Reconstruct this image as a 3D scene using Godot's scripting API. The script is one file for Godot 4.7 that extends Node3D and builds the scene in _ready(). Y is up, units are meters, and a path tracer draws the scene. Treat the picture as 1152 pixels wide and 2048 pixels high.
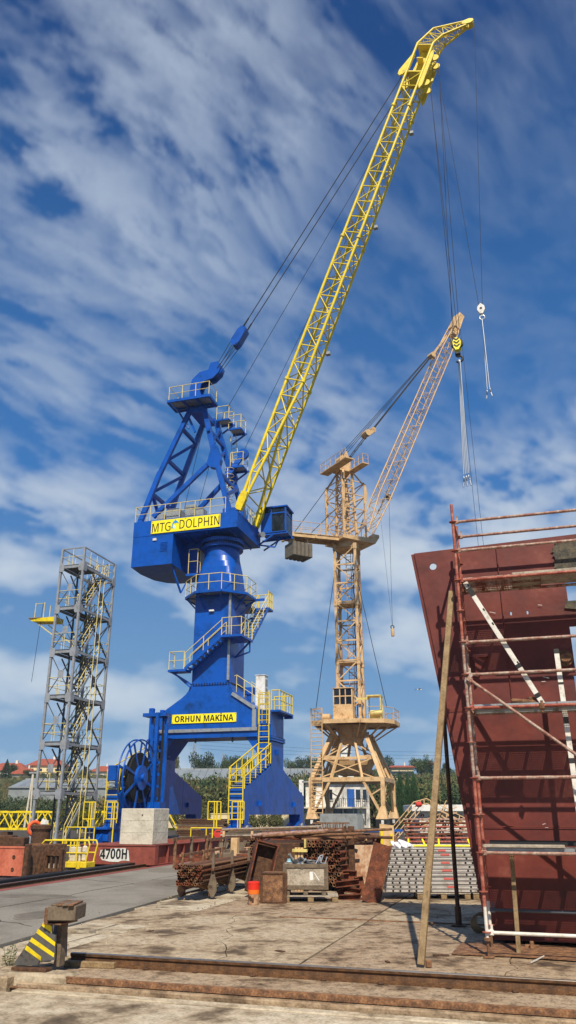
extends Node3D
# Shipyard with a blue and yellow portal crane, a tan tower crane, a stair tower and a hull block in scaffolding.
const FOCAL := 1538.0
const PITCH := 21.35
const EYE := 1.83
var mats := {}
var rng := RandomNumberGenerator.new()
var taken := {}
var YARD: Transform3D

# ---------- pixel of the photograph -> point on a plane of a yard frame ----------
func ray(px: float, py: float) -> Vector3:
	var u := (px - 576.0) / FOCAL
	var v := (1024.0 - py) / FOCAL
	var c := cos(deg_to_rad(PITCH))
	var s := sin(deg_to_rad(PITCH))
	return Vector3(u, v * c + s, -(c - v * s))

func hit(t: Transform3D, px: float, py: float, p: Vector3, n: Vector3) -> Vector3:
	var d := ray(px, py)
	var eye := Vector3(0, EYE, 0)
	var k := (t * p - eye).dot(t.basis * n) / d.dot(t.basis * n)
	return t.affine_inverse() * (eye + d * k)

func onz(t: Transform3D, px: float, py: float, z: float) -> Vector3:
	return hit(t, px, py, Vector3(0, 0, z), Vector3(0, 0, 1))
func onx(t: Transform3D, px: float, py: float, x: float) -> Vector3:
	return hit(t, px, py, Vector3(x, 0, 0), Vector3(1, 0, 0))
func ony(t: Transform3D, px: float, py: float, y: float) -> Vector3:
	return hit(t, px, py, Vector3(0, y, 0), Vector3(0, 1, 0))

func frame(o: Vector3, yaw := -17.0) -> Transform3D:
	return Transform3D(Basis(Vector3.UP, deg_to_rad(yaw)), o)

# ---------- mesh builder ----------
class MB:
	var v := PackedVector3Array()
	var n := PackedVector3Array()
	func tri(a: Vector3, b: Vector3, c: Vector3, nn := Vector3.ZERO) -> void:
		if nn == Vector3.ZERO:
			nn = (b - a).cross(c - a).normalized()
		v.append(a); v.append(c); v.append(b)
		n.append(nn); n.append(nn); n.append(nn)
	func quad(a: Vector3, b: Vector3, c: Vector3, d: Vector3) -> void:
		var nn := (b - a).cross(c - a)
		if nn.length_squared() < 1e-14:
			nn = (c - a).cross(d - a)
		nn = nn.normalized()
		tri(a, b, c, nn); tri(a, c, d, nn)
	func smooth_quad(a: Vector3, b: Vector3, c: Vector3, d: Vector3, na: Vector3, nb: Vector3, nc: Vector3, nd: Vector3) -> void:
		v.append(a); v.append(c); v.append(b); n.append(na); n.append(nc); n.append(nb)
		v.append(a); v.append(d); v.append(c); n.append(na); n.append(nd); n.append(nc)
	# box, edges chamfered by bev
	func box(c: Vector3, s: Vector3, b := Basis(), bev := 0.0) -> void:
		var h := s * 0.5
		if bev <= 0.0:
			for ax in 3:
				var i := (ax + 1) % 3
				var j := (ax + 2) % 3
				for sg in [-1.0, 1.0]:
					var p := []
					for q in [[-1, -1], [1, -1], [1, 1], [-1, 1]]:
						var w := Vector3.ZERO
						w[ax] = h[ax] * sg; w[i] = h[i] * q[0]; w[j] = h[j] * q[1]
						p.append(c + b * w)
					if sg > 0: quad(p[0], p[1], p[2], p[3])
					else: quad(p[3], p[2], p[1], p[0])
			return
		bev = minf(bev, minf(h.x, minf(h.y, h.z)) * 0.9)
		for ax in 3:
			var i := (ax + 1) % 3
			var j := (ax + 2) % 3
			for sg in [-1.0, 1.0]:
				var p := []
				for q in [[-1, -1], [1, -1], [1, 1], [-1, 1]]:
					var w := Vector3.ZERO
					w[ax] = h[ax] * sg; w[i] = (h[i] - bev) * q[0]; w[j] = (h[j] - bev) * q[1]
					p.append(c + b * w)
				if sg > 0: quad(p[0], p[1], p[2], p[3])
				else: quad(p[3], p[2], p[1], p[0])
			for s1 in [-1.0, 1.0]:
				for s2 in [-1.0, 1.0]:
					var q := []
					for t in [[-1.0, 0], [1.0, 0], [1.0, 1], [-1.0, 1]]:
						var w := Vector3.ZERO
						w[ax] = (h[ax] - bev) * t[0]
						w[i] = (h[i] - (0.0 if t[1] == 0 else bev)) * s1
						w[j] = (h[j] - (bev if t[1] == 0 else 0.0)) * s2
						q.append(c + b * w)
					if s1 * s2 > 0: quad(q[0], q[1], q[2], q[3])
					else: quad(q[3], q[2], q[1], q[0])
		for s1 in [-1.0, 1.0]:
			for s2 in [-1.0, 1.0]:
				for s3 in [-1.0, 1.0]:
					var a := c + b * Vector3(h.x * s1, (h.y - bev) * s2, (h.z - bev) * s3)
					var e := c + b * Vector3((h.x - bev) * s1, h.y * s2, (h.z - bev) * s3)
					var f := c + b * Vector3((h.x - bev) * s1, (h.y - bev) * s2, h.z * s3)
					if s1 * s2 * s3 > 0: tri(a, e, f)
					else: tri(a, f, e)
	func span(a: Vector3, b: Vector3, bev := 0.0) -> void:   # box between two corners
		box((a + b) * 0.5, (b - a).abs(), Basis(), bev)
	static func along(d: Vector3, up := Vector3.UP) -> Basis:   # z along d
		var z := d.normalized()
		if absf(z.dot(up)) > 0.98: up = Vector3.BACK if absf(z.z) < 0.9 else Vector3.RIGHT
		var x := up.cross(z).normalized()
		return Basis(x, z.cross(x), z)
	func bar(a: Vector3, b: Vector3, w: float, h: float, up := Vector3.UP, bev := 0.0) -> void:
		box((a + b) * 0.5, Vector3(w, h, a.distance_to(b)), along(b - a, up), bev)
	func tube(a: Vector3, b: Vector3, r: float, seg := 8, r2 := -1.0, caps := true) -> void:
		if r2 < 0: r2 = r
		var m := along(b - a)
		for i in seg:
			var t0 := TAU * i / seg
			var t1 := TAU * (i + 1) / seg
			var d0 := m.x * cos(t0) + m.y * sin(t0)
			var d1 := m.x * cos(t1) + m.y * sin(t1)
			smooth_quad(a + d0 * r, a + d1 * r, b + d1 * r2, b + d0 * r2, d0, d1, d1, d0)
			if caps:
				tri(a, a + d1 * r, a + d0 * r, -m.z)
				tri(b, b + d0 * r2, b + d1 * r2, m.z)
	func pipe(a: Vector3, b: Vector3, r: float, ri: float, seg := 8) -> void:   # hollow, with open ends
		tube(a, b, r, seg, r, false)
		var m := along(b - a)
		for i in seg:
			var t0 := TAU * i / seg
			var t1 := TAU * (i + 1) / seg
			var d0 := m.x * cos(t0) + m.y * sin(t0)
			var d1 := m.x * cos(t1) + m.y * sin(t1)
			smooth_quad(a + d1 * ri, a + d0 * ri, b + d0 * ri, b + d1 * ri, -d1, -d0, -d0, -d1)
			quad(a + d0 * ri, a + d1 * ri, a + d1 * r, a + d0 * r)
			quad(b + d1 * ri, b + d0 * ri, b + d0 * r, b + d1 * r)
	func path(pts: Array, r: float, seg := 6) -> void:
		for i in pts.size() - 1: tube(pts[i], pts[i + 1], r, seg)
	func torus(c: Vector3, ax: Vector3, R: float, r: float, n1 := 24, n2 := 8, from := 0.0, to := TAU) -> void:
		var m := along(ax)
		for i in n1:
			for j in n2:
				var p := []
				var q := []
				for k in [[0, 0], [1, 0], [1, 1], [0, 1]]:
					var a: float = from + (to - from) * (i + k[0]) / n1
					var e: float = TAU * (j + k[1]) / n2
					var d := m.x * cos(a) + m.y * sin(a)
					var o := d * cos(e) + m.z * sin(e)
					p.append(c + d * R + o * r); q.append(o)
				smooth_quad(p[0], p[1], p[2], p[3], q[0], q[1], q[2], q[3])
	# polygon in the xy of t, from z = 0 to z = depth
	func prism(poly: PackedVector2Array, depth: float, t := Transform3D()) -> void:
		var area := 0.0
		for i in poly.size():
			area += poly[i].cross(poly[(i + 1) % poly.size()])
		var q := poly.duplicate()
		if area < 0: q.reverse()
		var idx := Geometry2D.triangulate_polygon(q)
		var z0 := minf(0, depth)
		var z1 := maxf(0, depth)
		for i in range(0, idx.size(), 3):
			var a := q[idx[i]]
			var b := q[idx[i + 1]]
			var c := q[idx[i + 2]]
			if (b - a).cross(c - a) < 0:
				var w := b; b = c; c = w
			tri(t * Vector3(a.x, a.y, z1), t * Vector3(b.x, b.y, z1), t * Vector3(c.x, c.y, z1))
			tri(t * Vector3(a.x, a.y, z0), t * Vector3(c.x, c.y, z0), t * Vector3(b.x, b.y, z0))
		for i in q.size():
			var a := q[i]
			var b := q[(i + 1) % q.size()]
			quad(t * Vector3(a.x, a.y, z0), t * Vector3(b.x, b.y, z0), t * Vector3(b.x, b.y, z1), t * Vector3(a.x, a.y, z1))
	# loft between rings of equal length (each an Array of Vector3), smooth
	func loft(rings: Array, cap0 := true, cap1 := true) -> void:
		for k in rings.size() - 1:
			var A: Array = rings[k]
			var B: Array = rings[k + 1]
			for i in A.size():
				var j := (i + 1) % A.size()
				quad(A[i], A[j], B[j], B[i])
		if cap0:
			var R: Array = rings[0]
			for i in range(1, R.size() - 1): tri(R[0], R[i + 1], R[i])
		if cap1:
			var R: Array = rings[-1]
			for i in range(1, R.size() - 1): tri(R[0], R[i], R[i + 1])
	func lathe(o: Vector3, prof: Array, seg := 20, ax := Vector3.UP) -> void:   # prof: [radius, height] pairs
		var m := along(ax)
		for k in prof.size() - 1:
			var r0: float = prof[k][0]
			var r1: float = prof[k + 1][0]
			var h0: float = prof[k][1]
			var h1: float = prof[k + 1][1]
			var sl := Vector2(h1 - h0, r0 - r1).normalized()
			for i in seg:
				var t0 := TAU * i / seg
				var t1 := TAU * (i + 1) / seg
				var d0 := m.x * cos(t0) + m.y * sin(t0)
				var d1 := m.x * cos(t1) + m.y * sin(t1)
				smooth_quad(o + d0 * r0 + m.z * h0, o + d1 * r0 + m.z * h0, o + d1 * r1 + m.z * h1, o + d0 * r1 + m.z * h1,
					d0 * sl.x + m.z * sl.y, d1 * sl.x + m.z * sl.y, d1 * sl.x + m.z * sl.y, d0 * sl.x + m.z * sl.y)
	func mesh() -> ArrayMesh:
		var a := []
		a.resize(Mesh.ARRAY_MAX)
		a[Mesh.ARRAY_VERTEX] = v
		a[Mesh.ARRAY_NORMAL] = n
		var m := ArrayMesh.new()
		m.add_surface_from_arrays(Mesh.PRIMITIVE_TRIANGLES, a)
		return m

func numbered(called: String) -> String:
	taken[called] = taken.get(called, 0) + 1
	return called if taken[called] == 1 else "%s_%03d" % [called, taken[called] - 1]

func tag(o: Node3D, label: String, category: String, group := "", kind := "") -> Node3D:
	if label != "": o.set_meta("label", label)
	if category != "": o.set_meta("category", category)
	if group != "": o.set_meta("group", group)
	if kind != "": o.set_meta("kind", kind)
	return o

func thing(called: String, label: String, category: String, t := Transform3D(), group := "") -> Node3D:
	var o := Node3D.new()
	o.name = numbered(called)
	add_child(o)
	o.transform = t
	return tag(o, label, category, group)

func solo(called: String, m: MB, mat: Material, label: String, category: String, t := Transform3D(), group := "") -> MeshInstance3D:
	var o := MeshInstance3D.new()
	o.name = numbered(called)
	o.mesh = m.mesh(); o.material_override = mat
	add_child(o)
	o.transform = t
	tag(o, label, category, group)
	return o

func struct(called: String, m: MB, mat: Material, t := Transform3D()) -> MeshInstance3D:
	var o := MeshInstance3D.new()
	o.name = numbered(called)
	o.mesh = m.mesh(); o.material_override = mat
	add_child(o)
	o.transform = t
	o.set_meta("kind", "structure")
	return o

func part(parent: Node3D, called: String, m: MB, mat: Material, label := "") -> MeshInstance3D:
	var o := MeshInstance3D.new()
	o.name = called
	o.mesh = m.mesh(); o.material_override = mat
	parent.add_child(o, true)
	if label != "": o.set_meta("label", label)
	return o

func shared(parent: Node3D, called: String, mesh: Mesh, mat: Material, t: Transform3D) -> MeshInstance3D:
	var o := MeshInstance3D.new()
	o.name = called
	o.mesh = mesh; o.material_override = mat
	parent.add_child(o, true)
	o.transform = t
	return o

# ---------- shapes used by many things ----------
func railing(m: MB, pts: Array, h := 1.1, r := 0.024, step := 1.1, mid := 1) -> void:
	for i in pts.size() - 1:
		var a: Vector3 = pts[i]
		var b: Vector3 = pts[i + 1]
		var k := maxi(1, int(round(a.distance_to(b) / step)))
		for j in k + 1:
			if j == 0 and i > 0: continue
			var p := a.lerp(b, float(j) / k)
			m.tube(p, p + Vector3(0, h, 0), r, 6)
		m.tube(a + Vector3(0, h, 0), b + Vector3(0, h, 0), r, 6)
		for q in mid:
			var y := h * (q + 1.0) / (mid + 1.0)
			m.tube(a + Vector3(0, y, 0), b + Vector3(0, y, 0), r * 0.75, 6)

func ladder(m: MB, a: Vector3, b: Vector3, side: Vector3, w := 0.45, r := 0.022, rung := 0.3) -> void:
	var s := side.normalized() * w * 0.5
	m.tube(a - s, b - s, r, 6); m.tube(a + s, b + s, r, 6)
	var k := int(a.distance_to(b) / rung)
	for i in range(1, k + 1):
		var p := a.lerp(b, (i - 0.4) / k)
		m.tube(p - s, p + s, r * 0.7, 5)

# a flight: two stringers, single treads, handrails on both sides
func flight(parent: Node3D, a: Vector3, b: Vector3, side: Vector3, w: float, n: int, frame_mat: Material, tread_mat: Material, rail_mat: Material, rails := [-1, 1], rr := 0.024) -> void:
	var s := side.normalized() * w * 0.5
	var fl := Node3D.new()
	fl.name = "stair_flight"
	parent.add_child(fl, true)
	for g in [-1.0, 1.0]:
		var st := MB.new()
		st.bar(a + s * g, b + s * g, 0.05, 0.18)
		part(fl, "stringer", st, frame_mat)
	var flat := Vector3(b.x - a.x, 0, b.z - a.z).normalized()
	var tm := MB.new()
	tm.box(Vector3.ZERO, Vector3(w - 0.06, 0.04, 0.25), MB.along(flat))
	var tmesh := tm.mesh()
	for i in n:
		shared(fl, "tread", tmesh, tread_mat, Transform3D(Basis(), a.lerp(b, (i + 0.5) / n)))
	for g in rails:
		var rl := MB.new()
		var up := Vector3(0, 1.0, 0)
		rl.tube(a + s * g + up, b + s * g + up, rr, 6)
		rl.tube(a + s * g + up * 0.5, b + s * g + up * 0.5, rr * 0.75, 6)
		var k := maxi(2, int(a.distance_to(b) / 1.1))
		for i in k + 1:
			var p: Vector3 = (a + s * g).lerp(b + s * g, float(i) / k)
			rl.tube(p, p + up, rr, 6)
		part(fl, "handrail", rl, rail_mat)

func grate(m: MB, pts: PackedVector2Array, y: float, th := 0.05) -> void:   # flat deck, outline in xz
	var t := Transform3D(Basis(Vector3(1, 0, 0), Vector3(0, 0, 1), Vector3(0, -1, 0)), Vector3(0, y, 0))
	m.prism(pts, th, t)

func lettering(parent: Node3D, called: String, text: String, height: float, t: Transform3D, mat: Material, stretch := 1.0, bold := false, width := 0.0) -> MeshInstance3D:
	var tm := TextMesh.new()
	var f := SystemFont.new()
	f.font_names = PackedStringArray(["Droid Sans"])
	if bold: f.font_weight = 700
	tm.font = f
	tm.text = text
	tm.font_size = 64
	tm.pixel_size = height / 46.0
	tm.depth = 0.012
	tm.curve_step = 2.0
	var o := MeshInstance3D.new()
	o.name = called
	o.mesh = tm; o.material_override = mat
	parent.add_child(o, true)
	if width > 0.0:
		stretch = width / maxf(0.01, tm.get_aabb().size.x)
	o.transform = t * Transform3D(Basis.from_scale(Vector3(stretch, 1, 1)), Vector3.ZERO)
	return o
# ---------- materials ----------
func lut_tex(size: int, seed_: int, f1: float, f2: float, mixf: float, ramp: Array, kind := FastNoiseLite.TYPE_SIMPLEX_SMOOTH, speck := 0.0, sx := 1.0) -> ImageTexture:
	var a := FastNoiseLite.new()
	a.seed = seed_; a.frequency = f1; a.noise_type = kind; a.fractal_octaves = 5
	var b := FastNoiseLite.new()
	b.seed = seed_ + 7; b.frequency = f2; b.fractal_octaves = 4
	var da := a.get_seamless_image(size, size, false, false, 0.15, true).get_data()
	var db := b.get_seamless_image(size, size, false, false, 0.15, true).get_data()
	var lut := PackedByteArray()
	lut.resize(768)
	for i in 256:
		var t := i / 255.0
		var c: Color = ramp[-1][1]
		for k in ramp.size() - 1:
			if t <= ramp[k + 1][0]:
				var lo: float = ramp[k][0]
				var hi: float = ramp[k + 1][0]
				c = (ramp[k][1] as Color).lerp(ramp[k + 1][1], clampf((t - lo) / maxf(1e-4, hi - lo), 0, 1))
				break
		lut[i * 3] = int(clampf(c.r, 0, 1) * 255); lut[i * 3 + 1] = int(clampf(c.g, 0, 1) * 255); lut[i * 3 + 2] = int(clampf(c.b, 0, 1) * 255)
	var out := PackedByteArray()
	out.resize(size * size * 3)
	var r := RandomNumberGenerator.new()
	r.seed = seed_
	for i in size * size:
		var k := da[i] * (1.0 - mixf) + db[i] * mixf
		if speck > 0.0: k += (r.randf() - 0.5) * speck * 255.0
		var j := clampi(int(k), 0, 255) * 3
		out[i * 3] = lut[j]; out[i * 3 + 1] = lut[j + 1]; out[i * 3 + 2] = lut[j + 2]
	var im := Image.create_from_data(size, size, false, Image.FORMAT_RGB8, out)
	im.generate_mipmaps()
	return ImageTexture.create_from_image(im)

func bump_tex(size: int, seed_: int, f: float, strength: float) -> ImageTexture:
	var a := FastNoiseLite.new()
	a.seed = seed_; a.frequency = f; a.fractal_octaves = 5
	var im := a.get_seamless_image(size, size, false, false, 0.15, true)
	im.convert(Image.FORMAT_RGBA8)
	im.bump_map_to_normal_map(strength)
	im.generate_mipmaps()
	return ImageTexture.create_from_image(im)

func paint(key: String, c: Color, rough := 0.5, metal := 0.0, tex: Texture2D = null, scale := 0.5, bump: Texture2D = null, bs := 0.6, world := false) -> StandardMaterial3D:
	var m := StandardMaterial3D.new()
	m.albedo_color = c
	m.roughness = rough
	m.metallic = metal
	if tex:
		m.albedo_texture = tex
		m.uv1_triplanar = true
		m.uv1_world_triplanar = world
		m.uv1_scale = Vector3.ONE * scale
	if bump:
		m.normal_enabled = true
		m.normal_texture = bump
		m.normal_scale = bs
		m.uv1_triplanar = true
		m.uv1_world_triplanar = world
		m.uv1_scale = Vector3.ONE * scale
	mats[key] = m
	return m

func ground_mat(key: String, tex: Texture2D, scale: float, over: Texture2D, over_scale: float, bump: Texture2D, tone := Color(1, 1, 1)) -> void:
	var m := paint(key, tone, 0.93, 0.0, tex, scale, bump, 0.25, true)
	m.detail_enabled = true
	m.detail_blend_mode = BaseMaterial3D.BLEND_MODE_MUL
	m.detail_albedo = over
	m.detail_uv_layer = BaseMaterial3D.DETAIL_UV_2
	m.uv2_triplanar = true
	m.uv2_world_triplanar = true
	m.uv2_scale = Vector3.ONE * over_scale

func C(r: int, g: int, b: int) -> Color:
	return Color(r / 255.0, g / 255.0, b / 255.0)

func make_materials() -> void:
	var white := Color(1, 1, 1)
	var b1 := bump_tex(256, 5, 0.03, 6.0)
	var b2 := bump_tex(512, 9, 0.02, 8.0)
	# faint dirt shared by clean paints: near white with darker specks
	var dirt := lut_tex(256, 3, 0.012, 0.06, 0.4, [[0.0, C(168, 160, 150)], [0.25, C(210, 206, 200)], [0.4, C(236, 234, 231)], [0.6, C(250, 250, 250)], [1.0, white]])
	var worn := lut_tex(512, 11, 0.01, 0.05, 0.45, [[0.0, C(112, 80, 58)], [0.16, C(150, 114, 86)], [0.3, C(222, 210, 196)], [0.6, C(246, 242, 236)], [1.0, white]])
	paint("blue", C(0, 82, 182), 0.36, 0.0, dirt, 0.13, b1, 0.1)
	paint("blue_dark", C(4, 60, 138), 0.45, 0.0, dirt, 0.4)
	paint("yellow", C(236, 212, 26), 0.42, 0.0, dirt, 0.4)
	paint("rail_yellow", C(232, 206, 44), 0.5, 0.0, dirt, 0.6)
	paint("rail_cream", C(226, 208, 128), 0.5, 0.0, dirt, 0.6)
	paint("sign_yellow", C(248, 232, 30), 0.5)
	paint("black", C(22, 22, 24), 0.55)
	paint("rubber", C(26, 26, 28), 0.85, 0.0, dirt, 1.0)
	paint("emblem_blue", C(40, 150, 215), 0.5)
	paint("emblem_pale", C(196, 226, 226), 0.5)
	paint("galvanised", C(176, 182, 186), 0.42, 0.55, dirt, 0.8)
	paint("white", C(226, 228, 226), 0.5, 0.0, dirt, 0.3)
	paint("cabinet", C(150, 156, 158), 0.5, 0.1, dirt, 0.5)
	paint("tan", C(216, 186, 142), 0.62, 0.0, worn, 0.2, b1, 0.05)
	paint("tan_dark", C(170, 138, 106), 0.7, 0.0, worn, 0.2)
	paint("grey_steel", C(150, 156, 164), 0.5, 0.1, dirt, 0.4)
	paint("grey_dark", C(84, 88, 96), 0.6, 0.1, dirt, 0.5)
	paint("grey_plate", C(92, 94, 96), 0.7, 0.1, worn, 0.5)
	paint("rope", C(38, 38, 42), 0.7, 0.3)
	paint("chain", C(190, 196, 202), 0.35, 0.7)
	paint("lead", C(112, 105, 93), 0.85, 0.0, dirt, 0.5)
	var hull := lut_tex(512, 21, 0.006, 0.05, 0.25, [[0.0, C(92, 40, 34)], [0.3, C(124, 52, 42)], [0.5, C(138, 59, 47)], [0.7, C(148, 68, 55)], [0.85, C(166, 92, 76)], [1.0, C(180, 116, 100)]])
	paint("hull", C(184, 170, 165), 0.58, 0.0, hull, 0.3, b1, 0.06)
	var burnt := lut_tex(256, 23, 0.02, 0.08, 0.5, [[0.0, C(30, 29, 27)], [0.35, C(62, 60, 54)], [0.6, C(88, 82, 68)], [0.82, C(104, 88, 62)], [1.0, C(150, 100, 50)]])
	paint("burnt", white, 0.8, 0.0, burnt, 1.2)
	var rust := lut_tex(512, 31, 0.014, 0.07, 0.45, [[0.0, C(60, 44, 34)], [0.35, C(98, 70, 50)], [0.55, C(126, 90, 62)], [0.75, C(154, 114, 80)], [1.0, C(184, 146, 110)]])
	paint("rust", white, 0.85, 0.0, rust, 0.8, b1, 0.3)
	paint("rust_dark", C(172, 164, 158), 0.85, 0.0, rust, 0.9, b1, 0.3)
	paint("rust_red", C(222, 172, 156), 0.8, 0.0, rust, 0.5, b1, 0.2)
	var redlead := lut_tex(256, 37, 0.012, 0.06, 0.4, [[0.0, C(76, 40, 32)], [0.3, C(124, 62, 50)], [0.6, C(138, 70, 58)], [1.0, C(156, 88, 74)]])
	paint("red_lead", white, 0.65, 0.0, redlead, 0.6)
	var salmon := lut_tex(256, 39, 0.012, 0.06, 0.4, [[0.0, C(110, 60, 42)], [0.3, C(176, 92, 68)], [0.6, C(196, 108, 82)], [1.0, C(208, 132, 106)]])
	paint("salmon", white, 0.7, 0.0, salmon, 0.5)
	var scaf := lut_tex(256, 41, 0.02, 0.09, 0.4, [[0.0, C(92, 62, 50)], [0.35, C(134, 84, 70)], [0.5, C(150, 118, 104)], [0.7, C(172, 160, 148)], [1.0, C(196, 190, 180)]])
	paint("scaffold", white, 0.6, 0.15, scaf, 1.1)
	paint("scaffold_red", C(255, 176, 160), 0.6, 0.1, scaf, 1.1)
	paint("scaffold_white", C(226, 222, 212), 0.6, 0.05, dirt, 1.0)
	paint("plank_white", C(222, 220, 212), 0.6, 0.0, dirt, 1.4)
	var wood := lut_tex(256, 51, 0.02, 0.09, 0.5, [[0.0, C(96, 76, 50)], [0.35, C(140, 116, 80)], [0.6, C(164, 140, 100)], [1.0, C(186, 166, 126)]])
	paint("timber", C(226, 226, 232), 0.8, 0.0, wood, 1.0, b1, 0.15)
	var wood2 := lut_tex(256, 53, 0.02, 0.09, 0.5, [[0.0, C(98, 90, 80)], [0.35, C(146, 136, 122)], [0.6, C(172, 162, 146)], [1.0, C(192, 184, 168)]])
	paint("timber_grey", white, 0.85, 0.0, wood2, 0.8, b1, 0.12)
	paint("timber_dark", C(168, 158, 148), 0.9, 0.0, wood2, 1.0, b1, 0.2)
	var fine := bump_tex(512, 19, 0.12, 5.0)
	var stain := lut_tex(512, 91, 0.009, 0.035, 0.35, [[0.0, C(96, 86, 78)], [0.24, C(150, 138, 126)], [0.34, C(206, 196, 186)], [0.46, C(242, 236, 229)], [0.6, C(254, 252, 250)], [1.0, white]])
	var stain2 := lut_tex(512, 95, 0.006, 0.03, 0.3, [[0.0, C(186, 184, 180)], [0.4, C(226, 225, 222)], [0.6, C(250, 250, 248)], [1.0, white]])
	var streak := lut_tex(256, 97, 0.012, 0.05, 0.4, [[0.0, C(120, 78, 52)], [0.35, C(160, 118, 88)], [0.55, C(190, 162, 134)], [1.0, C(206, 188, 166)]])
	paint("streaked", white, 0.75, 0.0, streak, 0.6)
	paint("plank_steel", C(196, 192, 188), 0.5, 0.15, dirt, 0.9)
	paint("faded_red", C(206, 104, 96), 0.7, 0.0, dirt, 1.0)
	paint("rail_brown", C(196, 190, 170), 0.7, 0.1, rust, 0.9, b1, 0.1)
	var conc := lut_tex(512, 61, 0.02, 0.09, 0.5, [[0.0, C(112, 105, 94)], [0.3, C(164, 156, 138)], [0.5, C(190, 181, 162)], [0.7, C(206, 198, 180)], [1.0, C(226, 219, 203)]], FastNoiseLite.TYPE_SIMPLEX_SMOOTH, 0.1)
	ground_mat("concrete", conc, 0.42, stain, 0.14, fine, C(250, 248, 244))
	var conc2 := lut_tex(512, 63, 0.03, 0.1, 0.5, [[0.0, C(92, 84, 75)], [0.3, C(150, 139, 122)], [0.45, C(180, 168, 147)], [0.62, C(200, 188, 166)], [1.0, C(220, 210, 190)]], FastNoiseLite.TYPE_SIMPLEX_SMOOTH, 0.14)
	ground_mat("concrete_worn", conc2, 0.36, stain, 0.16, fine, C(232, 227, 219))
	var conc3 := lut_tex(512, 67, 0.025, 0.1, 0.5, [[0.0, C(84, 76, 67)], [0.28, C(138, 126, 110)], [0.42, C(174, 158, 138)], [0.6, C(196, 180, 158)], [1.0, C(216, 204, 184)]], FastNoiseLite.TYPE_SIMPLEX_SMOOTH, 0.14)
	ground_mat("concrete_stained", conc3, 0.4, stain, 0.2, fine, C(220, 213, 203))
	var clean := lut_tex(256, 65, 0.01, 0.08, 0.3, [[0.0, C(158, 152, 136)], [0.4, C(190, 184, 168)], [0.7, C(204, 198, 182)], [1.0, C(214, 208, 194)]])
	paint("concrete_block", white, 0.9, 0.0, clean, 0.5, b1, 0.25)
	var asph := lut_tex(512, 71, 0.05, 0.16, 0.5, [[0.0, C(102, 99, 93)], [0.35, C(128, 124, 116)], [0.6, C(142, 137, 128)], [1.0, C(160, 154, 143)]], FastNoiseLite.TYPE_SIMPLEX_SMOOTH, 0.12)
	ground_mat("asphalt", asph, 0.5, stain2, 0.09, fine)
	ground_mat("asphalt_patch", asph, 0.45, stain2, 0.2, fine, C(226, 223, 219))
	paint("red_strip", C(140, 74, 70), 0.9, 0.0, dirt, 0.4)
	var dark := lut_tex(256, 73, 0.02, 0.08, 0.5, [[0.0, C(36, 33, 29)], [0.5, C(66, 60, 52)], [1.0, C(104, 95, 82)]])
	paint("dirt", white, 0.95, 0.0, dark, 0.5, b2, 0.6, true)
	paint("rail_head", C(168, 158, 146), 0.3, 0.85, dirt, 0.6)
	var grass := lut_tex(256, 81, 0.01, 0.08, 0.5, [[0.0, C(58, 60, 30)], [0.4, C(84, 84, 44)], [0.7, C(118, 106, 62)], [1.0, C(146, 128, 82)]])
	paint("hill", white, 0.95, 0.0, grass, 0.03, b2, 0.4, true)
	paint("leaf", C(74, 92, 42), 0.8)
	for e in [["leaf_dark", C(42, 60, 30)], ["leaf_mid", C(64, 82, 38)], ["leaf_olive", C(88, 90, 48)], ["leaf_brown", C(106, 92, 58)], ["leaf_cypress", C(40, 72, 34)]]:
		var m := paint(e[0], e[1], 0.8)
		m.backlight_enabled = true
		m.backlight = (e[1] as Color) * 0.35
		m.cull_mode = BaseMaterial3D.CULL_DISABLED
	paint("bark", C(84, 70, 54), 0.95, 0.0, dark, 0.8)
	paint("roof_red", C(156, 80, 58), 0.85, 0.0, dirt, 0.3)
	paint("wall_cream", C(222, 208, 168), 0.9, 0.0, dirt, 0.2)
	paint("wall_white", C(224, 222, 214), 0.9, 0.0, dirt, 0.2)
	paint("greenhouse", C(150, 157, 158), 0.35, 0.2, dirt, 0.1)
	paint("door_blue", C(24, 84, 164), 0.5)
	paint("orange", C(226, 92, 44), 0.6)
	paint("bucket_red", C(214, 44, 24), 0.45)
	paint("bucket_orange", C(232, 112, 30), 0.45)
	paint("bottle", C(140, 190, 206), 0.3)
	paint("teal", C(22, 120, 128), 0.5)
	paint("bright_red", C(196, 58, 48), 0.6)
	paint("cloth", C(228, 228, 232), 0.9)
	var g := paint("glass", Color(0.12, 0.16, 0.2, 0.6), 0.05, 0.0)
	g.transparency = BaseMaterial3D.TRANSPARENCY_ALPHA
	var gd := paint("glass_dark", C(26, 34, 46), 0.08, 0.0)
	gd.metallic_specular = 0.8

# ---------- sky ----------
func sky_blob(list: Array, px: float, py: float, sx: float, sy: float, amt: float, tilt := 0.0) -> void:
	var d := ray(px, py).normalized()
	list.append([atan2(d.x, -d.z), asin(d.y), sx * 0.00061, sy * 0.00061, amt, cos(tilt), sin(tilt)])

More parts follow.
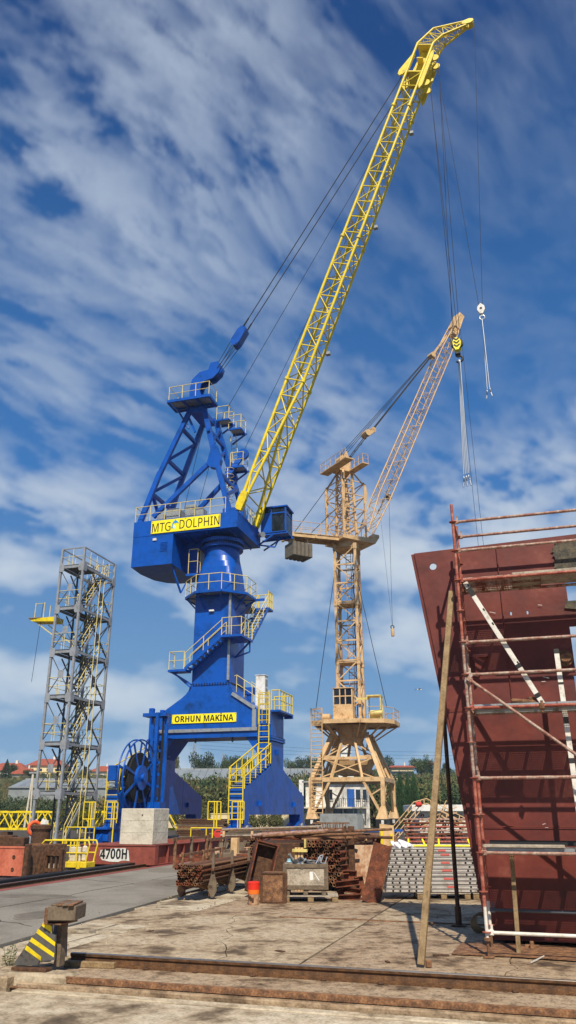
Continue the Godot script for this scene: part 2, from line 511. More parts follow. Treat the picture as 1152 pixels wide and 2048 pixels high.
func make_sky() -> Sky:
	var W := 2048
	var Hh := 1024
	var n1 := FastNoiseLite.new()
	n1.seed = 4; n1.frequency = 1.0; n1.fractal_octaves = 6; n1.fractal_gain = 0.62
	var n2 := FastNoiseLite.new()
	n2.seed = 12; n2.frequency = 1.0; n2.fractal_octaves = 2
	var n3 := FastNoiseLite.new()
	n3.seed = 33; n3.frequency = 1.0; n3.fractal_octaves = 5; n3.fractal_gain = 0.6
	var n4 := FastNoiseLite.new()
	n4.seed = 57; n4.frequency = 1.0; n4.fractal_octaves = 5; n4.fractal_gain = 0.48
	var n5 := FastNoiseLite.new()
	n5.seed = 71; n5.frequency = 1.0; n5.fractal_type = FastNoiseLite.FRACTAL_RIDGED; n5.fractal_octaves = 4
	var bl := []   # where the cloud is thick
	for e in [[60, 90, 210, 150, 0.5, 0.0], [380, 170, 230, 230, 0.72, 0.3], [230, 470, 250, 100, 0.72, -0.3], [500, 330, 150, 220, 0.5, 0.2], [30, 310, 110, 60, 0.4, 0.0], [60, 640, 250, 110, 0.34, 0.0],
			[180, 770, 260, 60, 0.42, -0.1], [640, 890, 130, 110, 0.72, 0.0], [60, 1000, 160, 80, 0.8, 0.0], [170, 1230, 210, 130, 0.5, 0.0], [650, 1230, 330, 130, 0.5, 0.0], [1080, 980, 190, 85, 1.1, 0.35], [890, 1030, 120, 60, 0.6, 0.2], [800, 1120, 190, 60, 0.5, 0.0], [420, 880, 200, 120, 0.32, 0.0], [750, 60, 200, 120, 0.16, 0.0]]:
		sky_blob(bl, e[0], e[1], e[2], e[3], e[4] * 0.74, e[5])
	var data := PackedByteArray()
	data.resize(W * Hh * 3)
	var zen := Color(0.015, 0.066, 0.225)
	var mid := Color(0.048, 0.185, 0.48)
	var hor := Color(0.27, 0.47, 0.67)
	var high := Color(0.43, 0.515, 0.65)
	var low := Color(0.68, 0.75, 0.81)
	for y in Hh:
		var el := PI * (0.5 - (y + 0.5) / Hh)
		var se := sin(el)
		var ce := cos(el)
		var base: Color
		if el < 0:
			base = Color(0.24, 0.23, 0.21)
		else:
			var k := clampf(el / deg_to_rad(52.0), 0, 1)
			base = hor.lerp(mid, pow(clampf(k / 0.45, 0, 1), 0.7)) if k < 0.45 else mid.lerp(zen, (k - 0.45) / 0.55)
		var lowf := smoothstep(0.62, 0.2, el)
		var ccol := high.lerp(low, lowf)
		for x in W:
			var c := base
			if el > -0.02:
				var az := wrapf(TAU * (x + 0.5) / W, -PI, PI)
				var m := 0.10 + 0.42 * smoothstep(0.55, 0.1, el)
				var edge := smoothstep(0.42, 0.75, absf(az))
				if absf(az) < 0.8:
					for b in bl:
						var da: float = (az - b[0]) * ce
						var de: float = el - b[1]
						var p: float = (da * b[5] + de * b[6]) / b[2]
						var q: float = (de * b[5] - da * b[6]) / b[3]
						var e := p * p + q * q
						if e < 8.0: m += b[4] * exp(-e * 0.6)
				m = lerpf(m, 0.42, edge)
				# plane of the high cloud, fibres drawn out along the wind
				var hh := maxf(se, 0.0) + 0.10
				var u := sin(az) * ce / hh
				var v := -cos(az) * ce / hh
				var wx := n2.get_noise_2d(u * 0.9, v * 0.9)
				var wy := n2.get_noise_2d(u * 0.9 + 31.0, v * 0.9)
				var ax := n2.get_noise_2d(u * 3.1 + 5.0, v * 3.1)
				var ay := n2.get_noise_2d(u * 3.1, v * 3.1 + 17.0)
				var ru := u * 0.66 - v * 0.75 + wx * 0.12 + ax * 0.03
				var rv := u * 0.75 + v * 0.66 + wy * 0.07 + ay * 0.018
				var fib := n1.get_noise_2d(ru * 5.0, rv * 12.0)
				var puff := n3.get_noise_2d(ru * 2.9 + 9.0, rv * 4.0)
				var wisp := n5.get_noise_2d(ru * 2.1 + fib * 0.2, rv * 3.6 + 7.0 + fib * 0.2)
				if lowf > 0.0:   # soft heaped cloud lower down
					var heap := n4.get_noise_3d(sin(az) * 4.6, cos(az) * 4.6, el * 9.0)
					fib = lerpf(fib, heap * 0.6, lowf * 0.85)
					puff = lerpf(puff, heap, lowf * 0.85)
					wisp = lerpf(wisp, heap, lowf * 0.9)
				var d := maxf(0.0, m * (0.50 + puff * 1.25 + fib * 1.25 + wisp * 0.85) + puff * 0.05)
				d = 1.0 - exp(-d * lerpf(0.85, 1.25, lowf))
				c = base.lerp(ccol, d)
			var o := (y * W + x) * 3
			c = c.linear_to_srgb()
			data[o] = int(clampf(c.r, 0, 1) * 255.0); data[o + 1] = int(clampf(c.g, 0, 1) * 255.0); data[o + 2] = int(clampf(c.b, 0, 1) * 255.0)
	var im := Image.create_from_data(W, Hh, false, Image.FORMAT_RGB8, data)
	var sm := PanoramaSkyMaterial.new()
	sm.panorama = ImageTexture.create_from_image(im)
	var s := Sky.new()
	s.sky_material = sm
	return s

func _ready() -> void:
	rng.seed = 20
	YARD = frame(Vector3.ZERO)
	# ----- camera -----
	var cam := Camera3D.new()
	cam.name = "camera"
	cam.position = Vector3(0, EYE, 0)
	cam.rotation_degrees.x = PITCH
	cam.fov = rad_to_deg(2.0 * atan(1024.0 / FOCAL))
	cam.near = 0.1
	cam.far = 3000
	add_child(cam)
	cam.current = true
	# ----- sky, sun, exposure -----
	var env := Environment.new()
	env.background_mode = Environment.BG_SKY
	env.sky = make_sky()
	env.background_energy_multiplier = 0.9
	env.tonemap_mode = Environment.TONE_MAPPER_LINEAR
	env.tonemap_exposure = 1.13
	env.sdfgi_enabled = true
	env.ssao_enabled = true
	env.ssil_enabled = true
	env.fog_enabled = true
	env.fog_density = 0.0003
	env.fog_light_color = Color(0.72, 0.80, 0.88)
	var we := WorldEnvironment.new()
	we.name = "environment"
	we.environment = env
	add_child(we)
	var sun := DirectionalLight3D.new()
	sun.name = "sun"
	var el := deg_to_rad(48.0)
	var az := deg_to_rad(4.0)
	var towards := Vector3(sin(az) * cos(el), sin(el), cos(az) * cos(el))
	sun.basis = Basis.looking_at(-towards, Vector3.UP)
	sun.light_energy = 1.6
	sun.light_color = Color(1.0, 0.95, 0.87)
	sun.light_angular_distance = 0.5
	sun.shadow_enabled = true
	add_child(sun)
	make_materials()
	print("materials ", Time.get_ticks_msec())
	build_ground()
	build_blue_crane()
	build_tan_crane()
	build_stair_tower()
	build_hull()
	build_scaffold()
	build_background()
	build_left_yard()
	build_clutter()
	scrap_field()
	build_foreground()
	print("built ", Time.get_ticks_msec())
# ---------- the blue and yellow portal crane ----------
func v2(a: Array) -> PackedVector2Array:
	var p := PackedVector2Array()
	for q in a: p.append(Vector2(q[0], q[1]))
	return p

func ring_square(y: float, h: float, r: float, n := 32) -> Array:   # square of half width h with corner radius r
	var o := []
	for i in n:
		var t := TAU * (i + 0.5) / n
		var d := Vector2(cos(t), sin(t))
		var k := h / maxf(absf(d.x), absf(d.y))
		var p := d * k
		var q := Vector2(clampf(p.x, -h + r, h - r), clampf(p.y, -h + r, h - r))
		var e := d * k - q
		if e.length() > r and r > 0.001: p = q + e.normalized() * r
		o.append(Vector3(p.x, y, -p.y))
	return o

func bogie(parent: Node3D, x: float, z: float) -> void:
	var b := MB.new()
	b.prism(v2([[-1.5, 0.42], [-1.5, 0.75], [-0.95, 1.1], [-0.4, 1.3], [0.4, 1.3], [0.95, 1.1], [1.5, 0.75], [1.5, 0.42], [1.0, 0.34], [-1.0, 0.34]]), 0.7,
		Transform3D(Basis(Vector3(0, 0, 1), Vector3(0, 1, 0), Vector3(-1, 0, 0)), Vector3(x + 0.35, 0, z)))
	var bo := part(parent, "bogie", b, mats.blue)
	for k in [-1.0, 1.0]:
		var w := MB.new()
		w.tube(Vector3(x - 0.12, 0.42, z + k * 0.95), Vector3(x + 0.12, 0.42, z + k * 0.95), 0.3, 20)
		w.tube(Vector3(x - 0.16, 0.42, z + k * 0.95), Vector3(x - 0.12, 0.42, z + k * 0.95), 0.34, 20)
		part(bo, "wheel", w, mats.rust_dark)
		var g := MB.new()
		g.prism(v2([[0, 0.2], [0.7, 0.12], [0.75, 0.3], [0.0, 0.8]]), 0.12, Transform3D(Basis(Vector3(0, 0, k), Vector3(0, 1, 0), Vector3(-k, 0, 0)), Vector3(x + 0.06 * k, 0, z + k * 1.5)))
		part(bo, "rail_guard", g, mats.blue)
	var pin := MB.new()
	pin.tube(Vector3(x - 0.46, 1.05, z), Vector3(x + 0.46, 1.05, z), 0.16, 16)
	part(bo, "pin", pin, mats.cabinet)

func build_blue_crane() -> void:
	var T := frame(Vector3(-4.455, 0, -49.58))
	var cr := thing("portal_crane", "tall blue portal crane with yellow lattice boom and yellow name boards", "crane", T)
	var blue: Material = mats.blue
	var m: MB
	# bogies and legs
	for x in [-3.62, 3.62]:
		for z in [-5.2, 5.2]: bogie(cr, x, z)
		m = MB.new()
		var side := Transform3D(Basis(Vector3(0, 0, 1), Vector3(0, 1, 0), Vector3(-1, 0, 0)), Vector3(x + 0.375, 0, 0))
		m.prism(v2([[5.8, 2.96], [5.8, 1.62], [5.6, 1.2], [4.95, 1.2], [4.8, 1.72], [-4.8, 1.72], [-4.95, 1.2], [-5.6, 1.2], [-5.75, 1.62], [-5.75, 2.8], [-1.2, 4.25], [-1.2, 7.5], [1.25, 7.5], [1.25, 4.35]]), 0.75, side)
		var leg := part(cr, "leg", m, blue)
		m = MB.new()
		m.box(Vector3(x, 5.86, 0.02), Vector3(0.93, 0.1, 2.65)); m.box(Vector3(x, 6.0, 0.02), Vector3(0.93, 0.1, 2.65))
		part(leg, "joint_flange", m, blue)
		m = MB.new()
		for i in 9:
			for q in [-0.41, 0.41]: m.tube(Vector3(x + q, 5.76, -1.2 + i * 0.3), Vector3(x + q, 6.1, -1.2 + i * 0.3), 0.025, 6)
		for i in 3: m.tube(Vector3(x - 0.25 + i * 0.25, 5.76, 1.3), Vector3(x - 0.25 + i * 0.25, 6.1, 1.3), 0.025, 6)
		part(leg, "flange_bolts", m, mats.black).set_meta("kind", "stuff")
		for q in [[3.2, 2.3], [-3.4, 2.3], [0.1, 5.2]]:
			m = MB.new()
			m.prism(v2([[-0.16, -0.14], [0.16, -0.14], [0.16, 0.14], [-0.16, 0.14]]), 0.16, Transform3D(Basis(Vector3(0, 0, -1), Vector3(0, 1, 0), Vector3(1, 0, 0)), Vector3(x + 0.375, q[1], q[0])))
			part(leg, "lifting_lug", m, blue)
		for q in [[2.4, 1.75, 3.85], [-2.6, 1.75, 3.75]]:   # plate seams
			m = MB.new()
			for sd in [-0.38, 0.38]: m.span(Vector3(x + sd - 0.006, q[1], q[0]), Vector3(x + sd + 0.006, q[2], q[0] + 0.02))
			part(leg, "weld_seam", m, blue)
		m = MB.new()   # haunch under the beam
		var s := signf(x)
		m.prism(v2([[s * 2.35, 6.06], [s * 3.25, 6.06], [s * 3.25, 4.9]]), 2.2, Transform3D(Basis(), Vector3(0, 0, -1.08)))
		part(leg, "haunch", m, blue)
	# portal beam
	m = MB.new()
	var out := [[-4.0, 6.05], [4.0, 6.05], [4.0, 7.5], [3.2, 7.62], [1.95, 8.42], [1.62, 8.68], [1.42, 8.95], [1.36, 9.2], [-1.36, 9.2], [-1.42, 8.95], [-1.62, 8.68], [-1.95, 8.42], [-3.2, 7.62], [-4.0, 7.5]]
	m.prism(v2(out), 2.5, Transform3D(Basis(), Vector3(0, 0, -1.2)))
	var beam := part(cr, "portal_beam", m, blue)
	m = MB.new()
	m.box(Vector3(-0.05, 6.48, 1.36), Vector3(6.4, 0.2, 0.1), Basis(), 0.01)
	m.box(Vector3(2.95, 7.1, 1.36), Vector3(0.26, 1.05, 0.1), Basis(), 0.01)
	m.bar(Vector3(1.5, 8.62, 1.36), Vector3(3.0, 7.68, 1.36), 0.1, 0.2)
	part(beam, "cable_tray", m, mats.galvanised)
	for x in [-0.9, 1.5]:
		m = MB.new()
		m.box(Vector3(x, 5.92, 1.1), Vector3(0.06, 0.28, 0.12))
		part(beam, "hanging_lug", m, mats.black)
	var bd := MB.new()
	bd.box(Vector3(-0.32, 7.2, 1.335), Vector3(4.24, 0.55, 0.05), Basis(), 0.008)
	var board := part(cr, "name_board", bd, mats.sign_yellow, "long yellow board lettered ORHUN MAKİNA")
	lettering(board, "letters", "ORHUN MAKİNA", 0.36, Transform3D(Basis(), Vector3(-0.32, 7.19, 1.364)), mats.black, 1.0, true, 3.86)
	for q in [[-2.38, 7.42], [1.74, 7.42], [-2.38, 6.98], [1.74, 6.98], [-0.32, 7.42], [-0.32, 6.98]]:
		m = MB.new()
		m.tube(Vector3(q[0], q[1], 1.36), Vector3(q[0], q[1], 1.372), 0.022, 8)
		part(board, "bolt", m, mats.black)
	# column
	m = MB.new()
	var sq := [ring_square(9.2, 1.34, 0.05), ring_square(9.34, 1.34, 0.05)]
	m.loft(sq)
	m.loft([ring_square(9.34, 1.28, 0.06, 112), ring_square(15.2, 1.28, 0.06, 112), ring_square(15.8, 1.28, 0.2, 112), ring_square(16.4, 1.27, 0.5, 112), ring_square(16.9, 1.26, 0.75, 112), ring_square(17.3, 1.23, 1.0, 112), ring_square(17.7, 1.2, 1.19, 112), ring_square(18.35, 1.16, 1.15, 112)])
	var col := part(cr, "column", m, blue)
	m = MB.new()
	for i in 15:
		m.box(Vector3(-1.26 + i * 0.18, 9.27, 1.36), Vector3(0.07, 0.1, 0.05))
		m.box(Vector3(1.36, 9.27, -1.26 + i * 0.18), Vector3(0.05, 0.1, 0.07))
	part(col, "flange_bolts", m, mats.black).set_meta("kind", "stuff")
	m = MB.new()
	m.box(Vector3(1.2, 12.3, 1.35), Vector3(0.14, 5.7, 0.1))
	part(col, "cable_duct", m, mats.galvanised)
	m = MB.new()
	m.box(Vector3(-0.05, 13.9, 1.36), Vector3(0.34, 0.12, 0.16), Basis(), 0.02)
	part(col, "flood_lamp", m, mats.white)
	m = MB.new()
	m.lathe(Vector3(0, 18.35, 0), [[0.0, 0.0], [1.42, 0.0], [1.42, 0.16], [1.34, 0.18], [1.34, 0.34], [1.46, 0.36], [1.46, 0.6], [0.0, 0.6]], 48)
	var ring := part(cr, "slewing_ring", m, mats.blue)
	m = MB.new()
	for i in 56:
		var t := TAU * i / 56
		m.tube(Vector3(cos(t) * 1.39, 18.45, sin(t) * 1.39), Vector3(cos(t) * 1.39, 18.78, sin(t) * 1.39), 0.03, 5)
	part(ring, "ring_bolts", m, mats.black).set_meta("kind", "stuff")
	for y in [10.9, 12.7, 14.4]:   # weld seams round the column
		m = MB.new()
		for q in [[0, 1], [1, 0], [0, -1], [-1, 0]]: m.box(Vector3(q[0] * 1.285, y, q[1] * 1.285), Vector3(0.012 if q[0] != 0 else 2.5, 0.018, 0.012 if q[1] != 0 else 2.5))
		part(col, "weld_seam", m, blue)
	# ring platform below the slewing ring
	var oc := []
	for i in 8:
		var t := TAU * (i + 0.5) / 8
		oc.append(Vector2(cos(t), sin(t)) * 2.32)
	m = MB.new()
	for i in 8:
		var a: Vector2 = oc[i]
		var b: Vector2 = oc[(i + 1) % 8]
		m.bar(Vector3(a.x, 15.0, a.y), Vector3(b.x, 15.0, b.y), 0.08, 0.16)
		m.bar(Vector3(a.x, 15.0, a.y), Vector3(a.x * 0.6, 15.0, a.y * 0.6), 0.07, 0.12)
		m.bar(Vector3(a.x * 0.97, 14.95, a.y * 0.97), Vector3(a.x * 0.58, 14.0, a.y * 0.58), 0.08, 0.08)
	m.bar(Vector3(2.1, 15.0, -0.9), Vector3(2.75, 15.0, -0.9), 0.08, 0.16)
	var ringp := part(cr, "ring_platform", m, blue)
	m = MB.new()
	for i in 8:
		var a: Vector2 = oc[i]
		var b: Vector2 = oc[(i + 1) % 8]
		m.quad(Vector3(a.x, 15.03, a.y) * Vector3(0.97, 1, 0.97), Vector3(a.x * 0.56, 15.03, a.y * 0.56), Vector3(b.x * 0.56, 15.03, b.y * 0.56), Vector3(b.x, 15.03, b.y) * Vector3(0.97, 1, 0.97))
		m.quad(Vector3(b.x, 14.99, b.y) * Vector3(0.97, 1, 0.97), Vector3(b.x * 0.56, 14.99, b.y * 0.56), Vector3(a.x * 0.56, 14.99, a.y * 0.56), Vector3(a.x, 14.99, a.y) * Vector3(0.97, 1, 0.97))
	part(ringp, "grating", m, mats.galvanised)
	m = MB.new()
	var rp := []
	for i in range(7, -1, -1): rp.append(Vector3(oc[i].x, 15.05, oc[i].y))
	rp.append(Vector3(oc[7].x, 15.05, oc[7].y))
	railing(m, rp, 1.1, 0.026, 0.9)
	part(ringp, "railing", m, mats.rail_cream)
	# stairs round the column
	m = MB.new()
	m.span(Vector3(-2.5, 9.98, 1.35), Vector3(-1.3, 10.12, 2.2))
	m.bar(Vector3(-2.3, 9.98, 1.6), Vector3(-1.28, 9.1, 1.4), 0.1, 0.1); m.bar(Vector3(-2.3, 9.98, 2.05), Vector3(-1.28, 9.3, 1.35), 0.1, 0.1)
	var l1 := part(cr, "landing", m, blue)
	m = MB.new()
	railing(m, [Vector3(-1.45, 10.12, 2.16), Vector3(-2.46, 10.12, 2.16), Vector3(-2.46, 10.12, 1.4)], 1.1, 0.026)
	part(l1, "railing", m, mats.rail_cream)
	flight(cr, Vector3(-1.4, 10.12, 1.76), Vector3(1.0, 12.08, 1.76), Vector3(0, 0, 1), 0.75, 9, blue, mats.galvanised, mats.rail_cream, [-1, 1], 0.026)
	m = MB.new()
	m.span(Vector3(0.95, 11.95, 1.3), Vector3(2.35, 12.08, 2.2)); m.span(Vector3(1.32, 11.95, 0.1), Vector3(2.35, 12.08, 1.3))
	m.bar(Vector3(2.25, 11.95, 0.4), Vector3(1.28, 11.0, 0.4), 0.1, 0.1); m.bar(Vector3(2.25, 11.95, 0.4), Vector3(2.25, 11.3, 0.4), 0.08, 0.08)
	m.bar(Vector3(2.25, 11.3, 0.4), Vector3(1.28, 11.0, 0.4), 0.08, 0.08)
	var l2 := part(cr, "landing", m, blue)
	m = MB.new()
	railing(m, [Vector3(1.0, 12.08, 2.16), Vector3(2.3, 12.08, 2.16), Vector3(2.3, 12.08, 0.2)], 1.1, 0.026, 0.65)
	part(l2, "railing", m, mats.rail_cream)
	flight(cr, Vector3(1.92, 12.1, 0.1), Vector3(1.92, 14.95, -3.1), Vector3(1, 0, 0), 0.75, 11, blue, mats.galvanised, mats.rail_cream, [-1, 1], 0.026)
	m = MB.new()
	m.span(Vector3(1.4, 14.9, -4.0), Vector3(2.35, 15.04, -3.1)); m.span(Vector3(0.2, 14.9, -4.0), Vector3(1.4, 15.04, -1.9))
	m.bar(Vector3(1.9, 14.9, -3.6), Vector3(1.0, 13.6, -1.3), 0.1, 0.1)
	var l3 := part(cr, "landing", m, blue)
	m = MB.new()
	railing(m, [Vector3(2.3, 15.04, -3.1), Vector3(2.3, 15.04, -3.95), Vector3(0.3, 15.04, -3.95)], 1.15, 0.03, 0.5)
	part(l3, "railing", m, mats.rail_yellow)
	# access on the right leg and the left leg: stair on the slope, ladders, small platforms
	for x in [3.62, -3.62]:
		var acc := Node3D.new()
		acc.name = "leg_access"
		cr.add_child(acc, true)
		m = MB.new()
		for q in 9:
			var f := (q + 0.5) / 9.0
			m.box(Vector3(x, lerpf(3.02, 4.42, f) + 0.06, lerpf(5.75, 1.4, f)), Vector3(0.72, 0.045, 0.34))
		part(acc, "treads", m, mats.galvanised)
		m = MB.new()
		for s in [-0.4, 0.4]:
			var a := Vector3(x + s, 3.0, 5.75)
			var b := Vector3(x + s, 4.5, 1.4)
			for q in 6:
				var p := a.lerp(b, q / 5.0)
				m.tube(p, p + Vector3(0, 1.12, 0), 0.035, 6)
			m.tube(a + Vector3(0, 1.12, 0), b + Vector3(0, 1.12, 0), 0.035, 6)
			m.tube(a + Vector3(0, 0.6, 0), b + Vector3(0, 0.6, 0), 0.028, 6)
		part(acc, "handrail", m, mats.rail_yellow)
		m = MB.new()
		ladder(m, Vector3(x, 1.3, 5.95), Vector3(x, 4.1, 5.95), Vector3(1, 0, 0), 0.78, 0.034)
		part(acc, "ladder", m, mats.rail_yellow)
		m = MB.new()
		m.span(Vector3(x - 1.5, 1.0, 5.9), Vector3(x + 0.4, 1.1, 6.9))
		m.span(Vector3(x - 1.0, 0.35, 6.0), Vector3(x - 0.4, 1.0, 6.7))
		part(acc, "step_platform", m, blue)
		m = MB.new()
		for bx in [[x - 1.2, x - 0.5, 6.75, 1.5, 2.35, 1.1], [x - 0.05, x + 0.6, 6.3, 1.5, 2.35, 1.1], [x - 2.0, x - 0.3, 7.0, 0.2, 1.1, 0.0]]:
			for yy in [bx[3], bx[4]]: m.tube(Vector3(bx[0], yy, bx[2]), Vector3(bx[1], yy, bx[2]), 0.035, 6)
			for k in 3:
				var xx := lerpf(bx[0], bx[1], k / 2.0)
				m.tube(Vector3(xx, bx[5] if k == 1 else bx[3], bx[2]), Vector3(xx, bx[4], bx[2]), 0.035, 6)
			m.tube(Vector3(lerpf(bx[0], bx[1], 0.7), 0.1, bx[2]), Vector3(lerpf(bx[0], bx[1], 0.7), bx[4], bx[2]), 0.045, 6)
		part(acc, "guard_rail", m, mats.rail_yellow)
		m = MB.new()
		for q in 3: m.box(Vector3(x - 0.7, 0.2 + q * 0.32, 7.1 - q * 0.15), Vector3(0.6, 0.04, 0.28))
		part(acc, "steps", m, mats.galvanised)
	# caged ladder and top platform on the right leg
	var top := Node3D.new()
	top.name = "leg_top_platform"
	cr.add_child(top, true)
	m = MB.new()
	m.span(Vector3(3.2, 7.45, -1.5), Vector3(4.55, 7.56, 1.3)); m.span(Vector3(4.0, 7.3, -1.5), Vector3(4.55, 7.45, -1.3))
	part(top, "deck", m, blue)
	m = MB.new()
	ladder(m, Vector3(3.62, 4.5, 1.5), Vector3(3.62, 8.7, 1.5), Vector3(1, 0, 0), 0.62, 0.034)
	for y in [6.75, 7.3, 7.9, 8.5]:
		m.torus(Vector3(3.62, y, 1.5), Vector3.UP, 0.36, 0.026, 12, 5, PI, TAU)
	for q in 5:
		var t := PI + PI * q / 4.0
		m.tube(Vector3(3.62 + cos(t) * 0.36, 6.75, 1.5 - sin(t) * 0.36), Vector3(3.62 + cos(t) * 0.36, 8.5, 1.5 - sin(t) * 0.36), 0.02, 5)
	part(top, "caged_ladder", m, mats.rail_yellow)
	m = MB.new()
	railing(m, [Vector3(4.0, 7.56, 1.28), Vector3(4.5, 7.56, 1.28), Vector3(4.5, 7.56, -1.45), Vector3(3.3, 7.56, -1.45)], 1.15, 0.034, 0.55)
	part(top, "railing", m, mats.rail_yellow)
	m = MB.new()
	railing(m, [Vector3(1.6, 8.75, 0.9), Vector3(3.15, 7.75, 0.9)], 1.05, 0.024, 0.6)
	m.tube(Vector3(1.6, 9.8, 0.9), Vector3(1.45, 9.75, 0.9), 0.024)
	railing(m, [Vector3(1.9, 8.6, -1.0), Vector3(3.15, 7.75, -1.0)], 1.05, 0.024, 0.6)
	part(top, "sloping_rail", m, mats.rail_cream)
	m = MB.new()
	m.box(Vector3(2.75, 8.75, -0.55), Vector3(0.62, 2.3, 0.62), Basis(), 0.02)
	m.box(Vector3(2.75, 9.92, -0.55), Vector3(0.7, 0.05, 0.7), Basis(), 0.01)
	part(top, "tall_cabinet", m, mats.white)
	m = MB.new()
	for q in 3: m.box(Vector3(3.07, 8.4 + q * 0.55, -0.55), Vector3(0.03, 0.35, 0.4))
	part(top, "cabinet_louvres", m, mats.cabinet)
	m = MB.new()
	m.box(Vector3(2.05, 8.95, -0.3), Vector3(0.55, 0.45, 0.5), Basis(), 0.02); m.bar(Vector3(2.05, 8.2, -0.3), Vector3(2.05, 8.8, -0.3), 0.3, 0.3)
	part(top, "motor_box", m, mats.blue)
	# cable reel on the left leg with its guide mast
	var rl := Node3D.new()
	rl.name = "cable_reel"
	cr.add_child(rl, true)
	var rc := Vector3(-2.75, 3.66, 4.75)
	m = MB.new()
	for q in [-0.16, 0.16]: m.torus(rc + Vector3(q, 0, 0), Vector3.RIGHT, 2.05, 0.045, 48, 6)
	part(rl, "rim", m, blue)
	for i in 8:
		var t := TAU * (i + 0.35) / 8
		var d := Vector3(0, sin(t), cos(t))
		for q in [-0.16, 0.16]:
			m = MB.new()
			m.bar(rc + Vector3(q * 0.8, 0, 0) + d * 0.2, rc + Vector3(q, 0, 0) + d * 2.05, 0.14, 0.05, Vector3.RIGHT)
			part(rl, "spoke", m, blue)
	m = MB.new()
	m.tube(rc - Vector3(0.13, 0, 0), rc + Vector3(0.13, 0, 0), 1.1, 40)
	for k in 9:
		m.torus(rc + Vector3(0.1, 0, 0), Vector3.RIGHT, 0.72 + k * 0.075, 0.045, 40, 6)
	m.tube(rc - Vector3(0.13, 0, 0), rc + Vector3(0.1, 0, 0), 1.32, 40)
	part(rl, "wound_cable", m, mats.rubber)
	m = MB.new()
	m.tube(rc - Vector3(0.7, 0, 0), rc + Vector3(0.3, 0, 0), 0.66, 32); m.tube(rc, rc + Vector3(0.45, 0, 0), 0.2, 16)
	m.box(rc + Vector3(-0.75, 0.2, 1.3), Vector3(0.5, 0.8, 0.7), Basis(), 0.03)
	part(rl, "hub", m, mats.blue)
	m = MB.new()
	m.span(Vector3(-3.9, 2.9, 4.2), Vector3(-3.2, 3.8, 5.2)); m.span(Vector3(-4.0, 1.2, 4.9), Vector3(-3.25, 3.0, 5.81))
	part(rl, "reel_bracket", m, blue)
	m = MB.new()
	for q in [[-3.0, 2.75], [-2.1, 2.75], [-2.45, 3.3]]:
		m.span(Vector3(q[0] - 0.09, 1.9, q[1] - 0.09), Vector3(q[0] + 0.09, 7.4, q[1] + 0.09))
	for k in 8:
		var y := 2.6 + k * 0.66
		m.span(Vector3(-3.0, y - 0.08, 2.72), Vector3(-2.1, y + 0.08, 2.8))
	m.span(Vector3(-3.5, 7.2, 2.4), Vector3(-2.0, 7.4, 3.2)); m.span(Vector3(-3.4, 1.6, 2.5), Vector3(-2.0, 2.4, 3.3))
	m.box(Vector3(-3.1, 7.55, 2.8), Vector3(0.3, 0.35, 0.3), Basis(), 0.04); m.box(Vector3(-2.5, 7.5, 2.6), Vector3(0.25, 0.25, 0.25), Basis(), 0.03)
	for k in 3: m.bar(Vector3(-2.9, 3.2 + k * 1.6, 2.75), Vector3(-3.3, 3.2 + k * 1.6, 1.2), 0.12, 0.12)
	var mast := part(rl, "guide_mast", m, blue)
	m = MB.new()
	for k in 3: m.tube(Vector3(-2.28 + k * 0.05, 2.0, 2.95), Vector3(-2.28 + k * 0.05, 7.2, 2.95), 0.025, 6)
	part(mast, "hanging_cable", m, mats.rubber)
	# slewing house
	m = MB.new()
	m.prism(v2([[-5.7, 2.1], [-5.85, 0.4], [-5.6, -1.2], [-5.0, -2.1], [-4.2, -2.5], [1.85, -2.5], [1.85, 2.1]]), 1.1, Transform3D(Basis(Vector3(1, 0, 0), Vector3(0, 0, 1), Vector3(0, -1, 0)), Vector3(0, 20.3, 0)))
	m.prism(v2([[-5.69, 2.09], [-5.84, 0.4], [-5.59, -1.2], [-4.99, -2.09], [-4.2, -2.49], [-2.72, -2.49], [-2.72, 2.09]]), 2.15, Transform3D(Basis(Vector3(1, 0, 0), Vector3(0, 0, 1), Vector3(0, -1, 0)), Vector3(0, 19.25, 0)))
	var house := part(cr, "slewing_house", m, blue)
	for x in [-4.6, -3.2]:
		m = MB.new()
		m.box(Vector3(x, 18.15, 2.095), Vector3(0.02, 2.1, 0.012))
		part(house, "weld_seam", m, blue)
	m = MB.new()
	m.box(Vector3(-4.2, 19.22, 2.104), Vector3(2.9, 0.03, 0.014))
	part(house, "weld_seam", m, blue)
	for x in [-2.0, -0.4, 1.2]:   # stiffeners under the deck
		m = MB.new()
		m.span(Vector3(x, 19.04, -2.3), Vector3(x + 0.06, 19.19, 1.9))
		part(house, "stiffener", m, blue)
	m = MB.new()
	for k in 7: m.box(Vector3(-3.35, 18.05 + k * 0.1, 2.11), Vector3(0.5, 0.05, 0.03))
	part(house, "louvre", m, mats.blue)
	m = MB.new()
	m.box(Vector3(-4.05, 18.9, 2.12), Vector3(0.26, 0.16, 0.08))
	part(house, "lamp", m, mats.white)
	m = MB.new()
	m.box(Vector3(1.2, 20.36, 1.62), Vector3(0.9, 0.5, 0.9), Basis(), 0.03); m.box(Vector3(1.4, 20.36, -1.87), Vector3(0.8, 0.5, 0.7), Basis(), 0.03)
	part(house, "boom_bearing", m, blue)
	bd = MB.new()
	bd.box(Vector3(-1.85, 19.76, 2.14), Vector3(5.0, 0.92, 0.05), Basis(), 0.008)
	board = part(cr, "name_board", bd, mats.sign_yellow, "yellow board lettered MTG DOLPHIN with a blue dolphin")
	lettering(board, "letters", "MTG", 0.62, Transform3D(Basis(), Vector3(-3.6, 19.7, 2.17)), mats.black, 1.0, false, 1.36)
	lettering(board, "letters", "DOLPHIN", 0.62, Transform3D(Basis(), Vector3(-0.82, 19.76, 2.17)), mats.black, 1.0, false, 2.86)
